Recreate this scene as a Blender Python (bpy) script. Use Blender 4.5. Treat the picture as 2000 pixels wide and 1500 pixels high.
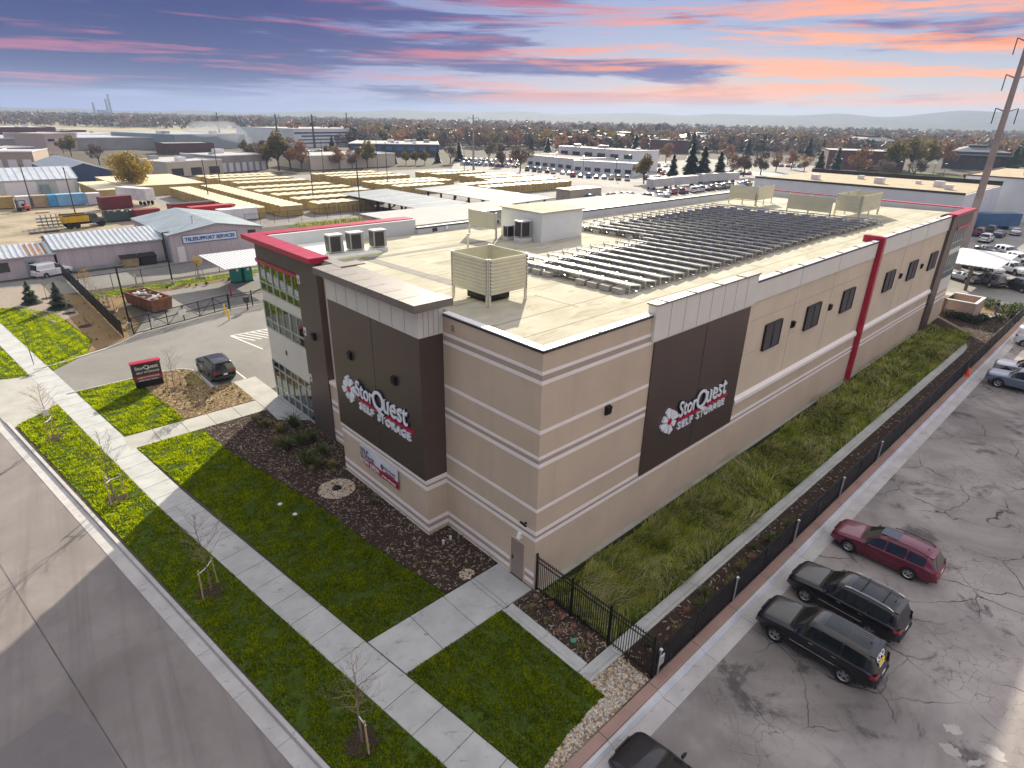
import bpy, bmesh, math, random
import numpy as np
from mathutils import Vector, Matrix
for o in list(bpy.data.objects): bpy.data.objects.remove(o)
SC = bpy.context.scene
COL = SC.collection
R = math.radians
# ---------------------------------------------------------------- camera
F_PX = 1177.1
CAMP = Vector((-15.937, -15.102, 20.154))
CR = ((0.73164512, -0.68144804, 0.01799958), (-0.26324651, -0.30679707, -0.91464574), (0.62880577, 0.66445777, -0.4038554))  # right, down, forward
cam = bpy.data.cameras.new('camera'); camo = bpy.data.objects.new('camera', cam); COL.objects.link(camo)
r_, d_, f_ = (Vector(a) for a in CR)
camo.matrix_world = Matrix(((r_.x, -d_.x, -f_.x, CAMP.x), (r_.y, -d_.y, -f_.y, CAMP.y), (r_.z, -d_.z, -f_.z, CAMP.z), (0, 0, 0, 1)))
cam.sensor_width = 36.0; cam.lens = 36.0 * F_PX / 2000.0; cam.clip_start = 0.2; cam.clip_end = 60000
SC.camera = camo
SC.render.resolution_x = 1024; SC.render.resolution_y = 768
# ---------------------------------------------------------------- light
SUN_AZ, SUN_EL = R(41.3), R(25.5)
SUN_DIR = Vector((math.cos(SUN_EL) * math.cos(SUN_AZ), math.cos(SUN_EL) * math.sin(SUN_AZ), math.sin(SUN_EL)))
sl = bpy.data.lights.new('sun', 'SUN'); sl.energy = 4.4; sl.angle = R(0.6); sl.color = (1.0, 0.91, 0.73)
slo = bpy.data.objects.new('sun', sl); COL.objects.link(slo)
slo.rotation_euler = (-SUN_DIR).to_track_quat('-Z', 'Y').to_euler()
SC.view_settings.view_transform = 'Standard'; SC.view_settings.look = 'None'
SC.view_settings.exposure = 1.08; SC.view_settings.gamma = 1.0; SC.view_settings.use_curve_mapping = False
W = bpy.data.worlds.new('World'); SC.world = W; W.use_nodes = True
W.cycles.sampling_method = 'MANUAL'; W.cycles.sample_map_resolution = 256
SC.cycles.max_bounces = 6; SC.cycles.diffuse_bounces = 3; SC.cycles.glossy_bounces = 3; SC.cycles.transmission_bounces = 4
SC.cycles.transparent_max_bounces = 12; SC.cycles.volume_bounces = 0
SC.cycles.use_adaptive_sampling = True; SC.cycles.adaptive_threshold = 0.02
SC.cycles.use_denoising = True; SC.cycles.caustics_reflective = False; SC.cycles.caustics_refractive = False
SC.cycles.sample_clamp_indirect = 6.0
def world_sky():
    nt = W.node_tree; N = nt.nodes; L = nt.links; N.clear()
    out = N.new('ShaderNodeOutputWorld'); bg = N.new('ShaderNodeBackground'); bg.inputs[1].default_value = 1.0
    sky = N.new('ShaderNodeTexSky'); sky.sky_type = 'NISHITA'; sky.sun_disc = False
    sky.sun_elevation = SUN_EL; sky.sun_rotation = math.pi / 2 - SUN_AZ; sky.dust_density = 1.0; sky.air_density = 1.0; sky.ozone_density = 2.0
    tc = N.new('ShaderNodeTexCoord'); sep = N.new('ShaderNodeSeparateXYZ'); L.new(tc.outputs['Generated'], sep.inputs[0])
    def math_(op, a, b=None, c=None, clamp=False):
        n = N.new('ShaderNodeMath'); n.operation = op; n.use_clamp = clamp
        for i, s in enumerate((a, b, c)):
            if s is None: continue
            if isinstance(s, (int, float)): n.inputs[i].default_value = s
            else: L.new(s, n.inputs[i])
        return n.outputs[0]
    def mix(f, a, b):
        n = N.new('ShaderNodeMix'); n.data_type = 'RGBA'
        for i, s in ((0, f), (6, a), (7, b)):
            if isinstance(s, (int, float)): n.inputs[i].default_value = s
            elif isinstance(s, tuple): n.inputs[i].default_value = (*s, 1)
            else: L.new(s, n.inputs[i])
        return n.outputs[2]
    def noise(sx, sy, sz, det, off=0.0, rough=0.55, dist=0.0):
        m = N.new('ShaderNodeMapping'); m.inputs['Scale'].default_value = (sx, sy, sz); m.inputs['Location'].default_value = (off, off * 1.7, off * .6)
        L.new(tc.outputs['Generated'], m.inputs[0]); n = N.new('ShaderNodeTexNoise'); n.inputs['Scale'].default_value = 1.0
        n.inputs['Detail'].default_value = det; n.inputs['Roughness'].default_value = rough; n.inputs['Distortion'].default_value = dist
        L.new(m.outputs[0], n.inputs[0]); return n.outputs[0]
    def sstep(x, a, b): 
        n = N.new('ShaderNodeMapRange'); n.interpolation_type = 'SMOOTHSTEP'; L.new(x, n.inputs[0]); n.inputs[1].default_value = a; n.inputs[2].default_value = b; return n.outputs[0]
    z = sep.outputs[2]
    # side: -1 towards the dark (north-east) end of the sky, +1 towards the pale end
    side = math_('ADD', math_('MULTIPLY', sep.outputs[0], CR[0][0]), math_('MULTIPLY', sep.outputs[1], CR[0][1]))
    # low haze and lavender tint over the physical sky
    sd = sstep(side, -0.5, 0.45)
    low = mix(sd, SKY['low_l'], SKY['low_r']); high = mix(sd, SKY['high_l'], SKY['high_r'])
    grad = mix(sstep(z, 0.0, 0.15), low, high)
    nis = N.new('ShaderNodeVectorMath'); nis.operation = 'SCALE'; L.new(sky.outputs[0], nis.inputs[0]); nis.inputs[3].default_value = SKY['nishita']
    base = mix(0.97, nis.outputs[0], grad)
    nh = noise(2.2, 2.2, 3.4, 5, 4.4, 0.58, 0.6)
    up_ = mix(math_('MULTIPLY', sstep(nh, 0.38, 0.58), 0.82), nis.outputs[0], SKY['fill_veil'])  # bright overhead veil, added above the view to lift light on shaded sides
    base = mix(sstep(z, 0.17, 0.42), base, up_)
    # streaked cloud decks (stretched along the horizon)
    n1 = noise(2.6, 2.6, 30, 5, SKY['s1'], 0.58, 0.5); n2 = noise(1.9, 1.9, 42, 6, SKY['s2'], 0.6, 0.6); n3 = noise(7, 7, 120, 6, 1.3, 0.65, 0.6)
    cover = math_('ADD', math_('MULTIPLY', n1, 0.68), math_('MULTIPLY', n3, 0.32))
    band = math_('MULTIPLY', sstep(z, 0.0, 0.03), math_('SUBTRACT', 1.0, math_('MULTIPLY', sstep(z, 0.3, 0.6), .75)))
    lowright = math_('MULTIPLY', sstep(side, -0.15, 0.25), math_('SUBTRACT', 1.0, sstep(z, 0.010, 0.038)))
    gate = math_('MULTIPLY', band, math_('SUBTRACT', 1.0, lowright))
    dens = math_('MULTIPLY', sstep(math_('SUBTRACT', cover, math_('MULTIPLY', side, 0.17)), 0.455, 0.56), gate)
    wisp = math_('MULTIPLY', sstep(math_('SUBTRACT', math_('ADD', math_('MULTIPLY', n2, .7), math_('MULTIPLY', n3, .3)), math_('SUBTRACT', math_('MULTIPLY', math_('MINIMUM', z, 0.16), 0.16), math_('MULTIPLY', side, 0.05))), 0.475, 0.585), gate)
    warm = mix(sstep(math_('SUBTRACT', side, math_('MULTIPLY', z, 3.0)), -0.55, 0.1), SKY['pink'], SKY['orange'])
    dark = mix(sstep(side, -0.5, 0.3), SKY['indigo'], SKY['mauve'])
    skyc = mix(math_('MULTIPLY', dens, 0.92), base, dark)
    skyc = mix(math_('MULTIPLY', wisp, 0.66), skyc, warm)
    # below the horizon: plain ground tone
    skyc = mix(sstep(z, -0.02, -0.001), (0.25, 0.24, 0.23), skyc)
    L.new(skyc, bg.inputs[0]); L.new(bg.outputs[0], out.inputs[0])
HAZE = 0.00019
EK = 2 ** -0.95
_k = lambda *c: tuple(x * EK for x in c)
SKY = dict(low_l=_k(.17, .16, .46), low_r=_k(.62, .57, .54), high_l=_k(.07, .12, .38), high_r=_k(.22, .31, .55), pink=_k(.60, .15, .24), orange=_k(1.35, .42, .06),
           indigo=_k(.006, .014, .15), mauve=_k(.10, .085, .30), fill_veil=_k(1.8, 1.65, 1.42), nishita=0.15, s1=23.4, s2=9.1)
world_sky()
# ---------------------------------------------------------------- helpers
def g(px, py, z=0.0):
    """ground point seen at a measured photograph position"""
    d = r_ * ((px - 1000) / F_PX) + d_ * ((py - 750) / F_PX) + f_
    t = (z - CAMP.z) / d.z
    return CAMP + d * t
SK = R(-7.3145); SV = Vector((math.sin(SK), math.cos(SK))); NV = Vector((SV.y, -SV.x))
def ST(t, n): return (SV.x * t + NV.x * n, SV.y * t + NV.y * n)   # street frame: t along the kerb, n towards the building
def tag(o, label=None, cat=None, group=None, kind=None):
    if label: o['label'] = label
    if cat: o['category'] = cat
    if group: o['group'] = group
    if kind: o['kind'] = kind
    return o
def thing(name, label, cat, loc=(0, 0, 0), rz=0.0, group=None, kind=None):
    o = bpy.data.objects.new(name, None); COL.objects.link(o); o.location = loc; o.rotation_euler = (0, 0, rz); o.empty_display_size = .2
    return tag(o, label, cat, group, kind)
def struct(o): o['kind'] = 'structure'; return o
def inst(name, mesh, parent=None, loc=(0, 0, 0), rot=(0, 0, 0), sc=None):
    o = bpy.data.objects.new(name, mesh); COL.objects.link(o); o.location = loc; o.rotation_euler = rot
    if sc: o.scale = sc
    if parent: o.parent = parent
    return o
def copy_tree(o, parent=None):
    c = o.copy(); COL.objects.link(c)
    if parent: c.parent = parent
    for ch in o.children: copy_tree(ch, c)
    return c
class MB:
    def __init__(s): s.v = []; s.f = []; s.m = []
    def add(s, vs, fs, mi=0):
        b = len(s.v); s.v.extend(tuple(p) for p in vs)
        for q in fs: s.f.append([b + i for i in q]); s.m.append(mi)
        return s
    def box(s, x0, x1, y0, y1, z0, z1, mi=0):
        return s.add([(x0, y0, z0), (x1, y0, z0), (x1, y1, z0), (x0, y1, z0), (x0, y0, z1), (x1, y0, z1), (x1, y1, z1), (x0, y1, z1)],
                     [(0, 3, 2, 1), (4, 5, 6, 7), (0, 1, 5, 4), (1, 2, 6, 5), (2, 3, 7, 6), (3, 0, 4, 7)], mi)
    def obox(s, c, u, lu, lv, z0, z1, mi=0):
        """box centred at c in plan, axis u (unit 2D), half lengths lu, lv"""
        v = (-u[1], u[0]); P = [(c[0] + a * lu * u[0] + b * lv * v[0], c[1] + a * lu * u[1] + b * lv * v[1]) for a, b in ((-1, -1), (1, -1), (1, 1), (-1, 1))]
        return s.prism(P, z0, z1, mi)
    def prism(s, P, z0, z1, mi=0, bottom=True, mtop=None):
        n = len(P)
        a = sum(P[i][0] * P[(i + 1) % n][1] - P[(i + 1) % n][0] * P[i][1] for i in range(n))
        if a < 0: P = P[::-1]
        b = len(s.v); s.v.extend((p[0], p[1], z0) for p in P); s.v.extend((p[0], p[1], z1) for p in P)
        s.f.append([b + n + i for i in range(n)]); s.m.append(mi if mtop is None else mtop)
        if bottom: s.f.append([b + i for i in range(n - 1, -1, -1)]); s.m.append(mi)
        for i in range(n): j = (i + 1) % n; s.f.append([b + i, b + j, b + n + j, b + n + i]); s.m.append(mi)
        return s
    def sheet(s, P, z, mi=0):
        n = len(P); a = sum(P[i][0] * P[(i + 1) % n][1] - P[(i + 1) % n][0] * P[i][1] for i in range(n))
        if a < 0: P = P[::-1]
        return s.add([(p[0], p[1], z) for p in P], [range(n)], mi)
    def tube(s, p0, p1, r0, r1=None, n=8, mi=0, caps=True):
        r1 = r0 if r1 is None else r1
        p0 = Vector(p0); p1 = Vector(p1); d = (p1 - p0).normalized(); a = d.orthogonal().normalized(); c = d.cross(a)
        b = len(s.v)
        for p, r in ((p0, r0), (p1, r1)):
            for i in range(n): t = 2 * math.pi * i / n; s.v.append(tuple(p + (a * math.cos(t) + c * math.sin(t)) * r))
        for i in range(n): j = (i + 1) % n; s.f.append([b + i, b + j, b + n + j, b + n + i]); s.m.append(mi)
        if caps: s.f.append([b + i for i in range(n - 1, -1, -1)]); s.m.append(mi); s.f.append([b + n + i for i in range(n)]); s.m.append(mi)
        return s
    def path(s, pts, r, n=6, mi=0):
        for a, b in zip(pts, pts[1:]): s.tube(a, b, r, r, n, mi)
        return s
    def lathe(s, prof, n=16, mi=0, c=(0, 0, 0), axis='z'):
        b = len(s.v); k = len(prof)
        for i in range(n):
            t = 2 * math.pi * i / n
            for r, h in prof:
                if axis == 'z': s.v.append((c[0] + r * math.cos(t), c[1] + r * math.sin(t), c[2] + h))
                elif axis == 'y': s.v.append((c[0] + r * math.cos(t), c[1] + h, c[2] - r * math.sin(t)))
                else: s.v.append((c[0] + h, c[1] + r * math.cos(t), c[2] + r * math.sin(t)))
        for i in range(n):
            j = (i + 1) % n
            for q in range(k - 1): s.f.append([b + i * k + q, b + j * k + q, b + j * k + q + 1, b + i * k + q + 1]); s.m.append(mi)
        return s
    def mesh(s, name, mats, smooth=False):
        me = bpy.data.meshes.new(name); me.from_pydata(s.v, [], s.f)
        mats = mats if isinstance(mats, (list, tuple)) else [mats]
        for m in mats: me.materials.append(m)
        if len(mats) > 1: me.polygons.foreach_set('material_index', s.m)
        if smooth: me.polygons.foreach_set('use_smooth', [True] * len(me.polygons))
        me.update(); return me
    def build(s, name, mats, parent=None, smooth=False, loc=(0, 0, 0), rot=(0, 0, 0), bevel=0):
        o = inst(name, s.mesh(name, mats, smooth), parent, loc, rot)
        if bevel: m = o.modifiers.new('b', 'BEVEL'); m.width = bevel; m.segments = 2; m.limit_method = 'ANGLE'
        return o
def soup(name, V, F, mats, mi=None, parent=None, smooth=False):
    """fast mesh from numpy arrays; F is (n,3) or (n,4)"""
    V = np.asarray(V, np.float32); F = np.asarray(F, np.int32); k = F.shape[1]
    me = bpy.data.meshes.new(name); me.vertices.add(len(V)); me.vertices.foreach_set('co', V.ravel())
    me.loops.add(F.size); me.loops.foreach_set('vertex_index', F.ravel())
    me.polygons.add(len(F)); me.polygons.foreach_set('loop_start', np.arange(0, F.size, k, dtype=np.int32)); me.polygons.foreach_set('loop_total', np.full(len(F), k, np.int32))
    mats = mats if isinstance(mats, (list, tuple)) else [mats]
    for m in mats: me.materials.append(m)
    if mi is not None: me.polygons.foreach_set('material_index', np.asarray(mi, np.int32))
    if smooth: me.polygons.foreach_set('use_smooth', np.ones(len(F), bool))
    me.update(); me.validate()
    return inst(name, me, parent)
# ---------------------------------------------------------------- materials
MATS = {}
def node_mat(name):
    m = bpy.data.materials.new(name); m.use_nodes = True; nt = m.node_tree
    return m, nt, nt.nodes['Principled BSDF']
class NT:
    """little node-graph writer"""
    def __init__(s, m): s.t = m.node_tree; s.N = s.t.nodes; s.L = s.t.links; s.p = s.N['Principled BSDF']; s._pos = None
    def pos(s):
        if s._pos is None: s._pos = s.N.new('ShaderNodeNewGeometry').outputs['Position']
        return s._pos
    def objc(s): return s.N.new('ShaderNodeTexCoord').outputs['Object']
    def put(s, sock, v):
        if isinstance(v, (int, float)): sock.default_value = v
        elif isinstance(v, tuple): sock.default_value = (*v, 1) if len(v) == 3 and len(sock.default_value) == 4 else v
        else: s.L.new(v, sock)
    def math(s, op, a, b=0.0, clamp=False):
        n = s.N.new('ShaderNodeMath'); n.operation = op; n.use_clamp = clamp; s.put(n.inputs[0], a); s.put(n.inputs[1], b); return n.outputs[0]
    def mix(s, f, a, b, mode='MIX'):
        n = s.N.new('ShaderNodeMix'); n.data_type = 'RGBA'; n.blend_type = mode; s.put(n.inputs[0], f); s.put(n.inputs[6], a); s.put(n.inputs[7], b); return n.outputs[2]
    def noise(s, scale, det=5, rough=.55, dist=0., vec=None, stretch=None):
        n = s.N.new('ShaderNodeTexNoise'); n.inputs['Scale'].default_value = scale; n.inputs['Detail'].default_value = det; n.inputs['Roughness'].default_value = rough; n.inputs['Distortion'].default_value = dist
        v = vec if vec is not None else s.pos()
        if stretch: v = s.map(v, stretch)
        s.L.new(v, n.inputs['Vector']); return n.outputs[0]
    def map(s, v, sc=(1, 1, 1), rot=(0, 0, 0), loc=(0, 0, 0)):
        m = s.N.new('ShaderNodeMapping'); m.inputs['Scale'].default_value = sc; m.inputs['Rotation'].default_value = rot; m.inputs['Location'].default_value = loc; s.L.new(v, m.inputs[0]); return m.outputs[0]
    def voro(s, scale, feat='F1', vec=None, rnd=1.0, out=0):
        n = s.N.new('ShaderNodeTexVoronoi'); n.feature = feat; n.inputs['Scale'].default_value = scale; n.inputs['Randomness'].default_value = rnd
        s.L.new(vec if vec is not None else s.pos(), n.inputs['Vector']); return n.outputs[out]
    def step(s, x, a, b):
        n = s.N.new('ShaderNodeMapRange'); n.interpolation_type = 'SMOOTHSTEP'; s.L.new(x, n.inputs[0]); n.inputs[1].default_value = a; n.inputs[2].default_value = b; return n.outputs[0]
    def vadd(s, a, b, k=1.0):
        n = s.N.new('ShaderNodeVectorMath'); n.operation = 'MULTIPLY_ADD'; s.L.new(b, n.inputs[0]); n.inputs[1].default_value = (k, k, k); s.L.new(a, n.inputs[2]); return n.outputs[0]
    def noisec(s, scale, det=4):
        n = s.N.new('ShaderNodeTexNoise'); n.inputs['Scale'].default_value = scale; n.inputs['Detail'].default_value = det; s.L.new(s.pos(), n.inputs['Vector']); return n.outputs[1]
    def bump(s, h, strength=.3, dist=.02):
        n = s.N.new('ShaderNodeBump'); n.inputs['Strength'].default_value = strength; n.inputs['Distance'].default_value = dist; s.L.new(h, n.inputs['Height']); s.L.new(n.outputs[0], s.p.inputs['Normal']); return s
    def col(s, v): s.put(s.p.inputs['Base Color'], v)
    def rough(s, v): s.put(s.p.inputs['Roughness'], v)
def mat(name, c, r=.75, metal=0.0, var=.12, vs=1.3, bump=0.0, bs=30., spec=.35, coat=0.0, c2=None, stretch=None, fine=0.0):
    if name in MATS: return MATS[name]
    m, nt, p = node_mat(name); t = NT(m)
    p.inputs['Roughness'].default_value = r; p.inputs['Metallic'].default_value = metal; p.inputs['Specular IOR Level'].default_value = spec
    if coat: p.inputs['Coat Weight'].default_value = coat; p.inputs['Coat Roughness'].default_value = .06
    if var or c2:
        n = t.noise(vs, 6, .6, stretch=stretch)
        a = tuple(max(0, x * (1 - var)) for x in c); b = c2 if c2 else tuple(min(1, x * (1 + var)) for x in c)
        cc = t.mix(t.step(n, .3, .7), a, b)
        if fine: cc = t.mix(t.math('MULTIPLY', t.step(t.noise(vs * 23, 4), .35, .75), fine), cc, tuple(x * .45 for x in c))
        t.col(cc)
    else: t.col(c)
    if bump: t.bump(t.noise(bs, 4), bump, .02)
    MATS[name] = m; return m
# ---------------------------------------------------------------- surface materials
def m_asphalt(name, c, crack=0.0, patch=.25, crack_scale=.35, streak=0.0, tint=(1, 1, 1)):
    m, nt, p = node_mat(name); t = NT(m); p.inputs['Roughness'].default_value = .9; p.inputs['Specular IOR Level'].default_value = .25
    a = tuple(x * (1 - patch) for x in c); b = tuple(min(1, x * (1 + patch)) for x in c)
    cc = t.mix(t.step(t.noise(.16, 6, .6, .6), .3, .7), a, b)
    cc = t.mix(t.math('MULTIPLY', t.step(t.noise(.9, 7, .65, .4), .45, .75), .35), cc, tuple(x * .55 for x in c))
    cc = t.mix(t.math('MULTIPLY', t.step(t.noise(60, 3), .35, .7), .25), cc, tuple(min(1, x * 1.5) for x in c))
    if streak:
        s = t.noise(1.0, 5, .6, .3, vec=t.map(t.pos(), (1, 1, 1), (0, 0, -SK)), stretch=(1.4, .05, 1))
        cc = t.mix(t.math('MULTIPLY', t.step(s, .45, .7), streak), cc, tuple(x * .62 for x in c))
    h = t.noise(45, 4)
    if crack:
        w = t.vadd(t.pos(), t.noisec(.7, 5), .9)
        e = t.math('SUBTRACT', 1.0, t.step(t.voro(crack_scale, 'DISTANCE_TO_EDGE', w), .001, .014 * crack_scale / .35))
        msk = t.step(t.noise(.22, 3), .42, .6)
        w2 = t.vadd(t.pos(), t.noisec(1.6, 5), .5)
        e2 = t.math('MULTIPLY', t.math('SUBTRACT', 1.0, t.step(t.voro(1.8, 'DISTANCE_TO_EDGE', w2), .002, .026)), t.step(t.noise(.16, 3, vec=t.map(t.pos(), loc=(7, 3, 0))), .5, .62))
        cc = t.mix(t.math('MULTIPLY', t.math('MULTIPLY', e, msk), crack), cc, tuple(x * .12 for x in c))
        cc = t.mix(t.math('MULTIPLY', e2, .7 * crack), cc, tuple(x * .2 for x in c))
        cc = t.mix(t.math('MULTIPLY', t.step(t.noise(.11, 5, .6, .8, vec=t.map(t.pos(), loc=(21, 4, 0))), .50, .68), .5), cc, tuple(x * .42 for x in c))
        cc = t.mix(t.math('MULTIPLY', t.step(t.noise(.3, 6, .7, 1.0, vec=t.map(t.pos(), loc=(3, 9, 0))), .54, .68), .8), cc, tuple(x * .22 for x in c))
    t.col(cc); t.bump(h, .25, .01); return m
def m_concrete(name, c, stain=.35, dirt=(.12, .11, .09)):
    m, nt, p = node_mat(name); t = NT(m); p.inputs['Roughness'].default_value = .85; p.inputs['Specular IOR Level'].default_value = .3
    cc = t.mix(t.step(t.noise(.8, 6, .6), .3, .7), tuple(x * .86 for x in c), tuple(min(1, x * 1.08) for x in c))
    sm = t.math('MULTIPLY', t.step(t.noise(1.7, 7, .62, .8, vec=t.map(t.pos(), (1, 1, 1), (0, 0, .5)), stretch=(1, 2.2, 1)), .565, .74), stain)
    cc = t.mix(sm, cc, dirt)
    rnd = t.N.new('ShaderNodeObjectInfo').outputs['Random']
    cc = t.mix(t.math('MULTIPLY', rnd, .22), cc, tuple(x * .72 for x in c))
    t.col(cc); t.bump(t.noise(70, 3), .12, .005); return m
def m_soil(name, c1, c2, c3, sc=9.0, bump=.8):
    m, nt, p = node_mat(name); t = NT(m); p.inputs['Roughness'].default_value = .95; p.inputs['Specular IOR Level'].default_value = .15
    cc = t.mix(t.step(t.noise(sc, 8, .7), .3, .7), c1, c2)
    cc = t.mix(t.step(t.noise(sc * 2.7, 5, .7), .58, .72), cc, c3)
    cc = t.mix(t.math('MULTIPLY', t.step(t.noise(.6, 4), .4, .7), .35), cc, c1)
    t.col(cc); t.bump(t.noise(sc * 2, 6, .7), bump, .05); return m
def m_leaf(name, c, c2=None, tr=.35, vs=1.2, rough=.6):
    m, nt, p = node_mat(name); t = NT(m); p.inputs['Roughness'].default_value = rough; p.inputs['Specular IOR Level'].default_value = .2 if rough < 1 else .02
    c2 = c2 or tuple(x * 1.5 for x in c)
    cc = t.mix(t.step(t.noise(vs, 5, .65), .35, .65), c, c2)
    t.col(cc)
    td = t.N.new('ShaderNodeBsdfTranslucent'); t.L.new(cc, td.inputs[0]); mx = t.N.new('ShaderNodeMixShader'); mx.inputs[0].default_value = tr
    t.L.new(p.outputs[0], mx.inputs[1]); t.L.new(td.outputs[0], mx.inputs[2]); t.L.new(mx.outputs[0], t.N['Material Output'].inputs[0]); return m
M_STREET = m_asphalt('street_asphalt', (.20, .178, .168), patch=.2, streak=.5)
M_DRIVE = m_asphalt('drive_asphalt', (.185, .178, .165), patch=.12)
M_LOT = m_asphalt('old_lot_asphalt', (.265, .238, .226), crack=1.0, patch=.34)
M_YARD = m_asphalt('yard_asphalt', (.25, .225, .18), patch=.25)
M_CONC = m_concrete('concrete', (.425, .43, .42), .62)
M_CONC_C = m_concrete('concrete_clean', (.38, .37, .335), .15)
M_CONC_G = m_concrete('concrete_gutter', (.44, .425, .415), .55, (.1, .09, .085))
M_PINK = m_concrete('pink_concrete', (.33, .215, .18), .3, (.16, .10, .085))
M_CURBW = m_concrete('pale_curb_concrete', (.50, .50, .53), .3, (.2, .2, .2))
M_MULCH = m_soil('dark_mulch', (.030, .019, .014), (.068, .045, .035), (.17, .13, .10), 11)
M_WOOD = m_soil('tan_wood_mulch', (.13, .085, .04), (.27, .185, .09), (.40, .30, .17), 8)
M_TURF = m_soil('turf_soil', (.03, .05, .006), (.065, .10, .010), (.12, .15, .016), 3.0, .5)
M_GRAV = m_soil('grey_gravel', (.20, .17, .135), (.34, .29, .24), (.45, .40, .34), 7)
M_FAR = m_soil('far_ground', (.06, .052, .04), (.11, .094, .068), (.055, .06, .035), .03, .2)
def gmesh(name, P, z, m, z0=None):
    b = MB()
    if z0 is None: b.sheet(P, z)
    else: b.prism(P, z0, z, bottom=False)
    return struct(b.build(name, m))
# ---------------------------------------------------------------- ground sheets
b = MB()
gp = lambda t, n, z: (*ST(t, n), z)
b.add([gp(-7000, -11.3, -.05), gp(-7000, 14000, -.05), gp(14000, 14000, -.05), gp(14000, -11.3, -.05)], [(0, 1, 2, 3)])
b.add([gp(-7000, -11.3, -.17), gp(14000, -11.3, -.17), gp(14000, -9000, -.17), gp(-7000, -9000, -.17)], [(0, 1, 2, 3)])
struct(b.build('ground', M_FAR))
OFF = lambda t: max(0, t - 20) * .0315
gmesh('street', [ST(-60, -11.9), ST(220, -11.9), ST(220, -26), ST(-60, -26)], -.14, M_STREET)
# street paving: lane joint groove and older patch, real thin overlays
jm = mat('joint_tar', (.09, .082, .078), .8, var=.3)
gmesh('street_joint', [ST(-60, -15.52), ST(200, -15.46), ST(200, -15.51), ST(-60, -15.57)], -.136, jm)
gmesh('street_patch', [ST(-9, -15.6), ST(7.5, -15.6), ST(9.6, -16.3), ST(9.2, -18.9), ST(3, -19.6), ST(-9, -19.5)], -.136, m_asphalt('patch_asphalt', (.165, .15, .148), patch=.12))
# gutter pans and kerb
gu = struct(thing('gutter', None, None)); ke = struct(thing('kerb', None, None))
pan = MB().box(-.275, .275, -1.49, 1.49, -.16, 0).mesh('gutter_pan', M_CONC_G); ks = MB()
ks.add([(-.12, -1.492, -.16), (.10, -1.492, -.16), (.10, -1.492, .135), (-.06, -1.492, .135), (-.12, 1.492, -.16), (.10, 1.492, -.16), (.10, 1.492, .135), (-.06, 1.492, .135)],
       [(0, 1, 2, 3), (7, 6, 5, 4), (1, 5, 6, 2), (2, 6, 7, 3), (3, 7, 4, 0)])
ksm = ks.mesh('kerb_stone', M_CONC_G)
for i in range(-8, 46):
    t = i * 3.0 + .6
    if t > 120: break
    inst('gutter_pan', pan, gu, (*ST(t, -11.62), -.125), (0, 0, -SK))
    if 37.5 < t < 46: continue
    inst('kerb_stone', ksm, ke, (*ST(t, -11.24), -.13), (0, 0, -SK))
# sidewalk slabs
sw = struct(thing('sidewalk', None, None))
for i in range(-9, 62):
    t0 = 3.5 + 1.56 * i; t1 = t0 + 1.535
    if t0 > 95: break
    P = [ST(t0, -8.58 + OFF(t0)), ST(t0, -7.02 + OFF(t0)), ST(t1, -7.02 + OFF(t1)), ST(t1, -8.58 + OFF(t1))]
    MB().prism(P, -.12, .002).build('slab', M_CONC, sw, bevel=.012)
wk = struct(thing('entry_path', None, None))
xs = [-7.02, -5.22, -3.42, -1.84, -1.60, -.03]
MB().prism([(-7.03, .06), (-5.232, .06), (-5.232, 2.44), (-7.34, 2.44)], -.12, .004).build('slab', M_CONC, wk, bevel=.012)
for a, c in zip(xs[1:], xs[2:]): MB().box(a + .012, c - .012, .06, 2.44, -.12, .004).build('slab', M_CONC, wk, bevel=.012)
wk2 = struct(thing('office_path', None, None))
x = -10.55
while x < -1.7: MB().box(x + .012, min(x + 1.79, -1.62) - .012, 26.5, 28.62, -.12, .004).build('slab', M_CONC_C, wk2, bevel=.012); x += 1.79
MB().prism([(-1.6, 26.6), (-1.6, 28.6), (-1.6, 33.2), (.2, 33.2), (.2, 28.5)], -.12, .003).build('slab', M_CONC_C, wk2)
MB().prism([(-1.58, 26.55), (-1.68, 24.35), (-.05, 22.8), (-.05, 28.55)], -.12, .006).build('slab', M_CONC, wk2, bevel=.012)
# driveway apron and drive
gmesh('drive', [(-13.2, 39.2), (-5.1, 39.25), (-3.9, 39.0), (-3.2, 38.0), (-3.2, 33.25), (-1.6, 33.1), (.2, 33.2), (.2, 30), (45, 30), (45, 75), (3.5, 71), (-4.9, 50.2), (-6.2, 49.3), (-7.5, 48.3), (-9, 47.7), (-11.5, 46.75), (-13.3, 46.5)], -.022, M_DRIVE)
b = MB(); b.add([(*ST(36.6, -11.33), -.045), (*ST(48.7, -11.33), -.045), (*ST(46.5, -8.45 + OFF(46)), -.004), (*ST(38.6, -8.45 + OFF(38)), -.004), (*ST(36.6, -11.34), -.14), (*ST(48.7, -11.34), -.14)], [(0, 1, 2, 3), (4, 5, 1, 0)])
struct(b.build('drive_apron', M_CONC_C))
gmesh('drive_throat', [ST(39.2, -7.2 + OFF(39)), ST(46.2, -7.2 + OFF(46)), (-13.25, 46.45), (-13.15, 39.25)], -.019, M_CONC_C)
ed = struct(thing('drive_kerb', None, None))
def ribbon(name, P, w, z0, z1, m, parent):
    for k in range(len(P) - 1):
        a = Vector(P[k]); c = Vector(P[k + 1]); u = (c - a).normalized(); mid = (a + c) / 2
        MB().obox(mid, u, (c - a).length / 2 - .006, w / 2, z0, z1).build(name, m, parent)
ribbon('kerb_stone', [(-12.0, 39.1), (-8.5, 39.15), (-5.1, 39.15), (-3.95, 38.9), (-3.25, 38.0), (-3.25, 35.6), (-3.25, 33.2)], .16, -.1, .05, M_CONC_C, ed)
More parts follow.
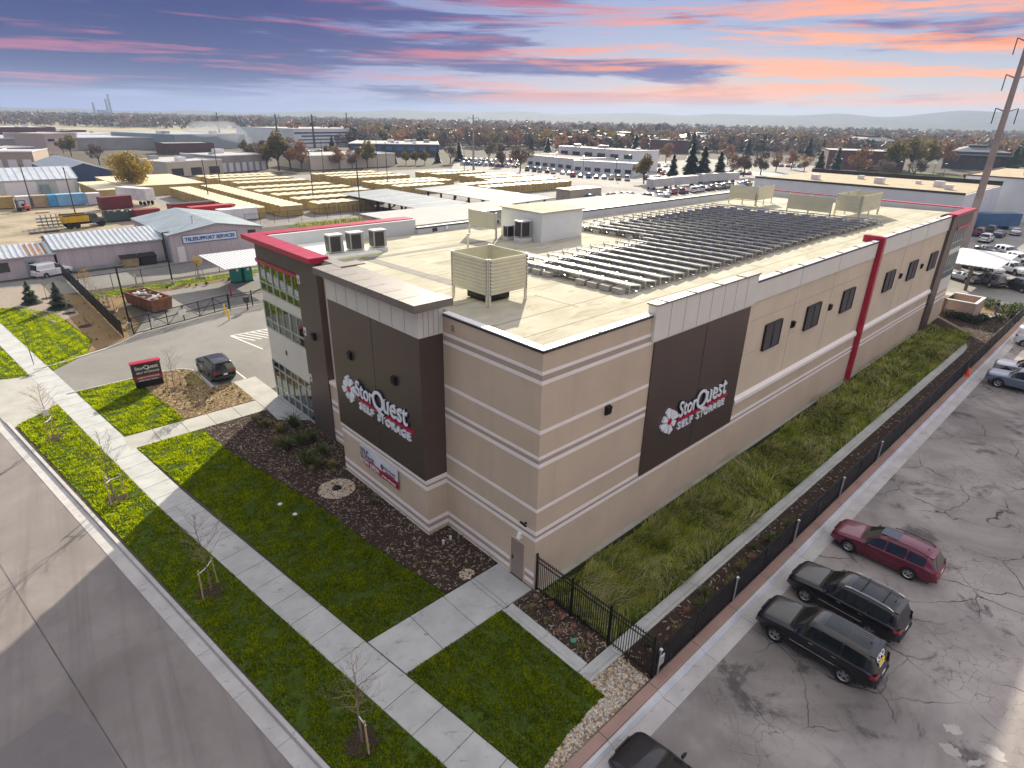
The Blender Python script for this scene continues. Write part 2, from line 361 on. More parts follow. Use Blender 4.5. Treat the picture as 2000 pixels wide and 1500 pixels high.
ribbon('kerb_stone', [(-13.15, 46.6), (-11.5, 46.85), (-8.9, 47.85), (-7.4, 48.45), (-6.1, 49.4), (-4.7, 50.6), (-2.6, 52.4)], .3, -.1, .03, M_CONC_C, ed)
# lawns
LAWN_A = [(-7.35, 2.5), (-3.25, 2.5), (-3.97, 8.06), (-4.37, 12.9), (-5.3, 18.5), (-5.94, 22.7), (-6.18, 26.45), ST(27.5, -6.98 + OFF(27.5))]
LAWN_B = [ST(29.75, -6.97 + OFF(29.75)), (-6.66, 28.68), (-6.75, 31.5), (-7.15, 35.0), (-7.2, 36.3), (-7.3, 39.04), ST(40.2, -6.97 + OFF(40.2))]
LAWN_D = [ST(.9, -6.97), (-1.98, .0), (-1.96, -5.04), (-2.0, -5.9), (-4.1, -6.0), (-5.9, -6.3), ST(-5.75, -6.97)]
STRIP1 = [ST(-12, -11.13), ST(-12, -8.6), ST(20, -8.6), ST(38.7, -8.6 + OFF(38.7)), ST(37.0, -10.9)]
STRIP2 = [ST(48.2, -10.9), ST(46.4, -8.65 + OFF(47)), ST(85, -8.6 + OFF(85)), ST(85, -11.1)]
LAWN_C = [ST(46.4, -7.0 + OFF(46)), (-9.1, 48.0), (-8.0, 52.0), (-8.6, 57.5), (-8.9, 63.0), (-11.6, 69.0), ST(72, -7.0 + OFF(72))]
for n_, P in (('lawn', LAWN_A), ('lawn', LAWN_B), ('lawn', LAWN_D), ('lawn', STRIP1), ('lawn', STRIP2), ('lawn', LAWN_C)): gmesh(n_, P, -.012, M_TURF, -.15)
# planting beds
BED_A = [(-3.2, 2.5), (0, 2.5), (0, 6.5), (-1.28, 6.5), (-1.28, 15.2), (0, 15.2), (0, 22.8), (-1.7, 24.3), (-1.6, 26.45), (-6.16, 26.45), (-5.92, 22.7), (-5.28, 18.5), (-4.35, 12.9), (-3.95, 8.06)]
BED_B = [(-6.64, 28.68), (-1.64, 28.68), (-1.64, 33.15), (-3.3, 33.15), (-3.33, 38.0), (-4.0, 38.8), (-5.1, 39.04), (-7.28, 39.04), (-7.18, 36.3), (-7.13, 35.0), (-6.73, 31.5)]
BED_C = [(-1.34, -.08), (0.2, -.08), (0.2, -4.42), (-1.34, -4.42)]
BED_D = [(-0.1, -5.13), (56.0, -5.13), (62, -4.2), (64.5, -2.5), (67, -2.5), (76, -6.5), (-.1, -6.55)]
BED_E = [(60.9, -.1), (66.5, -.1), (72, -3.4), (64.5, -2.9), (61.8, -4.4)]
gmesh('planting_bed', BED_A, .012, M_MULCH, -.12); gmesh('planting_bed', BED_B, .012, M_WOOD, -.12)
gmesh('planting_bed', BED_C, .012, M_MULCH, -.12); gmesh('planting_bed', BED_D, .008, M_MULCH, -.12); gmesh('planting_bed', BED_E, .014, M_MULCH, -.12)
gmesh('rock_bed', [(-1.98, -5.04), (-.05, -5.1), (-.05, -6.6), (-6.6, -6.66), (-6.4, -6.56), (-5.9, -6.28), (-4.1, -5.98), (-2.0, -5.88)], .0, M_GRAV, -.12)
# bioswale ground and concrete drain channel
TALL = [(.15, -.75), (60.5, -.45), (60.9, -4.3), (58, -4.5), (.15, -4.46)]
gmesh('swale_ground', [(.0, -.02), (61, -.02), (61, -4.5), (.0, -4.5)], -.03, m_soil('swale_soil', (.018, .022, .008), (.035, .04, .012), (.05, .05, .02), 4), -.12)
gmesh('wall_footing', [(.02, -.30), (60.6, -.12), (60.6, -.004), (.02, -.004)], .02, M_CONC_C, -.12)
dr = struct(thing('drain_channel', None, None))
def channel(P, parent, w=.62):
    for k in range(len(P) - 1):
        a = Vector(P[k]); c = Vector(P[k + 1]); u = (c - a).normalized(); v = Vector((-u.y, u.x)); L_ = (c - a).length
        b = MB()
        prof = [(-w / 2, -.1), (-w / 2, .03), (-w / 2 + .13, .03), (-.06, -.035), (.06, -.035), (w / 2 - .13, .03), (w / 2, .03), (w / 2, -.1)]
        V = []
        for e in (a + u * .008, c - u * .008): V += [(e.x + v.x * y, e.y + v.y * y, z) for y, z in prof]
        n = len(prof); b.add(V, [(i, i + n, i + n + 1, i + 1) for i in range(n - 1)] + [tuple(range(n)), tuple(range(2 * n - 1, n - 1, -1))])
        b.build('channel_segment', M_CONC, parent)
channel([(-1.66, .0), (-1.66, -2.3), (-1.66, -4.45)], dr); channel([(-1.95, -4.80), (-.05, -4.80)], dr)
xx = -.05
while xx < 53: channel([(xx, -4.80), (xx + 3.0, -4.80)], dr); xx += 3.0
channel([(xx, -4.80), (xx + 2.2, -4.65), (xx + 4.0, -4.1), (xx + 5.6, -3.3), (xx + 6.6, -3.1), (xx + 7.2, -3.5)], dr)
# pink cap wall, pale kerb, gutter and the old parking lot
pw = struct(thing('boundary_kerb', None, None)); xx = -40.0
while xx < 110:
    MB().box(xx + .01, xx + 3.04, -7.12, -6.70, -.1, .16).build('pink_coping', M_PINK, pw, bevel=.02)
    b = MB(); b.add([(xx + .01, -7.13, -.1), (xx + .01, -7.13, .10), (xx + .01, -7.26, .09), (xx + .01, -7.40, -.06), (xx + 3.04, -7.13, -.1), (xx + 3.04, -7.13, .10), (xx + 3.04, -7.26, .09), (xx + 3.04, -7.40, -.06)],
                    [(1, 0, 4, 5), (2, 1, 5, 6), (3, 2, 6, 7), (0, 1, 2, 3), (7, 6, 5, 4)]); b.build('kerb_stone', M_CURBW, pw)
    MB().box(xx + .01, xx + 3.04, -8.0, -7.40, -.12, -.03).build('gutter_pan', M_CONC_G, pw); xx += 3.05
gmesh('parking_lot', [(-60, -8.0), (140, -8.0), (140, -60), (-60, -60)], -.035, M_LOT)
gmesh('lot_patch', [g(*q)[:2] for q in ((1700, 1380), (1722, 1392), (1738, 1408), (1768, 1420), (1790, 1440), (1812, 1455), (1806, 1490), (1790, 1530), (1760, 1560), (1560, 1560), (1590, 1528), (1618, 1490), (1640, 1470), (1652, 1440), (1678, 1408))], -.031, m_asphalt('lot_patch_asphalt', (.25, .225, .218), patch=.2, crack=.3))
LOTMK = m_concrete('worn_white_paint', (.40, .37, .35), .8, (.25, .22, .21))
for px, py, r1, r2, sd in ((1863, 1424, .34, .24, 1), (1856, 1464, .30, .26, 2), (1944, 1468, .30, .30, 3), (1908, 1489, .40, .10, 4)):
    q = random.Random(sd); c = g(px, py); gmesh('lot_marking', [(c.x + math.cos(a) * r1 * q.uniform(.55, 1.25) * .8 + math.sin(a) * r2 * .5, c.y + math.sin(a) * r2 * q.uniform(.55, 1.3) - math.cos(a) * r1 * .5) for a in np.arange(22) * math.tau / 22], -.029, LOTMK)
# ---------------------------------------------------------------- the storage building
def m_stucco(name, c):
    m, nt, p = node_mat(name); t = NT(m); p.inputs['Roughness'].default_value = .88; p.inputs['Specular IOR Level'].default_value = .2
    cc = t.mix(t.step(t.noise(.35, 5, .6), .3, .7), tuple(x * .93 for x in c), tuple(min(1, x * 1.04) for x in c))
    cc = t.mix(t.math('MULTIPLY', t.step(t.noise(1.0, 5, .6, stretch=(1.6, 1.6, .06)), .5, .78), .22), cc, tuple(x * .68 for x in c))
    cc = t.mix(t.math('MULTIPLY', t.step(t.noise(9, 5, .7), .5, .8), .16), cc, tuple(x * .7 for x in c))
    t.col(cc); t.bump(t.noise(55, 4), .25, .02); return m
M_BEIGE = m_stucco('beige_stucco', (.58, .475, .35)); M_BEIGE_L = m_stucco('light_beige_stucco', (.65, .555, .41))
M_STRIPE = mat('pale_stripe_stucco', (.86, .80, .74), .85, var=.03, bump=.1, bs=55)
M_TAUPE = mat('taupe_stripe_gap', (.42, .35, .28), .85, var=.04)
M_BROWN = mat('dark_brown_metal', (.10, .073, .062), .38, .35, var=.06, vs=.35, spec=.5)
M_BROWN2 = mat('brown_eifs', (.115, .09, .075), .45, .2, var=.06, vs=.35)
M_CAPM = mat('grey_brown_coping', (.20, .18, .165), .45, .4, var=.08, vs=2)
M_CREAM = mat('cream_metal_panel', (.70, .69, .61), .5, .1, var=.03, vs=.8)
M_RED = mat('red_metal', (.42, .012, .045), .35, .25, var=.05, spec=.5)
M_WHITEF = mat('white_flashing', (.72, .71, .72), .4, .2, var=.05)
M_GREYW = mat('grey_parapet_membrane', (.50, .53, .54), .7, var=.05, vs=.7)
M_FRAME = mat('pale_green_window_frame', (.50, .56, .53), .4, .5, var=.03)
M_BLACK = mat('black_metal', (.012, .012, .013), .45, .3, var=.15)
M_DGREY = mat('dark_grey_metal', (.05, .048, .047), .5, .4, var=.1)
M_SEAM = mat('dark_seam', (.03, .026, .023), .8, var=0)
M_LIME = mat('lime_interior_wall', (.55, .70, .10), .8, var=.05)
M_INT = mat('pale_interior', (.78, .78, .68), .8, var=.04)
def m_roof():
    m, nt, p = node_mat('roof_membrane'); t = NT(m); p.inputs['Roughness'].default_value = .9; p.inputs['Specular IOR Level'].default_value = .08
    c = t.mix(t.step(t.noise(.35, 6, .6), .3, .7), (.37, .345, .265), (.47, .445, .36))
    c = t.mix(t.math('MULTIPLY', t.step(t.noise(.8, 8, .68, .7, stretch=(.5, 1.6, 1)), .50, .70), .6), c, (.23, .195, .12))
    c = t.mix(t.math('MULTIPLY', t.step(t.noise(6, 6, .7), .55, .75), .35), c, (.17, .14, .09))
    t.col(c); t.bump(t.noise(3, 4), .15, .02); return m
M_ROOF = m_roof()
def m_glass(name, tint=(.90, .98, .93), gl=.10):
    m, nt, p = node_mat(name); t = NT(m); t.N.remove(p)
    tr = t.N.new('ShaderNodeBsdfTransparent'); tr.inputs[0].default_value = (*tint, 1)
    gls = t.N.new('ShaderNodeBsdfGlossy'); gls.inputs['Roughness'].default_value = .02; gls.inputs[0].default_value = (.9, .95, .95, 1)
    fr = t.N.new('ShaderNodeFresnel'); fr.inputs[0].default_value = 1.5
    a = t.N.new('ShaderNodeMath'); a.operation = 'ADD'; t.L.new(fr.outputs[0], a.inputs[0]); a.inputs[1].default_value = gl; a.use_clamp = True
    mx = t.N.new('ShaderNodeMixShader'); t.L.new(a.outputs[0], mx.inputs[0]); t.L.new(tr.outputs[0], mx.inputs[1]); t.L.new(gls.outputs[0], mx.inputs[2])
    t.L.new(mx.outputs[0], t.N['Material Output'].inputs[0]); return m
M_GLASS = m_glass('window_glass')
B = thing('storage_building', 'long beige three storey self storage building with dark brown sign panels and solar roof', 'building')
LX, LY = 65.6, 24.6                     # plan size of the hall
RZ = lambda y: 11.72 - .018 * y         # gently falling roof
def part(name, m, *boxes, parent=B, bevel=0):
    b = MB()
    for bx in boxes: b.box(*bx)
    return b.build(name, m, parent, bevel=bevel)
part('wall', M_BEIGE, (0, 17.3, 0, 15.2, 0, 11.4))
part('wall', M_BEIGE, (17.3, 60.5, 0, LY, 0, 4.2))
part('wall', M_BEIGE_L, (17.3, 60.5, .06, LY, 4.2, 10.75))
part('wall', M_BEIGE, (6.2, 17.3, 15.2, 27.5, 0, 11.2), (17.3, 23, LY, 27.5, 0, 11.2))
# street side recess between the sign bay and the brown pier
part('wall', M_BEIGE_L, (.32, 6.2, 15.2, 18.92, 4.35, 11.05)); part('wall', M_BEIGE, (0, 6.2, 15.2, 18.92, 0, 4.2))
# projecting sign bay
part('sign_bay_wall', M_BEIGE, (-1.28, -.001, 6.5, 15.2, 0, 3.36))
# roof surface
b = MB(); b.add([(.25, .25, RZ(0)), (65.2, .25, RZ(0)), (65.2, 24.5, RZ(24.5)), (23, 24.5, RZ(24.5)), (23, 27.4, RZ(27.4)), (6.1, 27.4, RZ(27.4)), (.25, 27.4, RZ(27.4))], [(0, 1, 2, 3, 4, 5, 6)])
roof = b.build('roof_surface', M_ROOF, B)
M_RSEAM = mat('roof_seam_dirt', (.18, .15, .10), .9, var=.25, vs=2)
for i, y in enumerate((2.0, 4.1, 7.9, 10.8, 13.9, 16.8, 19.8, 22.7)):
    x0 = .4 if y < 15 else 7
    for x in np.arange(x0, 64, 11.3):
        yy = y + random.Random(i * 7 + int(x)).uniform(-.03, .03)
        b = MB(); b.add([(x, yy - .035, RZ(yy) + .006), (min(x + 11.2, 64.9), yy - .03, RZ(yy) + .006), (min(x + 11.2, 64.9), yy + .035, RZ(yy) + .006), (x, yy + .03, RZ(yy) + .006)], [(0, 1, 2, 3)]); b.build('roof_seam', M_RSEAM, roof)
for y, x in ((5.2, 6.2), (9.2, 9.0), (12.6, 5.0), (3.1, 22), (17, 34), (6, 40), (2.8, 52)):
    b = MB(); b.add([(x - .04, y - 1.6, RZ(y - 1.6) + .006), (x + .04, y - 1.6, RZ(y - 1.6) + .006), (x + .04, y + 1.5, RZ(y + 1.5) + .006), (x - .04, y + 1.5, RZ(y + 1.5) + .006)], [(0, 1, 2, 3)]); b.build('roof_seam', M_RSEAM, roof)
M_WALKP = mat('grey_walkway_pad', (.20, .19, .17), .9, var=.15)
for x0, x1, y0, y1 in ((4.2, 4.95, 10.2, 21.5), (4.95, 23, 20.6, 21.25)):
    b = MB(); b.add([(x0, y0, RZ(y0) + .012), (x1, y0, RZ(y0) + .012), (x1, y1, RZ(y1) + .012), (x0, y1, RZ(y1) + .012)], [(0, 1, 2, 3)]); b.build('walkway_pad', M_WALKP, roof)
# edge copings: near corner, long side, back, with joint lips
def coping(x0, x1, y0, y1, z, m=M_WHITEF, mf=M_DGREY, w=.12):
    o = part('coping', m, (x0, x1, y0, y1, z, z + .05)); MB().box(x0 - .012, x1 + .012, y0 - .012, y1 + .012, z - .10, z - .002).build('fascia', mf, o)
part('parapet', M_BEIGE, (0, 7.28, 0, .28, 11.4, 11.88), (0, .28, .28, 6.5, 11.4, 11.88)); coping(-.03, 7.25, -.03, .34, 11.89); coping(-.03, .34, .345, 6.45, 11.885)
part('parapet_panel', M_CREAM, (17.32, 37.3, -.03, .28, 10.62, 11.86)); coping(17.3, 37.3, -.05, .33, 11.88, M_WHITEF)
part('parapet_panel', M_CREAM, (38.1, 58.2, -.03, .28, 10.62, 12.0)); coping(38.1, 58.2, -.05, .33, 12.02)
lip = MB().box(-.05, .05, -.05, .36, 0, .035).mesh('joint_lip', M_CAPM)
for x in (3.4, 20.5, 23.6, 26.8, 29.9, 33.1, 36.2, 41.5, 45.4, 48.6, 50.6, 54.0): inst('joint_lip', lip, B, (x, 0, 11.945 if x < 37.5 else 12.075))
# long wall: cream raised parapet over the sign panel
part('parapet_panel', M_CREAM, (7.3, 17.28, -.16, .3, 10.60, 12.36)); part('coping', M_CAPM, (7.22, 17.36, -.22, .36, 12.36, 12.44))
seamv = MB().box(-.010, .010, -.008, .0, 0, 1).mesh('panel_seam', mat('grey_seam', (.26, .25, .22), .8, var=0))
def vseam(x, y, z0, z1, name='panel_seam', face='y'):
    return inst(name, seamv, B, (x, y, z0), (0, 0, 0 if face == 'y' else -math.pi / 2), (1, 1, z1 - z0))
for k in range(1, 8): vseam(7.3 + k * 1.25, -.161, 10.62, 12.34)
for k in range(4): MB().box(8.0 + k * 2.5, 8.12 + k * 2.5, -.2, .34, 12.44, 12.475).build('joint_lip', M_CAPM, B)
part('sign_panel', M_BROWN, (7.62, 12.36, -.08, -.002, 3.02, 10.6)); part('sign_panel', M_BROWN, (12.41, 17.1, -.08, -.002, 3.02, 10.6))
part('panel_trim', M_CREAM, (7.55, 17.17, -.10, -.002, 10.52, 10.60))
# stripes
ST_Z = [(10.84, 11.02), (10.41, 10.61), (8.17, 8.37), (6.95, 7.13), (6.54, 6.76), (4.27, 4.47), (3.04, 3.26), (2.69, 2.90)]
for z0, z1 in ST_Z:
    x1 = 7.6 if z0 > 3.2 else (7.6 if z0 > 2.95 else 60.6)
    z0 += .015; z1 -= .015; part('stripe', M_STRIPE, (-.015, x1, -.015, -.001, z0, z1)); part('stripe', M_STRIPE, (-.015, -.001, -.0005, 6.48, z0, z1))
for z0, z1 in ((2.90, 3.04), (6.76, 6.95), (10.61, 10.84)):
    x1 = 7.6 if z0 > 3 else 60.6
    part('stripe_gap', M_TAUPE, (-.006, x1, -.006, -.0008, z0, z1)); part('stripe_gap', M_TAUPE, (-.006, -.0008, -.0003, 6.48, z0, z1))
part('stripe', M_STRIPE, (17.2, 60.6, -.015, -.001, 3.04, 3.26))
for z0, z1, m_, d in ((2.74, 2.98, M_STRIPE, .015), (2.98, 3.12, M_TAUPE, .006), (3.12, 3.36, M_STRIPE, .03), (.70, .92, M_STRIPE, .015), (.47, .70, M_TAUPE, .008), (.24, .47, M_STRIPE, .015)):
    part('stripe', m_, (-1.28 - d, -1.279, 6.5 - d, 15.2 + d, z0, z1)); part('stripe', m_, (-1.278, -.02, 6.5 - d, 6.499, z0, z1))
    if z0 < 1: part('stripe', m_, (-d, -.001, 1.60, 6.48, z0 + .01, z1 - .01)); part('stripe', m_, (-d, -.001, .02, .62, z0 + .01, z1 - .01)); part('stripe', m_, (-d, -.001, 15.25, 18.9, z0, z1))
part('footing_strip', M_WHITEF, (-1.31, -1.283, 6.47, 15.2, -.02, .05)); part('footing_strip', M_WHITEF, (-.03, -.003, 1.6, 6.47, -.02, .05))
# belt ledge along the long wall, with a weathered sloping top
def ledge(x0, x1):
    b = MB(); b.add([(x0, .07, 4.62), (x0, -.13, 4.42), (x0, -.13, 4.18), (x0, .0, 4.14), (x1, .07, 4.62), (x1, -.13, 4.42), (x1, -.13, 4.18), (x1, .0, 4.14)], [(1, 0, 4, 5), (2, 1, 5, 6), (3, 2, 6, 7), (0, 1, 2, 3), (7, 6, 5, 4)])
    b.build('belt_ledge', M_STRIPE, B)
ledge(17.2, 37.35); ledge(38.1, 58.3)
for x in (23.7, 29.9, 45.5, 50.6): vseam(x, .06, 4.62, 10.6, 'control_joint')
for x in (23.65, 29.9, 45.4, 50.55): vseam(x, -.031, 10.64, 11.84, 'control_joint')
for z in (7.3, 9.4): part('control_joint', M_TAUPE, (17.35, 37.2, .045, .0595, z, z + .012))
# red fin
part('red_fin', M_RED, (37.52, 38.0, -.34, .05, 0, 12.2)); part('red_fin', M_RED, (37.5, 38.02, .0505, 1.2, 11.75, 12.22))
part('red_fin_return', M_CREAM, (37.55, 37.95, 1.21, 1.26, 11.6, 12.15))
# louvred vents and lamps on the long wall
lv_f = MB(); lv_f.box(-1.12, 1.12, -.10, -.04, 0, .08); lv_f.box(-1.12, 1.12, -.10, -.04, 1.64, 1.72); lv_f.box(-1.12, -1.04, -.10, -.04, .08, 1.64); lv_f.box(1.04, 1.12, -.10, -.04, .08, 1.64); lv_f.box(-.03, .03, -.10, -.04, .08, 1.64); lv_f = lv_f.mesh('louvre_frame', M_DGREY)
lv_b = MB().box(-1.1, 1.1, -.04, .05, 0, 1.72).mesh('louvre_vent', M_BLACK)
bl = MB(); bl.add([(-1.03, -.09, 0), (1.03, -.09, 0), (1.03, -.045, .06), (-1.03, -.045, .06), (-1.03, -.08, -.01), (1.03, -.08, -.01), (1.03, -.04, .05), (-1.03, -.04, .05)], [(0, 1, 2, 3), (7, 6, 5, 4), (0, 4, 5, 1)]); bl = bl.mesh('louvre_blade', M_DGREY)
for x in (20.9, 27.0, 33.4, 42.75, 49.1, 55.6):
    o = inst('louvre_vent', lv_b, B, (x, 0, 7.05)); inst('louvre_frame', lv_f, o)
    for k in range(14): inst('louvre_blade', bl, o, (0, 0, .10 + k * .11))
lamp = MB(); lamp.add([(-.16, 0, 0), (.16, 0, 0), (.16, 0, .5), (-.16, 0, .5), (-.16, -.16, .06), (.16, -.16, .06), (.16, -.2, .44), (.16 - .32, -.2, .44)], [(4, 5, 6, 7), (0, 4, 7, 3), (1, 2, 6, 5), (3, 7, 6, 2), (0, 1, 5, 4)]); lamp = lamp.mesh('wall_lamp', M_BLACK)
for x, z in ((4.39, 7.7), (23.9, 7.7), (30.1, 7.7), (45.9, 7.6), (52.1, 7.6)): inst('wall_lamp', lamp, B, (x, -.002 if x < 10 else .055, z))
for x, y, z in ((-1.362, 13.06, 7.95), (-1.362, 8.7, 7.92), (-.16, 20.0, 6.9)): inst('wall_lamp', lamp, B, (x, y, z), (0, 0, -math.pi / 2))
# ---- sign bay on the street side
part('sign_panel', M_BROWN, (-1.36, -1.0, 6.5, 10.66, 3.36, 10.95)); part('sign_panel', M_BROWN, (-1.36, -1.0, 10.71, 15.16, 3.36, 10.95)); part('sign_panel', M_BROWN, (-.995, -.001, 6.5, 15.1, 3.36, 10.95))
part('parapet_panel', M_CREAM, (-1.40, -.02, 6.44, 15.12, 10.95, 12.42))
for k in range(1, 8): vseam(-1.401, 6.44 + k * 1.08, 10.97, 12.4, face='x')
for k in range(1, 5): vseam(-1.40 + k * .28, 6.439, 10.97, 12.4)
part('bay_edge_trim', M_BEIGE_L, (-1.33, -.02, 15.165, 15.3, 3.36, 10.95))
# grey brown cornice: one coping tray per joint, on a continuous fascia
yy = [5.74, 7.0, 8.35, 9.7, 11.05, 12.4, 13.75, 15.1]
for a, c in zip(yy, yy[1:]): MB().box(-2.04, -.95, a + (.02 if a > 5.8 else 0), c - .02, 12.72, 12.77).build('coping_tray', M_CAPM, B)
part('cornice', M_CAPM, (-2.05, .07, 5.73, 15.1, 12.42, 12.715)); MB().box(-.94, .06, 5.74, 6.75, 12.72, 12.77).build('coping_tray', M_CAPM, B)
b = MB(); b.add([(-.94, 6.8, 12.717), (-.94, 15.0, 12.717), (.9, 15.0, 11.6), (.9, 6.8, 11.6)], [(0, 1, 2, 3)]); b.add([(-.94, 6.8, 12.717), (.9, 6.8, 11.6), (-.94, 6.8, 11.6)], [(0, 1, 2)]); b.add([(-.94, 15.0, 12.717), (-.94, 15, 11.6), (.9, 15.0, 11.6)], [(0, 1, 2)])
b.build('roof_cricket', M_ROOF, B)
MB().box(-.94, .6, 14.2, 15.1, 12.72, 12.78).build('coping_tray', M_CAPM, B)
# recess head and its cap
part('parapet_panel', M_CREAM, (.28, .6, 15.32, 18.9, 11.05, 12.2)); part('coping', M_CAPM, (.2, .9, 15.15, 18.9, 12.2, 12.27))
part('belt_ledge', M_STRIPE, (-.06, .32, 15.32, 18.9, 4.2, 4.42))
for z0, z1, m_ in ((2.85, 3.1, M_STRIPE), (2.6, 2.85, M_TAUPE), (2.35, 2.6, M_STRIPE)): part('stripe', m_, (-.015, -.001, 15.25, 18.9, z0, z1))
# brown pier beside the office glazing
part('pier', M_BROWN2, (-.12, .6, 18.92, 21.7, 0, 12.1), (.601, 6.2, 18.92, 21.7, 0, 11.2)); part('pier_reveal', M_BROWN, (-.12, .31, 18.86, 18.915, 4.44, 12.1))
for z in (10.3, 6.85, 3.55): pl = part('notice_plate', M_WHITEF, (-.145, -.121, 21.25, 21.6, z, z + .55)); MB().box(-.15, -.1455, 21.36, 21.5, z + .12, z + .34).build('plate_symbol', M_DGREY, pl)
# ---- glazed office corner
FX = 0.0
part('spandrel', M_CREAM, (FX, .12, 21.7, 28.25, 3.15, 5.72)); part('spandrel', M_CREAM, (FX, .12, 21.7, 28.25, 7.78, 8.5)); part('sill_wall', M_CREAM, (FX, .12, 21.7, 28.25, -.02, .16))
part('spandrel', M_BROWN2, (FX - .02, .3, 21.7, 28.3, 10.62, 12.1)); part('red_band', M_RED, (FX - .10, .02, 21.72, 28.36, 10.55, 10.80)); part('red_band', M_RED, (.021, 6.2, 28.28, 28.36, 10.55, 10.80))
part('spandrel', M_BROWN2, (.301, 6.2, 28.0, 28.3, 10.62, 12.1)); vseam(-.021, 23.2, 10.8, 12.08, face='x')
for z0, z1 in ((3.15, 5.72), (7.78, 8.5), (-.02, .16)): part('spandrel', M_CREAM, (.121, 6.2, 28.13, 28.25, z0, z1))
part('office_wall', M_LIME, (6.0, 6.2, 21.7, 28.1, .1, 11.4)); part('office_floor', M_INT, (.13, 6.0, 21.7, 28.12, 3.3, 3.55), (.13, 6.0, 21.7, 28.12, 7.9, 8.2), (.13, 6.0, 21.7, 28.12, -.05, .02)); part('office_wall', M_LIME, (.31, 6.0, 21.701, 21.78, .1, 11.4)); part('office_ceiling', M_INT, (.31, 6.2, 21.7, 28.0, 11.38, 11.5))
def glazing(z0, z1, tr):
    """bays between vertical mullions; each pane is a piece of its own"""
    for side in (0, 1):
        n = 6; L0, L1 = (21.75, 28.2) if side == 0 else (.15, 6.15)
        ys = np.linspace(L0, L1, n + 1)
        for i, y in enumerate(ys):
            w = .075 if i % 2 == 0 else .04
            if side == 0: part('mullion', M_FRAME, (-.03, .09, y - w, y + w, z0, z1))
            else: part('mullion', M_FRAME, (y - w, y + w, 28.16, 28.28, z0, z1))
        for z in (z0, *tr, z1):
            if side == 0: part('transom', M_FRAME, (-.012, .075, L0, L1, z - .045, z + .045))
            else: part('transom', M_FRAME, (L0, L1, 28.175, 28.262, z - .045, z + .045))
        zz = [z0, *tr, z1]
        for i in range(n):
            for a, c in zip(zz, zz[1:]):
                if side == 0: MB().box(.025, .035, ys[i] + .045, ys[i + 1] - .045, a + .045, c - .045).build('window_pane', M_GLASS, B)
                else: MB().box(ys[i] + .045, ys[i + 1] - .045, 28.21, 28.22, a + .045, c - .045).build('window_pane', M_GLASS, B)
glazing(8.5, 10.55, (9.15,)); glazing(5.72, 7.78, (6.38,)); glazing(.16, 3.15, (.95, 2.55))
# red cornice with coping trays
part('cornice', M_RED, (-.62, .62, 18.5, 28.95, 12.1, 12.36)); part('cornice', M_RED, (.621, 6.9, 27.75, 28.95, 12.1, 12.36))
yy = np.linspace(18.52, 28.93, 9)
for a, c in zip(yy, yy[1:]): MB().box(-.63, .62, a + .012, c - .012, 12.365, 12.42).build('coping_tray', M_RED, B)
xs = np.linspace(.64, 13.0, 9)
for a, c in zip(xs, xs[1:]): MB().box(a + .012, c - .012, 27.75, 28.94, 12.365, 12.42).build('coping_tray', M_RED, B)
part('cornice', M_RED, (6.901, 13.0, 27.7, 28.95, 12.1, 12.36))
part('parapet', M_GREYW, (.62, 13.0, 27.45, 27.72, 10.9, 12.36)); part('parapet', M_GREYW, (.4, .64, 18.92, 27.45, 11.2, 12.36)); part('wall', M_BEIGE, (6.2, 13.0, 27.73, 28.0, 0, 12.1))
# street side vent, lamp, camera, door
dr_ = part('door', mat('tan_steel_door', (.30, .24, .205), .5, .1, var=.03), (.05, .09, .70, 1.56, .03, 2.14)); part('door_handle', M_BLACK, (.0, .05, 1.42, 1.48, 1.0, 1.12), parent=dr_); part('door_frame', M_BEIGE, (-.03, .04, .62, .69, .0, 2.22), (-.03, .04, 1.57, 1.64, .0, 2.22), (-.03, .04, .69, 1.57, 2.15, 2.22), parent=dr_); part('door_sill', M_DGREY, (-.02, .05, .70, 1.56, .005, .03), parent=dr_)
part('door_recess', M_BEIGE, (-.0015, -.0008, .69, 1.57, .03, 2.15)); MB().box(-.006, -.002, .70, 1.56, .03, 2.14).build('door_leaf', MATS['tan_steel_door'], dr_)
MB().box(-.06, -.006, 1.40, 1.46, .98, 1.14).build('door_handle', M_BLACK, dr_)
wl = MB(); wl.add([(0, -.12, 0), (0, .12, 0), (0, .09, .3), (0, -.09, .3), (-.17, -.11, .02), (-.17, .11, .02), (-.08, .08, .28), (-.08, -.08, .28)], [(4, 7, 6, 5), (0, 4, 5, 1), (0, 3, 7, 4), (1, 5, 6, 2), (2, 6, 7, 3)]); wl.build('door_lamp', mat('white_lamp', (.8, .8, .8), .3, var=0), B, loc=(-.003, .98, 2.42))
cm = MB(); cm.tube((0, 0, 0), (-.16, 0, 0), .025); cm.tube((-.16, -.17, -.03), (-.17, .2, .03), .05, .055, 10); cm.tube((0, 0, 0), (-.03, 0, 0), .06); cm.build('security_camera', M_BLACK, B, loc=(-.02, .62, 3.45))
vt = part('vent_grille', M_BEIGE, (-.03, -.001, 5.55, 5.85, 11.18, 11.55))
for k in range(5): part('vent_slot', M_SEAM, (-.034, -.0305, 5.59, 5.81, 11.22 + k * .065, 11.25 + k * .065), parent=vt)
part('wall_plate', M_DGREY, (-.03, -.001, 25.2, 25.4, 4.3, 4.62)); part('wall_plate', M_STRIPE, (-.05, -.002, 15.9, 16.05, 3.55, 4.0))
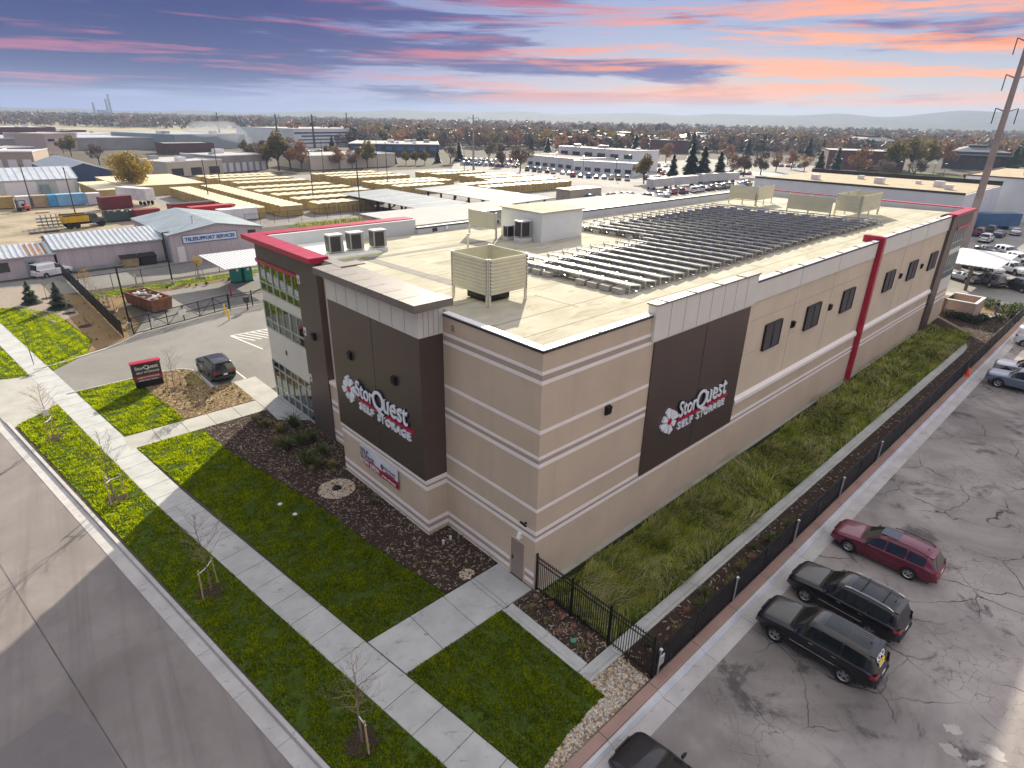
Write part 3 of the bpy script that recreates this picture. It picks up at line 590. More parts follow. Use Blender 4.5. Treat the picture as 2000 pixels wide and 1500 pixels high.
# ---- far end tower with glazing
part('pier', M_BROWN2, (58.25, 60.5, -.22, 1.0, 0, 11.95)); part('wall', M_BEIGE, (60.5, LX, -.06, LY, 0, 3.6)); part('wall', M_BEIGE, (58.3, LX, 1.0, LY, 3.6, 11.4)); part('wall', M_BEIGE, (58.3, 60.5, 1.001, LY, 3.6, 3.7))
part('spandrel', M_CREAM, (60.5, LX, -.06, .9, 3.6, 5.1), (60.5, LX, -.06, .9, 7.75, 8.25)); part('spandrel', M_BROWN2, (58.2, 66.0, -.26, .99, 10.6, 11.95)); part('red_band', M_RED, (60.4, 66.06, -.34, -.261, 10.45, 10.75)); part('cornice', M_RED, (58.1, 66.15, -.42, .5, 11.95, 12.2)); part('cornice', M_RED, (65.2, 66.15, .5, 12.5, 11.95, 12.2)); part('parapet', M_GREYW, (65.0, 65.19, .5, 24.3, 10.8, 12.1)); part('stripe', M_STRIPE, (60.5, LX, -.085, -.061, 2.45, 2.7), (60.5, LX, -.085, -.061, 2.95, 3.2))
for z0, z1, tr in ((5.1, 7.75, 5.85), (8.25, 10.55, 8.95)):
    xs = np.linspace(60.6, 65.5, 7)
    for i, x in enumerate(xs): part('mullion', M_FRAME, (x - .06, x + .06, -.1, .0, z0, z1))
    for z in (z0, tr, z1): part('transom', M_FRAME, (60.6, 65.5, -.08, -.02, z - .05, z + .05))
    for i in range(6):
        for a, c in ((z0, tr), (tr, z1)): MB().box(xs[i] + .06, xs[i + 1] - .06, -.045, -.035, a + .05, c - .05).build('window_pane', M_GLASS, B)
part('office_wall', M_LIME, (60.5, LX, .91, .99, 3.6, 10.6))
# back and left parapets of the roof
part('parapet', M_GREYW, (23, 65.0, 24.3, 24.58, 10.8, 12.0)); part('parapet', M_GREYW, (22.75, 23.0, 24.3, 27.45, 10.8, 12.0)); part('parapet', M_GREYW, (13.0, 22.75, 27.2, 27.48, 10.8, 11.7)); part('parapet', M_GREYW, (20.2, 22.75, 27.481, 27.7, 10.8, 12.3))
coping(23.0, 65.0, 24.28, 24.62, 12.0); coping(13.0, 20.2, 27.18, 27.5, 11.7); part('coping', M_CAPM, (20.0, 23.5, 26.9, 27.9, 12.3, 12.5)); part('coping', M_RED, (65.0, 65.2, 12.5, 24.6, 12.1, 12.2))
for x, y in ((14.5, 27.19), (21.5, 27.19)): part('scupper', M_DGREY, (x, x + .5, y - .02, y, 11.27, 11.55))
for x in (15.9, 19.8): part('scupper', M_WHITEF, (x, x + .25, 27.15, 27.19, 11.3, 11.62))
# lettering and the pinwheel emblem
M_LET = mat('white_sign_face', (.80, .84, .86), .35, var=.02); M_RIM = mat('navy_letter_return', (.02, .025, .045), .5, var=0); M_REDL = mat('red_sign_face', (.55, .01, .06), .35, var=0)
def text_mesh(txt, size, depth, bold=0.0, font_sp=1.0):
    cu = bpy.data.curves.new('t', 'FONT'); cu.body = txt; cu.size = size; cu.extrude = depth / 2; cu.offset = bold; cu.space_character = font_sp; cu.resolution_u = 3
    o = bpy.data.objects.new('t', cu); me = bpy.data.meshes.new_from_object(o); bpy.data.objects.remove(o)
    return me
def put_text(txt, name, m, parent, mat_w, width, height, depth, bold=.0, sp=1.0, rim=None):
    """one extruded run of lettering, fitted to width x height, in the plane of mat_w (x along the text, y up)"""
    me = text_mesh(txt, 1.0, .1, bold, sp); n = len(me.vertices); co = np.empty(n * 3, np.float32); me.vertices.foreach_get('co', co); co = co.reshape(-1, 3)
    lo, hi = co.min(0), co.max(0); co[:, 0] = (co[:, 0] - lo[0]) / (hi[0] - lo[0]) * width; co[:, 1] = (co[:, 1] - lo[1]) / (hi[1] - lo[1]) * height; co[:, 2] = (co[:, 2] / .1 + .5) * depth
    me.vertices.foreach_set('co', co.ravel()); me.materials.clear(); me.materials.append(m); me.update()
    o = bpy.data.objects.new(name, me); COL.objects.link(o); o.parent = parent; o.matrix_basis = mat_w @ Matrix.Translation((0, 0, .03 if rim else 0))
    if rim: put_text(txt, name + '_rim', rim, o, Matrix.Translation((-.035, -.035, -.025)), width + .07, height + .07, depth * .8, bold + .028, sp)
    return o
def frame(o, xdir, ydir):
    x = Vector(xdir).normalized(); y = Vector(ydir).normalized(); z = x.cross(y)
    return Matrix(((x.x, y.x, z.x, o[0]), (x.y, y.y, z.y, o[1]), (x.z, y.z, z.z, o[2]), (0, 0, 0, 1)))
def pinwheel(parent, mw, r, depth):
    """eight petals round a red hub"""
    for k in range(8):
        a = k * math.pi / 4 + math.pi / 8 * .8; diag = k % 2 == 0; R1 = r * (1.12 if diag else .92); ha = R(15); hb = R(17)
        pol = lambda rr, t: (rr * math.cos(a + t), rr * math.sin(a + t))
        P = [pol(.30 * r, -ha * 1.1), pol(R1 * .62, -hb), pol(R1 * .93, -hb * 1.05), pol(R1, -hb * .55), pol(R1 * (.90 if diag else 1.0), hb * .9), pol(R1 * .6, hb), pol(.30 * r, ha * 1.1)]
        o = MB().prism(P, 0, depth).build('emblem_petal', M_LET, parent); o.matrix_basis = mw @ Matrix.Translation((0, 0, .012))
    P = [(.24 * r * math.cos(t), .24 * r * math.sin(t)) for t in np.arange(8) * math.pi / 4]
    o = MB().prism(P, 0, depth * 1.15).build('emblem_hub', M_REDL, parent); o.matrix_basis = mw @ Matrix.Translation((0, 0, .012))
def wall_sign(parent, ox, xdir, k=1.0):
    mw = lambda dx, dz: frame(Vector(ox) + Vector(xdir) * dx + Vector((0, 0, dz)), xdir, (0, 0, 1))
    pinwheel(parent, mw(.75, .52), .72, .12)
    put_text('Stor', 'sign_lettering', M_LET, parent, mw(1.58, .44), 1.75, .95, .12, .008, rim=M_RIM); put_text('Q', 'sign_lettering', M_LET, parent, mw(3.30, .12), 1.12, 1.35, .12, .008, rim=M_RIM); put_text('uest', 'sign_lettering', M_LET, parent, mw(4.36, .44), 2.2, .90, .12, .008, rim=M_RIM)
    for a, c in ((1.62, 4.1), (4.55, 6.95)): o = MB().box(a, c, .20, .31, 0, .1).build('sign_underline', M_REDL, parent); o.matrix_basis = mw(0, 0)
    put_text('SELF', 'sign_lettering', M_LET, parent, mw(1.72, -.35), 1.5, .45, .1, .02, 1.15); put_text('STORAGE', 'sign_lettering', M_LET, parent, mw(3.62, -.35), 3.05, .45, .1, .02, 1.12)
wall_sign(B, (-1.365, 14.2, 5.58), (0, -1, 0)); wall_sign(B, (8.95, -.085, 5.08), (1, 0, 0))
# ---------------------------------------------------------------- vehicles
def m_paint(name, c, metal=.25, r=.28):
    m, nt, p = node_mat(name); p.inputs['Base Color'].default_value = (*c, 1); p.inputs['Metallic'].default_value = metal; p.inputs['Roughness'].default_value = r
    p.inputs['Coat Weight'].default_value = .5; p.inputs['Coat Roughness'].default_value = .05; return m
PAINT = dict(black=m_paint('black_car_paint', (.006, .006, .008)), maroon=m_paint('maroon_car_paint', (.13, .008, .030)), navy=m_paint('navy_car_paint', (.035, .055, .10)),
             white=m_paint('white_car_paint', (.72, .73, .75), .0), silver=m_paint('silver_car_paint', (.42, .44, .47), .6), grey=m_paint('grey_car_paint', (.10, .105, .11), .5),
             blue=m_paint('blue_car_paint', (.03, .12, .38)), red=m_paint('red_car_paint', (.33, .02, .02)), tan=m_paint('tan_car_paint', (.35, .29, .20), .4), dark=m_paint('charcoal_car_paint', (.03, .032, .036), .4), steel=m_paint('steel_blue_car_paint', (.16, .20, .27), .5))
M_CGLASS = mat('car_glass', (.012, .016, .016), .06, 0, var=0, spec=.8)
M_TYRE = mat('tyre_rubber', (.014, .014, .014), .85, var=.2, vs=6)
M_RIM = mat('alloy_rim', (.48, .49, .50), .3, .85, var=.05)
M_PLAST = mat('black_trim_plastic', (.018, .018, .019), .6, var=.1)
M_CHROME = mat('chrome_trim', (.62, .63, .65), .15, .95, var=0)
M_HEADL = mat('headlamp_lens', (.55, .57, .58), .1, .2, var=0, spec=.8)
M_TAIL = mat('tail_lamp_lens', (.32, .008, .012), .15, 0, var=0, spec=.7)
M_AMBER = mat('amber_lens', (.65, .18, .02), .2, 0, var=0)
def lerp_table(T, x):
    xs = [a for a, _ in T]; return float(np.interp(x, xs, [b for _, b in T]))
def smooth_table(T, x, r=.10):
    return sum(lerp_table(T, x + d) * w for d, w in ((-r, .25), (0, .5), (r, .25)))
CAR = {   # all lengths in metres, x = 0 at the front bumper, z from the ground
 'suv': dict(L=4.75, W=.94, wb=(.92, 3.70), wr=.375, zb=.36, top=[(0, .78), (.06, .95), (.2, 1.02), (.9, 1.12), (1.32, 1.16), (1.42, 1.2), (1.98, 1.68), (2.25, 1.74), (3.4, 1.76), (4.2, 1.72), (4.38, 1.66), (4.62, 1.12), (4.7, 1.02), (4.75, .8)],
             belt=[(0, .7), (.15, .92), (1.3, 1.07), (4.4, 1.13), (4.75, .95)], wt=.70, ws=(1.40, 1.96), rw=(4.36, 4.62), sw=(1.62, 4.22), pil=(2.42, 3.36)),
 'wagon': dict(L=4.80, W=.91, wb=(.95, 3.69), wr=.345, zb=.28, top=[(0, .62), (.06, .78), (.25, .86), (.9, .96), (1.25, 1.0), (1.38, 1.04), (2.1, 1.50), (2.45, 1.56), (3.3, 1.57), (4.15, 1.50), (4.35, 1.43), (4.70, .98), (4.76, .9), (4.80, .65)],
             belt=[(0, .6), (.15, .78), (1.3, .93), (4.3, 1.0), (4.8, .85)], wt=.64, ws=(1.34, 2.08), rw=(4.33, 4.68), sw=(1.62, 4.2), pil=(2.5, 3.4)),
 'sedan': dict(L=4.75, W=.90, wb=(.93, 3.70), wr=.335, zb=.24, top=[(0, .55), (.06, .70), (.25, .78), (.9, .90), (1.35, .96), (1.5, 1.0), (2.2, 1.38), (2.6, 1.45), (3.1, 1.43), (3.5, 1.34), (4.05, 1.06), (4.2, 1.03), (4.6, 1.0), (4.7, .92), (4.75, .6)],
             belt=[(0, .54), (.15, .72), (1.4, .90), (4.0, .96), (4.75, .84)], wt=.58, ws=(1.46, 2.2), rw=(3.48, 4.02), sw=(1.7, 3.75), pil=(2.62, 3.4)),
 'minivan': dict(L=4.45, W=.91, wb=(.85, 3.55), wr=.33, zb=.26, top=[(0, .62), (.05, .80), (.2, .9), (.7, 1.02), (.95, 1.10), (1.75, 1.66), (2.1, 1.80), (4.1, 1.82), (4.3, 1.75), (4.41, 1.0), (4.45, .6)],
             belt=[(0, .6), (.15, .85), (1.0, 1.02), (4.3, 1.12), (4.45, .9)], wt=.74, ws=(.98, 1.74), rw=(4.28, 4.40), sw=(1.30, 2.25), pil=(2.26, 2.27)),
 'pickup': dict(L=5.6, W=.96, wb=(1.0, 4.45), wr=.40, zb=.42, top=[(0, .85), (.06, 1.05), (.2, 1.1), (1.2, 1.16), (1.45, 1.2), (2.05, 1.74), (2.3, 1.82), (3.3, 1.82), (3.55, 1.72), (3.72, 1.22), (3.8, 1.2), (5.5, 1.2), (5.56, 1.1), (5.6, .8)],
             belt=[(0, .8), (.15, 1.0), (1.4, 1.1), (5.6, 1.12)], wt=.72, ws=(1.46, 2.04), rw=(3.56, 3.72), sw=(1.66, 3.45), pil=(2.6, 3.2)),
}
def car_body(kind, nx, nv):
    """one lofted shell, split by position into body, glass and lamp pieces"""
    c = CAR[kind]; L_ = c['L']; W_ = c['W']
    xs = np.unique(np.concatenate([np.linspace(0, L_, nx), [c['ws'][0], c['ws'][1], c['rw'][0], c['rw'][1], .03, .1, L_ - .03, L_ - .1]])).tolist()
    prof_n = [0, .08, .2, .42, .5, .58, .78, .9, 1.0] if nv < 2 else [0, .06, .12, .2, .3, .42, .5, .54, .58, .66, .74, .80, .86, .93, 1.0]
    V = []; ROW = []
    for x in xs:
        T = smooth_table(c['top'], x, .05); Bz = min(smooth_table(c['belt'], x), T - .012)
        e = min(x, L_ - x); rnd = 1 - .13 * max(0, 1 - e / .55) ** 2.2 - .05 * max(0, 1 - e / .12) ** 2
        w = W_ * rnd; cab = np.clip((T - Bz - .06) / .45, 0, 1); wt = w * .86 * (1 - cab) + c['wt'] * cab * min(1, rnd + .05)
        zb = c['zb'] + .10 * max(0, 1 - e / .35)
        key = [(0, (0, zb)), (.08, (w * .90, zb)), (.12, (w * .955, zb + .04)), (.2, (w * .985, zb + .14)), (.3, (w, zb + (Bz - zb) * .45)), (.42, (w * .995, Bz - .10)), (.5, (w * .975, Bz - .02)), (.54, (w * .95, Bz)), (.58, (w * .935, Bz + .015 * cab)),
               (.80, (wt + .02 * cab, max(Bz, T - .085 * cab - .01))), (.86, (wt * .93, T - .03 * cab - .004)), (.93, (wt * .6, T + .012)), (1.0, (0, T + .022))]
        ks = [a for a, _ in key]; r = []
        for s in prof_n: V.append((x, float(np.interp(s, ks, [b[0] for _, b in key])), float(np.interp(s, ks, [b[1] for _, b in key])))); r.append(s)
    n = len(prof_n); V = np.array(V); nl = len(V)
    Vm = V.copy(); Vm[:, 1] *= -1; VV = np.vstack([V, Vm])
    # wheel arches: push side vertices out to the arch radius
    R_ = c['wr'] * 1.16
    faces = {'body': [], 'windscreen': [], 'rear_window': [], 'side_window': []}
    for i in range(len(xs) - 1):
        xm = (xs[i] + xs[i + 1]) / 2
        for j in range(n - 1):
            q = [i * n + j, (i + 1) * n + j, (i + 1) * n + j + 1, i * n + j + 1]
            cen = V[q].mean(0); sm = (prof_n[j] + prof_n[j + 1]) / 2
            if .08 < sm < .5 and any(math.hypot(cen[0] - wx, cen[2] - c['wr']) < R_ * .96 for wx in c['wb']): continue
            k = 'body'
            if c['ws'][0] <= xm <= c['ws'][1] and sm > .84: k = 'windscreen'
            elif c['rw'][0] <= xm <= c['rw'][1] and sm > .84: k = 'rear_window'
            elif .58 < sm < .81 and c['sw'][0] < xm < c['sw'][1]:
                zr = V[q][:, 2]; T = smooth_table(c['top'], xm, .05); Bz = smooth_table(c['belt'], xm)
                if T - Bz > .22 and not any(abs(xm - p) < .045 for p in c['pil']): k = 'side_window'
            faces[k].append(q)
    for wx in c['wb']:
        d = VV[:, [0, 2]] - np.array([wx, c['wr']]); rr = np.hypot(d[:, 0], d[:, 1]); ins = (rr < R_) & (rr > R_ * .5) & (np.abs(VV[:, 1]) > W_ * .8) & (VV[:, 2] < 1.0)
        VV[ins, 0] = wx + d[ins, 0] / rr[ins] * R_; VV[ins, 2] = c['wr'] + d[ins, 1] / rr[ins] * R_
    out = {}
    for k, F in faces.items():
        if not F: continue
        FF = [f[::-1] for f in F]; FM = [[a + nl for a in f] for f in F]
        if k == 'body':
            FF.append(list(range(n))); FM.append([nl + a for a in range(n - 1, -1, -1)])
            e0 = (len(xs) - 1) * n; FF.append(list(range(e0 + n - 1, e0 - 1, -1))); FM.append([nl + e0 + a for a in range(n)])
        out[k] = (VV, FF + FM if k != 'side_window' else None, (FF, FM))
    return out
def vf_mesh(name, V, F, m):
    used = sorted({a for f in F for a in f}); mp = {a: i for i, a in enumerate(used)}
    me = bpy.data.meshes.new(name); me.from_pydata([tuple(V[a]) for a in used], [], [[mp[a] for a in f] for f in F]); me.materials.append(m)
    bm = bmesh.new(); bm.from_mesh(me); bmesh.ops.remove_doubles(bm, verts=bm.verts, dist=.002); bm.to_mesh(me); bm.free()
    me.polygons.foreach_set('use_smooth', [True] * len(me.polygons)); me.update()
    return me
WHEELS = {}
def wheel_meshes(r, hi, spokes=5):
    k = (round(r, 3), hi, spokes)
    if k in WHEELS: return WHEELS[k]
    n = 28 if hi else 12
    ty = MB().lathe([(r * .62, -.10), (r * .94, -.11), (r, -.08), (r, .08), (r * .94, .11), (r * .62, .10)], n, axis='y').mesh('tyre', M_TYRE, True)
    rm = MB(); rm.lathe([(0, .045), (r * .16, .05), (r * .18, .02)], n, axis='y'); rm.lathe([(r * .55, .075), (r * .64, .10), (r * .64, -.02), (r * .55, -.02)], n, axis='y')
    for s in range(spokes):
        a = 2 * math.pi * s / spokes; d = (math.cos(a), math.sin(a)); nn = (-d[1], d[0]); w0, w1 = r * .09, r * .13
        P = [(d[0] * r * .12 + nn[0] * w0, d[1] * r * .12 + nn[1] * w0), (d[0] * r * .58 + nn[0] * w1, d[1] * r * .58 + nn[1] * w1), (d[0] * r * .58 - nn[0] * w1, d[1] * r * .58 - nn[1] * w1), (d[0] * r * .12 - nn[0] * w0, d[1] * r * .12 - nn[1] * w0)]
        rm.add([(p[0], .05, p[1]) for p in P] + [(p[0], .0, p[1]) for p in P], [(0, 1, 2, 3), (0, 4, 5, 1), (2, 6, 7, 3)])
    rmm = rm.mesh('rim', M_RIM, False); dk = MB().lathe([(0, .0), (r * .62, .0)], n, axis='y').mesh('brake_disc', M_PLAST)
    WHEELS[k] = (ty, rmm, dk); return WHEELS[k]
CARMESH = {}
def make_car(kind, paint, name, label, cat, pos, heading, hi=True, group=None, rails=None, ribs=False, spokes=5, clad=False, plate=True):
    """heading: direction the nose points (radians). pos: centre of the car on the ground."""
    c = CAR[kind]; L_ = c['L']; W_ = c['W']
    t = thing(name, label, cat, (pos[0], pos[1], pos[2] if len(pos) > 2 else 0), heading + math.pi, group)
    key = (kind, hi)
    if key not in CARMESH: CARMESH[key] = car_body(kind, 64 if hi else 20, 2 if hi else 1)
    pm = PAINT[paint]; OX = -L_ / 2
    for k, (V, F, (FF, FM)) in CARMESH[key].items():
        sets = [(k, F)] if F else [(k, FF), (k, FM)]
        for i, (nm, f) in enumerate(sets):
            ck = (kind, hi, k, i, paint if k == 'body' else '')
            if ck not in CARMESH_CACHE: CARMESH_CACHE[ck] = vf_mesh(nm, V, f, pm if k == 'body' else M_CGLASS)
            inst(nm, CARMESH_CACHE[ck], t, (OX, 0, 0))
    ty, rmm, dk = wheel_meshes(c['wr'], hi, spokes)
    for wx in c['wb']:
        for s in (1, -1):
            w = inst('wheel', ty, t, (OX + wx, s * (W_ - .115), c['wr']), (0, 0, 0 if s > 0 else math.pi)); inst('rim', rmm, w)
            if hi: inst('brake_disc', dk, w)
    ck = (kind, 'under')
    if ck not in CARMESH_CACHE:
        b = MB(); b.box(.25, L_ - .25, -W_ * .80, W_ * .80, c['zb'] - .10, c['zb'] + .02)
        for wx in c['wb']: b.box(wx - c['wr'] * 1.2, wx + c['wr'] * 1.2, -W_ * .78, W_ * .78, c['zb'], c['wr'] * 2.15)
        CARMESH_CACHE[ck] = b.mesh('underbody', M_PLAST)
    inst('underbody', CARMESH_CACHE[ck], t, (OX, 0, 0))
    zt = lerp_table(c['belt'], .2)
    for s in (1, -1):
        y = s * W_ * .66
        ck = (kind, 'lamp', s)
        if ck not in CARMESH_CACHE:
            b = MB(); z0 = zt - .17; w0, w1 = W_ * .48, W_ * .86
            b.add([(-.012, s * w0, z0), (.10, s * w1 * .985, z0 + .02), (.30, s * w1 * 1.105, z0 + .10), (.16, s * w1 * 1.0, z0 + .17), (.02, s * w0, z0 + .14)], [(0, 1, 2, 3, 4) if s < 0 else (4, 3, 2, 1, 0)])
            b.add([(-.012, s * w0, z0), (.02, s * w0, z0 + .14), (.05, s * w0 * .9, z0 + .1)], [(0, 1, 2)])
            CARMESH_CACHE[ck] = b.mesh('headlight', M_HEADL)
            zz = lerp_table(c['belt'], L_ - .3) - .2
            CARMESH_CACHE[(kind, 'tail', s)] = MB().add([(L_ + .006, s * W_ * .55, zz), (L_ - .06, s * W_ * .90, zz), (L_ - .25, s * W_ * .985, zz + .02), (L_ - .25, s * W_ * .985, zz + .17), (L_ - .08, s * W_ * .91, zz + .2), (L_ - .02, s * W_ * .55, zz + .17)], [(0, 1, 4, 5), (1, 2, 3, 4)]).mesh('taillight', M_TAIL)
            mz = lerp_table(c['belt'], c['sw'][0]) + .08; mx = c['sw'][0] + .1
            CARMESH_CACHE[(kind, 'mirror', s)] = MB().add([(mx, s * W_ * .94, mz - .04), (mx, s * (W_ + .17), mz - .02), (mx, s * (W_ + .17), mz + .11), (mx, s * W_ * .96, mz + .1), (mx - .09, s * W_ * .97, mz - .02), (mx - .07, s * (W_ + .13), mz), (mx - .07, s * (W_ + .13), mz + .09), (mx - .09, s * W_ * .97, mz + .08)],
                                                             [(0, 1, 2, 3), (4, 7, 6, 5), (0, 4, 5, 1), (3, 2, 6, 7), (1, 5, 6, 2), (0, 3, 7, 4)]).mesh('mirror', M_PLAST)
        inst('headlight', CARMESH_CACHE[ck], t, (OX, 0, 0)); inst('taillight', CARMESH_CACHE[(kind, 'tail', s)], t, (OX, 0, 0))
        if hi or kind != 'sedan': inst('mirror', CARMESH_CACHE[(kind, 'mirror', s)], t, (OX, 0, 0))
    if not hi: return t
    zf = zt - .32
    part('grille', M_PLAST, (OX - .015, OX + .05, -W_ * .42, W_ * .42, zt - .20, zt - .02), parent=t); part('bumper', M_PLAST if clad else pm, (OX - .035, OX + .15, -W_ * .80, W_ * .80, c['zb'] + .07, c['zb'] + .20), parent=t, bevel=.03)
    part('bumper', M_PLAST if clad else pm, (OX + L_ - .16, OX + L_ + .05, -W_ * .82, W_ * .82, c['zb'] + .10, c['zb'] + .25), parent=t, bevel=.03)
    if plate: part('licence_plate', M_LET, (OX + L_ + .005, OX + L_ + .022, -.16, .16, c['zb'] + .36, c['zb'] + .50), parent=t)
    for s in (1, -1):
        for xh in (2.22, 3.12): part('door_handle', M_CHROME if clad else pm, (OX + xh, OX + xh + .16, s * W_ - .01 if s > 0 else -W_ - .02, W_ + .02 if s > 0 else -W_ + .01, lerp_table(c['belt'], 2.5) - .12, lerp_table(c['belt'], 2.5) - .09), parent=t)
        for xd in (1.5, c['pil'][0], c['pil'][1]): part('door_seam', M_SEAM, (OX + xd - .006, OX + xd + .006, s * W_ * .998 - .004, s * W_ * .998 + .004, c['zb'] + .14, lerp_table(c['belt'], xd) - .06), parent=t)
        part('sill_trim', M_PLAST if clad else pm, (OX + c['wb'][0] + c['wr'] * 1.2, OX + c['wb'][1] - c['wr'] * 1.2, min(s * W_ * .93, s * W_ * 1.0), max(s * W_ * .93, s * W_ * 1.0), c['zb'] - .01, c['zb'] + .12), parent=t)
        if clad: part('side_moulding', M_CHROME, (OX + 1.5, OX + 3.4, s * W_ * 1.0 - .012, s * W_ * 1.0 + .012, c['zb'] + .26, c['zb'] + .30), parent=t)
        b = MB()   # wheel arch lips
        for wx in c['wb']:
            for a in range(12):
                t0, t1 = math.pi * a / 12, math.pi * (a + 1) / 12; R1 = c['wr'] * 1.14; R2 = c['wr'] * 1.27
                P = [(OX + wx + R1 * math.cos(t0), c['wr'] + R1 * math.sin(t0)), (OX + wx + R2 * math.cos(t0), c['wr'] + R2 * math.sin(t0)), (OX + wx + R2 * math.cos(t1), c['wr'] + R2 * math.sin(t1)), (OX + wx + R1 * math.cos(t1), c['wr'] + R1 * math.sin(t1))]
                b.add([(p[0], s * (W_ + .012), p[1]) for p in P] + [(p[0], s * (W_ - .12), p[1]) for p in P], [(0, 1, 2, 3), (0, 4, 7, 3), (1, 5, 6, 2)])
        b.build('wheel_arch', M_PLAST if clad else pm, t)
    if rails:
        for s in (1, -1):
            y = s * (c['wt'] - .05); x0, x1 = c['ws'][1] + .35, c['rw'][0] - .12; pts = []
            for k in range(9): u = k / 8; x = x0 + (x1 - x0) * u; pts.append((OX + x, y, lerp_table(c['top'], x) + .055 - (.05 if k in (0, 8) else 0)))
            MB().path(pts, .024, 6).build('roof_rail', rails, t)
        if rails is M_CHROME:
            for u in (.3, .75): x = x0 + (x1 - x0) * u; MB().tube((OX + x, -c['wt'] + .05, lerp_table(c['top'], x) + .06), (OX + x, c['wt'] - .05, lerp_table(c['top'], x) + .06), .022, n=6).build('roof_crossbar', M_PLAST, t)
    if ribs:
        for k in range(-3, 4):
            x0, x1 = c['ws'][1] + .5, c['rw'][0] - .25; y = k * .13
            pts = [(OX + x0 + (x1 - x0) * u, y, smooth_table(c['top'], x0 + (x1 - x0) * u, .05) + .018 - abs(k) * .0022) for u in (0, .25, .5, .75, 1)]
            MB().path(pts, .016, 5).build('roof_rib', M_PLAST, t)
    MB().tube((OX + c['rw'][0] - .3, 0, lerp_table(c['top'], c['rw'][0] - .3)), (OX + c['rw'][0] - .22, 0, lerp_table(c['top'], c['rw'][0] - .3) + .10), .03, .008, 6).build('antenna_fin', pm, t)
    MB().box(OX + c['rw'][0] - .10, OX + c['rw'][0] + .10, -c['wt'] * .88, c['wt'] * .88, lerp_table(c['top'], c['rw'][0]) + .0, lerp_table(c['top'], c['rw'][0]) + .045).build('rear_spoiler', pm, t, bevel=.015)
    return t
CARMESH_CACHE = {}
NY = math.pi / 2   # nose towards the fence
v = make_car('wagon', 'maroon', 'parked_wagon', 'maroon station wagon parked nose in beside two black SUVs', 'car', (14.9, -10.3, -.03), NY, rails=M_PLAST)
part('glass_roof', M_CGLASS, (-.35, .45, -.42, .42, 1.575, 1.592), parent=v, bevel=.01)
make_car('suv', 'black', 'parked_suv', 'black SUV with silver roof rails and cross bars parked beside the maroon wagon', 'car', (9.6, -10.33, -.03), NY - .03, rails=M_CHROME, ribs=True, clad=True)
v = make_car('suv', 'black', 'parked_suv', 'black SUV with KPO sign in its rear window and ribbed roof', 'car', (6.36, -10.43, -.03), NY, ribs=True, clad=True)
# rear window sign
M_YEL = mat('yellow_print', (.75, .50, .03), .5, var=0); M_WHT = mat('white_print', (.8, .8, .8), .5, var=0)
def rear_card(t, kind):
    c = CAR[kind]; OX = -c['L'] / 2; xa, xb = c['rw']; za, zb = lerp_table(c['top'], xa), lerp_table(c['top'], xb); d = Vector((xb - xa, 0, zb - za)).normalized(); n = Vector((-d.z, 0, d.x)); n = n if n.x > 0 else -n
    o = Vector((OX + xa, 0, za)) + d * .10 + n * .05
    put_text('KPO', 'window_lettering', M_WHT, t, frame(o + d * .23 + Vector((0, -.42, 0)), (0, 1, 0), -d), .78, .22, .008, .03)
    bb = MB().box(0, .6, 0, .14, 0, .006).build('window_card', M_YEL, t); bb.matrix_basis = frame(o + d * .40 + Vector((0, -.34, 0)), (0, 1, 0), -d)
    bb = MB().box(0, .5, 0, .04, 0, .006).build('window_card', M_WHT, t); bb.matrix_basis = frame(o + d * .46 + Vector((0, -.34, 0)), (0, 1, 0), -d)
rear_card(v, 'suv')
make_car('sedan', 'black', 'parked_sedan', 'black sedan at the bottom edge, only nose and windscreen in view', 'car', (-3.45, -10.12, -.03), NY)
make_car('pickup', 'steel', 'parked_pickup', 'dark steel blue pickup parked at the kerb past the orange cone', 'truck', (47.2, -11.0, -.03), NY)
make_car('pickup', 'silver', 'parked_pickup', 'silver pickup parked just beyond the dark steel blue pickup', 'truck', (50.7, -10.9, -.03), NY)
make_car('minivan', 'white', 'parked_van', 'white van with its tail to the mesh fence in the cracked lot', 'van', (61.9, -9.95, -.03), -NY)
make_car('suv', 'dark', 'parked_suv', 'charcoal SUV with roof rails in the bay beside the driveway bed', 'car', (-2.0, 35.75, -.01), NY, rails=M_PLAST)
make_car('minivan', 'white', 'parked_van', 'white minivan parked along the lilac shed wall', 'van', tuple(g(104, 537)[:2]) + (-.04,), math.atan2(*(lambda a: (a.y, a.x))(g(146, 528) - g(62, 545))))
# ---------------------------------------------------------------- roof equipment
M_ALU = mat('aluminium', (.52, .53, .53), .35, .8, var=.05); M_SOLAR = mat('solar_glass', (.12, .128, .135), .38, 0, var=.12, spec=.65); M_BLOCK = mat('concrete_block', (.33, .31, .29), .9, var=.12, vs=5)
M_SAGE = mat('sage_screen_board', (.58, .56, .40), .6, .05, var=.05); M_SAGEP = mat('sage_screen_post', (.62, .61, .50), .5, .3, var=.05); M_ACG = mat('grey_unit_casing', (.36, .37, .38), .4, .5, var=.05); M_ACW = mat('pale_unit_curb', (.60, .60, .58), .6, var=.05)
PD, PW = 1.0, 1.62
tl = R(9)
pb = MB(); pb.box(0, PD, -PW / 2 + .02, PW / 2 - .02, -.02, .012, 0); pb.box(-.03, 0, -PW / 2 + .01, PW / 2 - .01, -.06, .02, 1); pb.box(PD, PD + .02, -PW / 2 + .01, PW / 2 - .01, -.035, .018, 1); pb.box(0, PD, -PW / 2 + .01, -PW / 2 + .03, -.03, .0175, 1); pb.box(0, PD, PW / 2 - .03, PW / 2 - .01, -.03, .0175, 1)
panel_m = pb.mesh('solar_panel', [M_SOLAR, M_ALU])
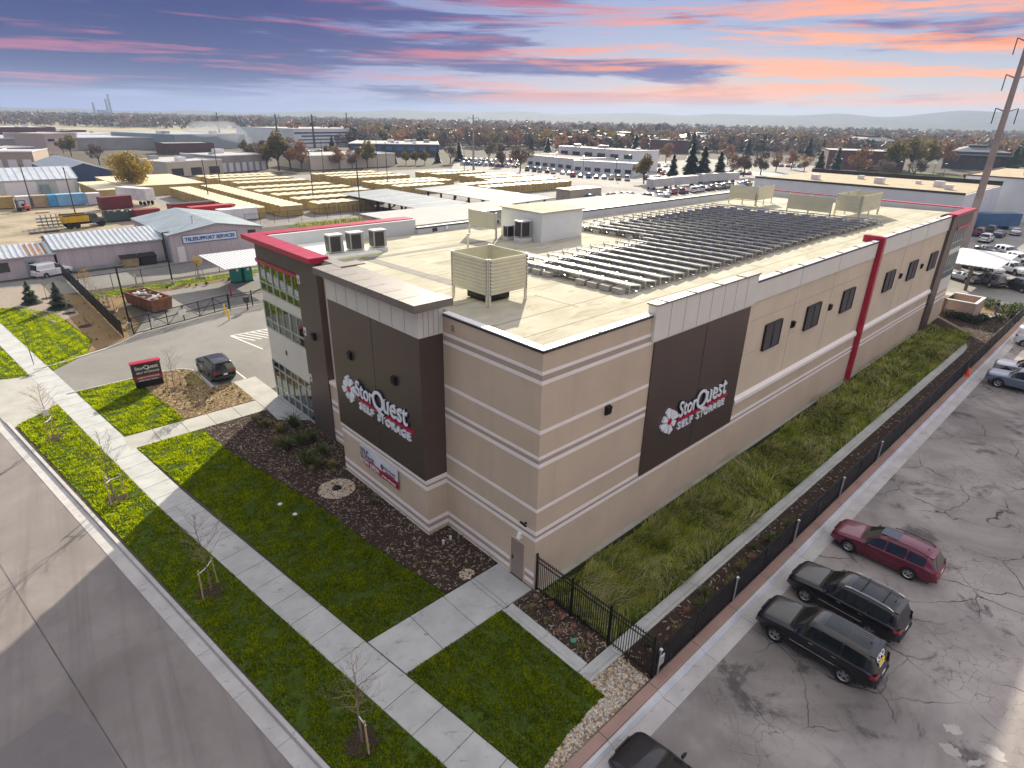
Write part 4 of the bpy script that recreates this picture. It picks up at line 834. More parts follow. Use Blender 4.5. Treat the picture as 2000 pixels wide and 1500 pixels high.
leg_m = MB().box(-.03, .03, -.03, .03, 0, .47).mesh('rack_leg', M_ALU); leg_s = MB().box(-.03, .03, -.03, .03, 0, .29).mesh('rack_leg', M_ALU); foot_m = MB().box(-.1, 1.3, -.05, .05, 0, .05).mesh('rack_foot', M_ALU)
blk_m = MB().box(-.2, .2, -.32, .32, .0, .3).mesh('ballast_block', M_BLOCK); loop_m = MB().path([(0, 0, 0), (0, 0, .3), (.55, 0, .27), (.55, 0, .05)], .02, 5).mesh('cable_hoop', M_ALU)
ORDR = 'first second third fourth fifth sixth seventh eighth ninth tenth eleventh twelfth thirteenth fourteenth fifteenth sixteenth seventeenth eighteenth nineteenth twentieth twenty-first twenty-second twenty-third twenty-fourth twenty-fifth twenty-sixth twenty-seventh'.split()
ORDR += ['twenty-eighth', 'twenty-ninth', 'thirtieth'] + ['thirty-' + w for w in ORDR[:9]] + ['fortieth']
for i in range(27):
    x = 10.1 + 1.45 * i
    y1 = 12.3 if x < 23.6 else 20.5
    if i < 2: y1 = 13.9
    yo, ye = 3.45 + .02 * i * (i < 20), y1
    n = max(2, round((ye - yo) / PW)); w = (ye - yo) / n
    which = 'row nearest the square board screen' if i == 0 else ('last row before the far screens' if i == 26 else ORDR[i] + ' row counted from the square board screen')
    rw = thing('solar_row', f'tilted rack of solar panels, {which}', 'solar panels', (x, yo, RZ(yo)), 0, 'rows of solar panels on the roof')
    slope = -.018
    for k in range(n):
        yk = (k + .5) * w; inst('solar_panel', panel_m, rw, (0, yk, slope * yk + .50), (0, tl, 0), (1, w / PW, 1))
    for k in range(n + 1):
        yk = min(k * w + .06, n * w - .06) if k else .06
        z = slope * yk + .015; f = inst('rack_foot', foot_m, rw, (0, yk, z)); inst('rack_leg', leg_m, f, (.04, 0, 0)); inst('rack_leg', leg_s, f, (.96, 0, 0))
    for k in range(n):
        if i == 0 and k == 2: continue
        yk = (k + .5) * w; inst('ballast_block', blk_m, rw, (-.02 if i else -.28, yk - .35, slope * yk + .02), (0, 0, .03 * ((k * 7 + i) % 5 - 2)))
        if i == 0: inst('ballast_block', blk_m, rw, (-.28, yk + .5, slope * yk + .02))
    inst('cable_hoop', loop_m, rw, (.1, n * w + .12, slope * n * w + .3))
# stair penthouse belongs to the building
part('penthouse', mat('white_penthouse_wall', (.66, .69, .68), .6, var=.03), (17.8, 22.5, 17.6, 22.2, 11.2, 13.55)); part('penthouse_roof', M_ROOF, (17.7, 22.6, 17.5, 22.3, 13.55, 13.62))
def ac_unit(x, y, rz, k, label, w=.95, h=1.15):
    z = RZ(y); t = thing('condenser_unit', label, 'air conditioner', (x, y, z), rz, 'condensers on the roof')
    part('unit_curb', M_ACW, (-.54 * k, .54 * k, -.42 * k, .42 * k, 0, .30 * k), parent=t, bevel=.02); c = part('casing', M_ACG, (-.5 * k, .5 * k, -.36 * k, .36 * k, .34 * k, (.34 + h) * k), parent=t, bevel=.02)
    part('top_panel', M_WHITEF, (-.52 * k, .52 * k, -.38 * k, .38 * k, (.34 + h) * k, (.38 + h) * k), parent=t); part('coil_face', M_DGREY, (-.512 * k, -.501 * k, -.33 * k, .33 * k, .42 * k, (.26 + h) * k), parent=t); part('coil_face', M_DGREY, (-.4 * k, .3 * k, -.372 * k, -.361 * k, .42 * k, (.26 + h) * k), parent=t)
    part('rating_plate', M_LET, (.501 * k, .508 * k, -.2 * k, .0, .5 * k, .75 * k), parent=t); MB().path([(.5 * k, .15, .9 * k), (.72 * k, .2, .8 * k), (.74 * k, .2, .3 * k), (.8 * k, .2, .05)], .03, 6).build('pipe', M_BLACK, t)
    b = MB(); b.box(.64 * k, .80 * k, .1, .28, 0, .26); b.build('pipe_box', M_ACW, t)
ac_unit(3.3, 22.9, R(-4), 1.0, 'grey condenser on pale curb closest to the red cornice'); ac_unit(4.85, 22.9, R(-4), 1.0, 'grey condenser on pale curb, middle of the three beside the cornice'); ac_unit(6.6, 22.8, R(-4), 1.0, 'grey condenser on pale curb farthest from the red cornice')
ac_unit(17.1, 18.9, R(-4), 1.05, 'tall condenser against the white penthouse wall'); ac_unit(16.9, 20.3, R(-4), .72, 'small condenser against the white penthouse wall')
bd = MB()
for q in range(3): pass
def screen(x0, y0, w, d, zb, h, label, sides='wsen', nb=10):
    """louvred board screen on posts; w along x, d along y"""
    t = thing('equipment_screen', label, 'screen', (x0, y0, RZ(y0)), 0, 'board screens round roof equipment')
    P = {'w': ((0, 0), (0, d)), 's': ((0, 0), (w, 0)), 'e': ((w, 0), (w, d)), 'n': ((0, d), (w, d))}
    done = set(); bh = h / nb
    for s in sides:
        a, c = P[s]; a = Vector(a); c = Vector(c); u = (c - a).normalized(); L_ = (c - a).length; nrm = Vector((0, -1)) if s == 's' else Vector((-1, 0)) if s == 'w' else Vector((1, 0)) if s == 'e' else Vector((0, 1))
        for k in range(nb):
            z0 = zb + k * bh; o0 = nrm * .06; o1 = nrm * .02
            V = []
            for e in (a + u * .04, c - u * .04): V += [(*(e + o0), z0), (*(e + o0), z0 + bh * .5), (*(e + o1), z0 + bh * .97), (*(e), z0 + bh * .97), (*(e), z0)]
            MB().add(V, [(0, 5, 6, 1), (1, 6, 7, 2), (2, 7, 8, 3), (3, 8, 9, 4), (4, 9, 5, 0), (0, 1, 2, 3, 4), (9, 8, 7, 6, 5)]).build('board', M_SAGE, t)
        npost = max(2, round(L_ / 2.2) + 1)
        for k in range(npost):
            p = a + u * (L_ * k / (npost - 1)) - nrm * .07; q = (round(p.x, 1), round(p.y, 1))
            if q in done: continue
            done.add(q); MB().box(p.x - .06, p.x + .06, p.y - .06, p.y + .06, 0, zb + h + .02).build('post', M_SAGEP, t)
    return t
screen(2.8, 6.5, 2.6, 2.85, .6, 1.75, 'square board screen round the rooftop unit at the near corner')
t = thing('rooftop_unit', 'low dark rooftop unit half hidden inside the near board screen', 'ventilator', (4.1, 8.0, RZ(8))); part('unit_body', M_BLACK, (-.75, .75, -.8, .8, .05, .55), parent=t); part('unit_hood', M_ACW, (-.45, .5, -.5, .5, .55, .95), parent=t)
screen(16.1, 21.0, .12, 3.3, .75, 1.25, 'flat board screen standing beside the white penthouse', 'w', 1); screen(53.6, 18.2, 4.0, 3.4, .6, 1.5, 'board screen at the far back of the roof', 'ws', 1)
screen(51.0, 6.2, 5.4, 2.4, .6, 1.6, 'long board screen beyond the solar panels near the far tower', 'wsen', 8); screen(50.2, 8.7, .12, 4.4, .4, 1.5, 'board screen panel set beside the long far screen', 'w', 1)
t = thing('vent_pipe', 'slim grey vent pipe standing alone on the pale roof', 'pipe', (11.2, 18.4, RZ(18.4))); MB().tube((0, 0, 0), (0, 0, 1.3), .08, n=10).build('pipe', M_SAGEP, t); MB().tube((0, 0, 0), (0, 0, .1), .18, .1, n=10).build('flashing', M_ACW, t)
# ---------------------------------------------------------------- fences
PICK = MB().box(-.012, .012, -.012, .012, 0, 1).mesh('picket', M_BLACK)
def picket_fence(name, label, A, Bp, h, post_every, gap, cat='fence'):
    A = Vector(A); Bp = Vector(Bp); u = (Bp - A).normalized(); L_ = (Bp - A).length
    t = thing(name, label, cat, (A.x, A.y, 0), math.atan2(u.y, u.x)); n = int(L_ / gap)
    for k in range(n + 1): inst('picket', PICK, t, (k * L_ / n, 0, .06), sc=(1, 1, h - .10))
    for z in (.18, h - .42, h - .18): part('rail', M_BLACK, (0, L_, -.018, .018, z, z + .04), parent=t)
    m = round(L_ / post_every)
    for k in range(m + 1): x = k * L_ / m; part('post', M_BLACK, (x - .04, x + .04, -.04, .04, 0, h + .05), parent=t)
    return t
picket_fence('picket_fence', 'black iron picket fence across the tall grass strip at the building corner', (.05, -.12), (.05, -6.52), 2.08, 2.13, .115)
def m_net(name, c, op):
    m, nt, p = node_mat(name); t = NT(m); p.inputs['Base Color'].default_value = (*c, 1); p.inputs['Roughness'].default_value = .8
    tr = t.N.new('ShaderNodeBsdfTransparent'); mx = t.N.new('ShaderNodeMixShader'); mx.inputs[0].default_value = op; t.L.new(tr.outputs[0], mx.inputs[1]); t.L.new(p.outputs[0], mx.inputs[2]); t.L.new(mx.outputs[0], t.N['Material Output'].inputs[0]); return m
M_NET = m_net('black_chain_mesh', (.008, .008, .010), .62); M_GALV = mat('galvanised_post', (.55, .57, .58), .4, .7, var=.08)
t = thing('mesh_fence', 'black mesh fence along the pink kerb beside the cracked lot', 'fence', (0, -6.62, 0))
n = 24
for k in range(n):
    part('mesh_panel', M_NET, (k * 3.1 + .05, k * 3.1 + 3.08, -.006, .006, .06, 1.50), parent=t)
for k in range(n + 1):
    part('post', M_BLACK, (k * 3.1 - .03, k * 3.1 + .03, -.03, .03, 0, 1.55), parent=t)
MB().tube((0, 0, 1.53), (n * 3.1, 0, 1.53), .024, n=6).build('top_rail', M_BLACK, t)
for i, x in enumerate((.2, 6.17, 12.5, 18.6, 25.0)):
    p = thing('galvanised_post', 'pale galvanised post ' + ('with white notice beside the picket fence corner' if i == 0 else ['', 'second', 'third', 'fourth', 'fifth'][i] + ' from the picket corner along the black mesh fence'), 'post', (x, -6.72, .16), 0, 'galvanised posts along the kerb')
    MB().tube((0, 0, 0), (0, .0, 1.3), .035, n=8).build('shaft', M_GALV, p); MB().box(-.06, .06, -.05, .05, 1.26, 1.36).build('cap', M_GALV, p)
    if i == 0: sg = part('notice', M_WHITEF, (-.10, .22, -.06, -.04, .55, 1.05), parent=p); [part('notice_line', M_DGREY, (-.06, .18, -.064, -.0605, .62 + k * .06, .64 + k * .06), parent=sg) for k in range(6)]
# ---------------------------------------------------------------- monument sign and banner
sd = math.atan2(36.43 - 36.59, -5.82 + 7.84)
t = thing('monument_sign', 'brown and red StorQuest monument sign at the edge of the driveway lawn', 'sign', (-7.84, 36.60, 0), sd)
M_SIGNB = mat('sign_brown', (.055, .048, .038), .5, var=.03)
part('base', M_BLACK, (.06, 2.0, -.02, .32, 0, .55), parent=t, bevel=.01); cb = part('cabinet', M_SIGNB, (0, 2.02, -.05, .36, .85, 2.05), parent=t, bevel=.01); part('red_panel', M_RED, (-.02, 2.04, -.07, .38, .74, 1.02), parent=t); part('address_panel', mat('slate_panel', (.06, .085, .09), .5, var=0), (.04, 1.98, -.045, .34, .55, .74), parent=t); part('cap', M_RED, (-.06, 2.08, -.14, .46, 2.05, 2.14), parent=t)
tm = Matrix.Identity(4)
M_WL = mat('white_lettering', (.85, .85, .83), .5, var=0)
for s, x, z, w, h, y, m_ in (('Stor', .22, 1.55, .62, .27, -.058, M_WL), ('Q', .82, 1.46, .38, .40, -.058, M_WL), ('uest', 1.18, 1.55, .66, .26, -.058, M_WL), ('SELF STORAGE', .26, 1.22, 1.6, .15, -.058, M_WL), ('CLIMATE CONTROLLED', .25, .83, 1.55, .12, -.078, M_WL), ('4750 Pearl Street', .32, .59, 1.35, .12, -.053, M_WL)):
    put_text(s, 'sign_lettering', m_, t, tm @ frame((x, y, z), (1, 0, 0), (0, 0, 1)), w, h, .012, .012)
t = thing('banner', 'white and red NOW OPEN banner tied below the street side sign panel', 'banner', (-1.345, 13.0, 1.6), 0)
V = []; F = []; nx = 24
for i in range(nx + 1):
    u = i / nx; sag = .06 * math.sin(u * math.pi) + .05 * math.sin(u * 9); bul = .02 * math.sin(u * 14) + .03 * math.sin(u * math.pi)
    for z, zz in ((0, -.04 * u), (.45, .45), (.46, .46), (1.28, 1.28 - .0 * u)): V.append((-bul * (1 if z < 1 else .6) - .02, -u * 3.95, zz + (0.05 - sag * 1.5 if z > 1 else 0) + (-.02 * math.sin(u * 7) if .4 < z < .5 else 0)))
for i in range(nx):
    for j in range(3): F.append((i * 4 + j, i * 4 + j + 1, i * 4 + j + 5, i * 4 + j + 4))
b = MB(); b.add(V, F); b.m = [0 if k % 3 == 0 else 1 for k in range(len(F))]; b.build('sheet', [M_RED, mat('white_vinyl', (.74, .74, .78), .4, var=.03)], t)
tm = Matrix.Identity(4); M_NVY = mat('navy_lettering', (.04, .04, .09), .5, var=0)
for s, y, z, w, h, m_ in (('SELF', -.14, .88, .9, .24, M_NVY), ('STORAGE', -.14, .55, 1.45, .26, M_NVY), ('NOW OPEN!', -.12, .12, 2.0, .30, M_WL), ('StorQuest', -2.75, .72, 1.05, .17, M_NVY), ('SELF STORAGE', -2.8, .58, .95, .08, M_NVY), ('(720) 408-0600', -2.4, .10, 1.4, .16, M_WL)):
    put_text(s, 'banner_lettering', m_, t, tm @ frame((-.105, y, z), (0, -1, 0), (0, 0, 1)), w, h, .01, .01)
bm_ = M_LET; M_LET = M_NVY; pinwheel(t, tm @ frame((-.11, -2.5, .78), (0, -1, 0), (0, 0, 1)), .17, .008); M_LET = bm_
# ---------------------------------------------------------------- trees
M_BARK = mat('young_bark', (.20, .155, .12), .9, var=.2, vs=8); M_TWIG = mat('winter_twig', (.26, .19, .14), .9, var=.2, vs=3); M_STAKE = mat('wood_stake', (.42, .31, .17), .8, var=.15, vs=5); M_BARKD = mat('dark_bark', (.09, .07, .055), .9, var=.25, vs=4)
def branches(h, seed, crown0=.33, spread=.5, dens=26, levels=2, thick=.045, up=.75):
    rng = random.Random(seed); tr = MB(); tw = MB(); pts = [Vector((0, 0, 0))]
    for k in range(1, 7): pts.append(Vector((rng.uniform(-1, 1) * .012 * h, rng.uniform(-1, 1) * .012 * h, h * k / 6)))
    for k in range(6): tr.tube(pts[k], pts[k + 1], thick * (1 - k / 6.6), thick * (1 - (k + 1) / 6.6), 7, caps=False)
    def at(z): f = min(5.999, z / h * 6); i = int(f); return pts[i].lerp(pts[i + 1], f - i)
    def grow(p, d, L_, r, lv):
        q = p; n = 3
        for s in range(n):
            d = (d + Vector((rng.uniform(-.25, .25), rng.uniform(-.25, .25), rng.uniform(-.05, .22)))).normalized(); e = q + d * L_ / n
            tw.tube(q, e, r * (1 - s / n * .7), r * (1 - (s + 1) / n * .7), 4 if lv < levels else 3, caps=False)
            if lv < levels:
                for _ in range(2 if lv else 3):
                    a = rng.uniform(0, 6.28); sd_ = Vector((math.cos(a), math.sin(a), rng.uniform(.1, .6))); grow(e, (d * .7 + sd_ * .7).normalized(), L_ * rng.uniform(.4, .6), r * .5, lv + 1)
            q = e
    for k in range(dens):
        u = k / dens; z = h * (crown0 + (1 - crown0) * u * .97); a = k * 2.4 + rng.uniform(-.4, .4); env = math.sin(math.pi * min(1, .22 + u * .8)) ** .7
        grow(at(z), Vector((math.cos(a), math.sin(a), up * rng.uniform(.7, 1.3))).normalized(), spread * h * .38 * env * rng.uniform(.8, 1.2) + .12, thick * .32 * (1.1 - u * .6), 1)
    return tr, tw
YT = [branches(4.3, s, .36, .62, 22) for s in (3, 8, 15)]
YT = [(a.mesh('trunk', M_BARK, True), c.mesh('crown', M_TWIG)) for a, c in YT]
STK = MB().tube((0, 0, -.05), (0, 0, 1.6), .035, n=6).mesh('stake', M_STAKE); M_STRAP = mat('white_strap', (.75, .75, .72), .6, var=0)
ring = MB(); rng = random.Random(5); ring.add([(0, 0, .06)] + [(.62 * math.cos(a) * rng.uniform(.85, 1.15), .62 * math.sin(a) * rng.uniform(.85, 1.15), .012) for a in np.arange(18) * math.tau / 18], [(0, i + 1, (i + 1) % 18 + 1) for i in range(18)])
ring = ring.mesh('mulch_ring', M_MULCH, True)
def street_tree(x, y, v, k, label, stakes=(20, 200), rz=0, white=False):
    t = thing('young_tree', label, 'tree', (x, y, 0), rz, 'staked young trees'); inst('trunk', YT[v][0], t, sc=(k, k, k)); inst('crown', YT[v][1], t, sc=(k, k, k)); inst('mulch_ring', ring, t, (0, 0, .01))
    for a in stakes:
        dx, dy = .55 * math.cos(R(a)), .55 * math.sin(R(a)); s = inst('stake', STK, t, (dx, dy, 0), (R(3) * math.sin(R(a)), -R(3) * math.cos(R(a)), 0))
        MB().path([(dx, dy, 1.45), (dx * .3, dy * .3, 1.36), (0, 0, 1.36)], .022, 5).build('strap', M_STRAP, t)
    if white: part('tree_tag', M_STRAP, (-.18, .12, -.16, -.1, 1.75, 2.2), parent=t)
    return t
street_tree(-13.94, 31.44, 0, .92, 'bare young tree in the verge with a white tag tied to its trunk', (60, 240), 0, True)
street_tree(-12.62, 20.75, 1, 1.02, 'bare young tree in the sunlit verge next to the shadow edge', (80, 200, 320), .6)
street_tree(-11.15, 9.81, 2, 1.0, 'bare young tree in the shaded verge beside the middle of the walk', (150, 330), 1.2)
street_tree(-9.8, -1.31, 0, .92, 'bare young tree in the verge where the entry path meets the sidewalk', (140, 300), 2.2)
M_LEAFY = m_leaf('olive_leaf', (.13, .12, .03), (.25, .22, .06), .4); M_ORL = m_leaf('orange_leaf', (.35, .16, .03), (.45, .25, .05), .4)
def leaf_cloud(n, rx, rz_, z0, size, seed, m, bias=.5, tris=True):
    rs = np.random.RandomState(seed); d = rs.normal(size=(n, 3)); d /= np.linalg.norm(d, axis=1)[:, None]; rad = rs.uniform(.25, 1, n) ** bias
    lump = 1 + .22 * np.sin(d[:, 0] * 5 + seed) * np.sin(d[:, 1] * 4 + 1) + .15 * np.sin(d[:, 2] * 7 + seed * 2)
    C = d * (rad * lump)[:, None] * np.array([rx, rx, rz_]) + np.array([0, 0, z0]); a = rs.normal(size=(n, 3)); a /= np.linalg.norm(a, axis=1)[:, None]; c2 = np.cross(a, rs.normal(size=(n, 3))); c2 /= np.linalg.norm(c2, axis=1)[:, None]; s = size * rs.uniform(.6, 1.4, n)[:, None]
    V = np.stack([C - a * s, C + c2 * s * .6, C + a * s, C - c2 * s * .6], 1).reshape(-1, 3); F = np.arange(4 * n).reshape(-1, 4); return V, F
def leaf_mesh(name, n, rx, rz_, z0, size, seed, m, bias=.5):
    V, F = leaf_cloud(n, rx, rz_, z0, size, seed, m, bias); o = soup(name, V, F, m); me = o.data; bpy.data.objects.remove(o); return me
for i, (px, py, h, lf, label) in enumerate(((390, 790, .65, M_LEAFY, 'small staked tree with sparse olive leaves in the tan bed, nearest the office path'), (343, 762, .8, None, 'thin bare young tree in the tan bed behind the monument sign'))):
    p = g(px, py); t = street_tree(p.x, p.y, i, h, label, (90, 270), i)
    if lf: inst('leaves', leaf_mesh('leaves', 420, .55, .75, 2.0, .055, 3 + i, lf), t)
# ---------------------------------------------------------------- grass, plants, rocks
def in_poly(P, X, Y):
    r = np.zeros(len(X), bool); n = len(P)
    for i in range(n):
        x0, y0 = P[i]; x1, y1 = P[(i + 1) % n]; c = ((y0 > Y) != (y1 > Y)) & (X < (x1 - x0) * (Y - y0) / ((y1 - y0) or 1e-9) + x0); r ^= c
    return r
def pts_in(P, dens, rs):
    P = [(p[0], p[1]) for p in P]; xs = [p[0] for p in P]; ys = [p[1] for p in P]; n = int((max(xs) - min(xs)) * (max(ys) - min(ys)) * dens); X = rs.uniform(min(xs), max(xs), n); Y = rs.uniform(min(ys), max(ys), n); k = in_poly(P, X, Y); return X[k], Y[k]
def lumps(X, Y, s, seed):
    rs = np.random.RandomState(seed); v = np.zeros(len(X))
    for _ in range(7): a = rs.uniform(0, 6.28); f = s * rs.uniform(.6, 1.9); v += np.sin((X * math.cos(a) + Y * math.sin(a)) * f + rs.uniform(0, 6.28))
    return v / 7
LAWN_M = [m_leaf('lawn_blade', (.11, .165, .002), (.21, .28, .002), .85, .8, 1.0), m_leaf('lawn_blade_light', (.34, .40, .002), (.46, .51, .004), .85, .8, 1.0)]
def turf(P, dens, seed, label):
    rs = np.random.RandomState(seed); X, Y = pts_in(P, dens, rs); l = lumps(X, Y, 3.2, seed) + lumps(X, Y, 8, seed + 1) * .7
    tr = np.abs(((X * NV.x + Y * NV.y) * 1.9) % 1 - .5) < .07
    k = (rs.uniform(-1, 1, len(X)) * .55 < l * 1.3 + .30) & ~(tr & (rs.uniform(0, 1, len(X)) < .75)); X = X[k]; Y = Y[k]; l = l[k]; n = len(X); h = rs.uniform(.05, .10, n) * (1 + .6 * l); a = rs.uniform(0, 6.28, n); w = .034; ln = rs.normal(0, .045, (n, 2))
    V = np.empty((n, 3, 3)); V[:, 0] = np.c_[X - np.cos(a) * w, Y - np.sin(a) * w, np.full(n, -.012)]; V[:, 1] = np.c_[X + np.cos(a) * w, Y + np.sin(a) * w, np.full(n, -.012)]; V[:, 2] = np.c_[X + ln[:, 0], Y + ln[:, 1], h]
    o = soup('grass', V.reshape(-1, 3), np.arange(3 * n).reshape(-1, 3), LAWN_M, (rs.uniform(0, 1, n) + l * .5 > .62).astype(int)); tag(o, label, 'grass', kind='stuff')
turf(LAWN_A, 620, 1, 'mown lawn between the sidewalk and the dark mulch bed'); turf(LAWN_B, 560, 2, 'mown lawn in front of the monument sign'); turf(LAWN_D, 620, 3, 'mown lawn patch beside the rock bed'); turf(STRIP1, 600, 4, 'mown verge between kerb and sidewalk'); turf(STRIP2, 320, 5, 'mown verge past the driveway'); turf(LAWN_C, 380, 6, 'mown lawn past the driveway')
TALL_M = [m_leaf('tall_grass_green', (.26, .30, .028), (.42, .46, .06), .45, .5, 1.0), m_leaf('tall_grass_dark', (.085, .13, .016), (.16, .21, .026), .3, .5, 1.0), m_leaf('tall_grass_straw', (.44, .38, .17), (.58, .52, .28), .4, .5, 1.0)]
def tall(P, dens, seed, label):
    rs = np.random.RandomState(seed); out = []
    X, Y = pts_in(P, dens, rs); keep = rs.uniform(0, 1, len(X)) < np.clip(14 / (X + 10), .22, 1); X = X[keep]; Y = Y[keep]; n = len(X); l = lumps(X, Y, 1.5, seed); l2 = lumps(X, Y, 4, seed + 3)
    h = rs.uniform(.28, .62, n) * (1 + .55 * l); far = np.clip((X + 10) / 14, 1, 4.5) ** .7; w = .014 * far * rs.uniform(.8, 1.3, n); a = rs.uniform(0, 6.28, n)
    da = lumps(X, Y, .9, seed + 9) * 6 + rs.normal(0, .7, n); ln = h * rs.uniform(.35, .95, n) * (1.1 + .6 * l2); dx, dy = np.cos(da) * ln, np.sin(da) * ln; z0 = -.03
    B0 = np.c_[X - np.cos(a) * w, Y - np.sin(a) * w, np.full(n, z0)]; B1 = np.c_[X + np.cos(a) * w, Y + np.sin(a) * w, np.full(n, z0)]
    M0 = np.c_[X + dx * .3 - np.cos(a) * w * .8, Y + dy * .3 - np.sin(a) * w * .8, h * .7]; M1 = np.c_[X + dx * .3 + np.cos(a) * w * .8, Y + dy * .3 + np.sin(a) * w * .8, h * .7]; T0 = np.c_[X + dx - np.cos(a) * w * .2, Y + dy - np.sin(a) * w * .2, h * .92]; T1 = np.c_[X + dx + np.cos(a) * w * .2, Y + dy + np.sin(a) * w * .2, h * .92]
    V = np.stack([B0, B1, M1, M0, T1, T0], 1).reshape(-1, 3); i = np.arange(n)[:, None] * 6; F = np.vstack([i + [0, 1, 2, 3], i + [3, 2, 4, 5]]); r = rs.uniform(0, 1, n); mi = np.where(r + l * .35 > .73, 2, np.where(r - l2 * .8 - l * .3 < .42, 1, 0)); o = soup('tall_grass', V, F, TALL_M, np.concatenate([mi, mi])); tag(o, label, 'grass', kind='stuff')
tall(TALL, 420, 11, 'tall wind blown grass in the strip along the long wall')
def tuft(n, h, sp, w, seed, m):
    rs = np.random.RandomState(seed); a = rs.uniform(0, 6.28, n); hh = h * rs.uniform(.6, 1.1, n); o = sp * rs.uniform(.2, 1, n); b = a + math.pi / 2; r0 = .06
    B0 = np.c_[np.cos(a) * r0 - np.cos(b) * w, np.sin(a) * r0 - np.sin(b) * w, np.zeros(n)]; B1 = np.c_[np.cos(a) * r0 + np.cos(b) * w, np.sin(a) * r0 + np.sin(b) * w, np.zeros(n)]; M0 = np.c_[np.cos(a) * o * .45 - np.cos(b) * w, np.sin(a) * o * .45 - np.sin(b) * w, hh * .75]; M1 = np.c_[np.cos(a) * o * .45 + np.cos(b) * w, np.sin(a) * o * .45 + np.sin(b) * w, hh * .75]; T0 = np.c_[np.cos(a) * o, np.sin(a) * o, hh * rs.uniform(.7, 1, n)]
    V = np.stack([B0, B1, M1, M0, T0, T0 + [0, 0, .004]], 1).reshape(-1, 3); i = np.arange(n)[:, None] * 6; F = np.vstack([i + [0, 1, 2, 3], i + [3, 2, 5, 4]]); o = soup('tuft', V, F, m); me = o.data; bpy.data.objects.remove(o); return me
M_TG = m_leaf('tuft_green', (.07, .10, .022), (.13, .16, .05), .3); M_TS = m_leaf('tuft_straw', (.34, .27, .15), (.46, .38, .25), .3); M_TP = m_leaf('tuft_rust', (.42, .20, .14), (.5, .30, .2), .3); M_TO = m_leaf('tuft_olive', (.20, .18, .05), (.30, .26, .09), .3)
TUFT = {'green': [tuft(90, .6, .6, .014, s, M_TG) for s in (1, 2)], 'straw': [tuft(50, .5, .4, .012, s, M_TS) for s in (3, 4)], 'rust': [tuft(60, .55, .3, .012, s, M_TP) for s in (5, 6)], 'olive': [tuft(70, .5, .5, .014, s, M_TO) for s in (7, 8)]}
def plants(spots, label, group, name='ornamental_grass'):
    if 'NTH' in label: spots = sorted(spots, key=lambda q: ((q[0] - CAMP.x) * CR[0][0] + (q[1] - CAMP.y) * CR[0][1]) / ((q[0] - CAMP.x) * CR[2][0] + (q[1] - CAMP.y) * CR[2][1] + 8.1))
    for i, (x, y, k, s) in enumerate(spots): o = inst(name, TUFT[k][i % 2], None, (x, y, .01), (0, 0, i * 1.3), (s, s, s)); tag(o, label.replace('NTH', ORDR[i]), 'grass tuft', group, 'thing')
rng = random.Random(2)
plants([(p.x, p.y, k, s) for px, py, k, s in ((560, 880, 'green', 1.7), (600, 905, 'green', 1.8), (630, 890, 'green', 1.5), (545, 845, 'olive', 1.6), (575, 835, 'green', 1.8), (520, 835, 'olive', 1.5), (540, 870, 'olive', 1.5), (590, 870, 'green', 1.8), (620, 915, 'green', 1.5), (500, 825, 'olive', 1.3), (610, 860, 'green', 1.4), (650, 915, 'olive', 1.3)) for p in (g(px, py),)], 'bushy green clump below the glazed office corner, NTH from the left', 'green clumps by the office glazing')
plants([(p.x, p.y, k, s) for px, py, k, s in ((455, 855, 'straw', .5), (480, 890, 'straw', .6), (595, 905, 'straw', .8), (560, 925, 'straw', .7), (610, 918, 'straw', .8), (650, 925, 'olive', .7), (530, 905, 'straw', .6), (500, 870, 'straw', .5), (575, 950, 'straw', .5), (705, 955, 'olive', .6), (730, 985, 'green', .7), (690, 1000, 'straw', .4), (755, 1035, 'straw', .6), (815, 1075, 'straw', .6), (820, 1105, 'olive', .5), (855, 1105, 'straw', .5), (840, 1120, 'straw', .45), (800, 1090, 'straw', .4), (885, 1100, 'straw', .35)) for p in (g(px, py),)], 'small dry tuft in the dark bed below the sign bay, NTH from the left', 'dry tufts in the dark bed')
plants([(p.x, p.y, k, s) for px, py, k, s in ((1048, 1175, 'rust', .7), (1075, 1190, 'rust', .8), (1092, 1212, 'rust', .9), (1033, 1195, 'olive', .7), (1120, 1232, 'rust', .7), (1092, 1243, 'rust', .8), (1150, 1250, 'rust', .7), (1136, 1270, 'olive', .7), (1068, 1215, 'olive', .5)) for p in (g(px, py),)], 'rust coloured tuft outside the picket fence, NTH from the left', 'rust tufts by the picket fence')
plants([(1.0 + i * .95 + rng.uniform(-.3, .3), -5.85 + rng.uniform(-.35, .3), rng.choice(['green', 'olive', 'rust', 'green']), rng.uniform(.6, 1.1)) for i in range(14)], 'grass clump behind the black mesh fence, NTH from the left', 'clumps behind the mesh fence')
plants([(x, y, rng.choice(['olive', 'straw', 'olive', 'green']), rng.uniform(.3, .55)) for x, y in ((rng.uniform(-6.3, -2.0), rng.uniform(29.2, 32.8)) for _ in range(22))] + [(rng.uniform(-6.5, -3.7), rng.uniform(33.2, 38.4), 'olive', rng.uniform(.35, .7)) for _ in range(16)], 'low dry shrub in the tan bed beside the driveway, NTH from the left', 'low shrubs in the tan bed')
def ico(sub=1):
    bm = bmesh.new(); bmesh.ops.create_icosphere(bm, subdivisions=sub, radius=1); V = np.array([v.co[:] for v in bm.verts]); F = np.array([[v.index for v in f.verts] for f in bm.faces]); bm.free(); return V, F
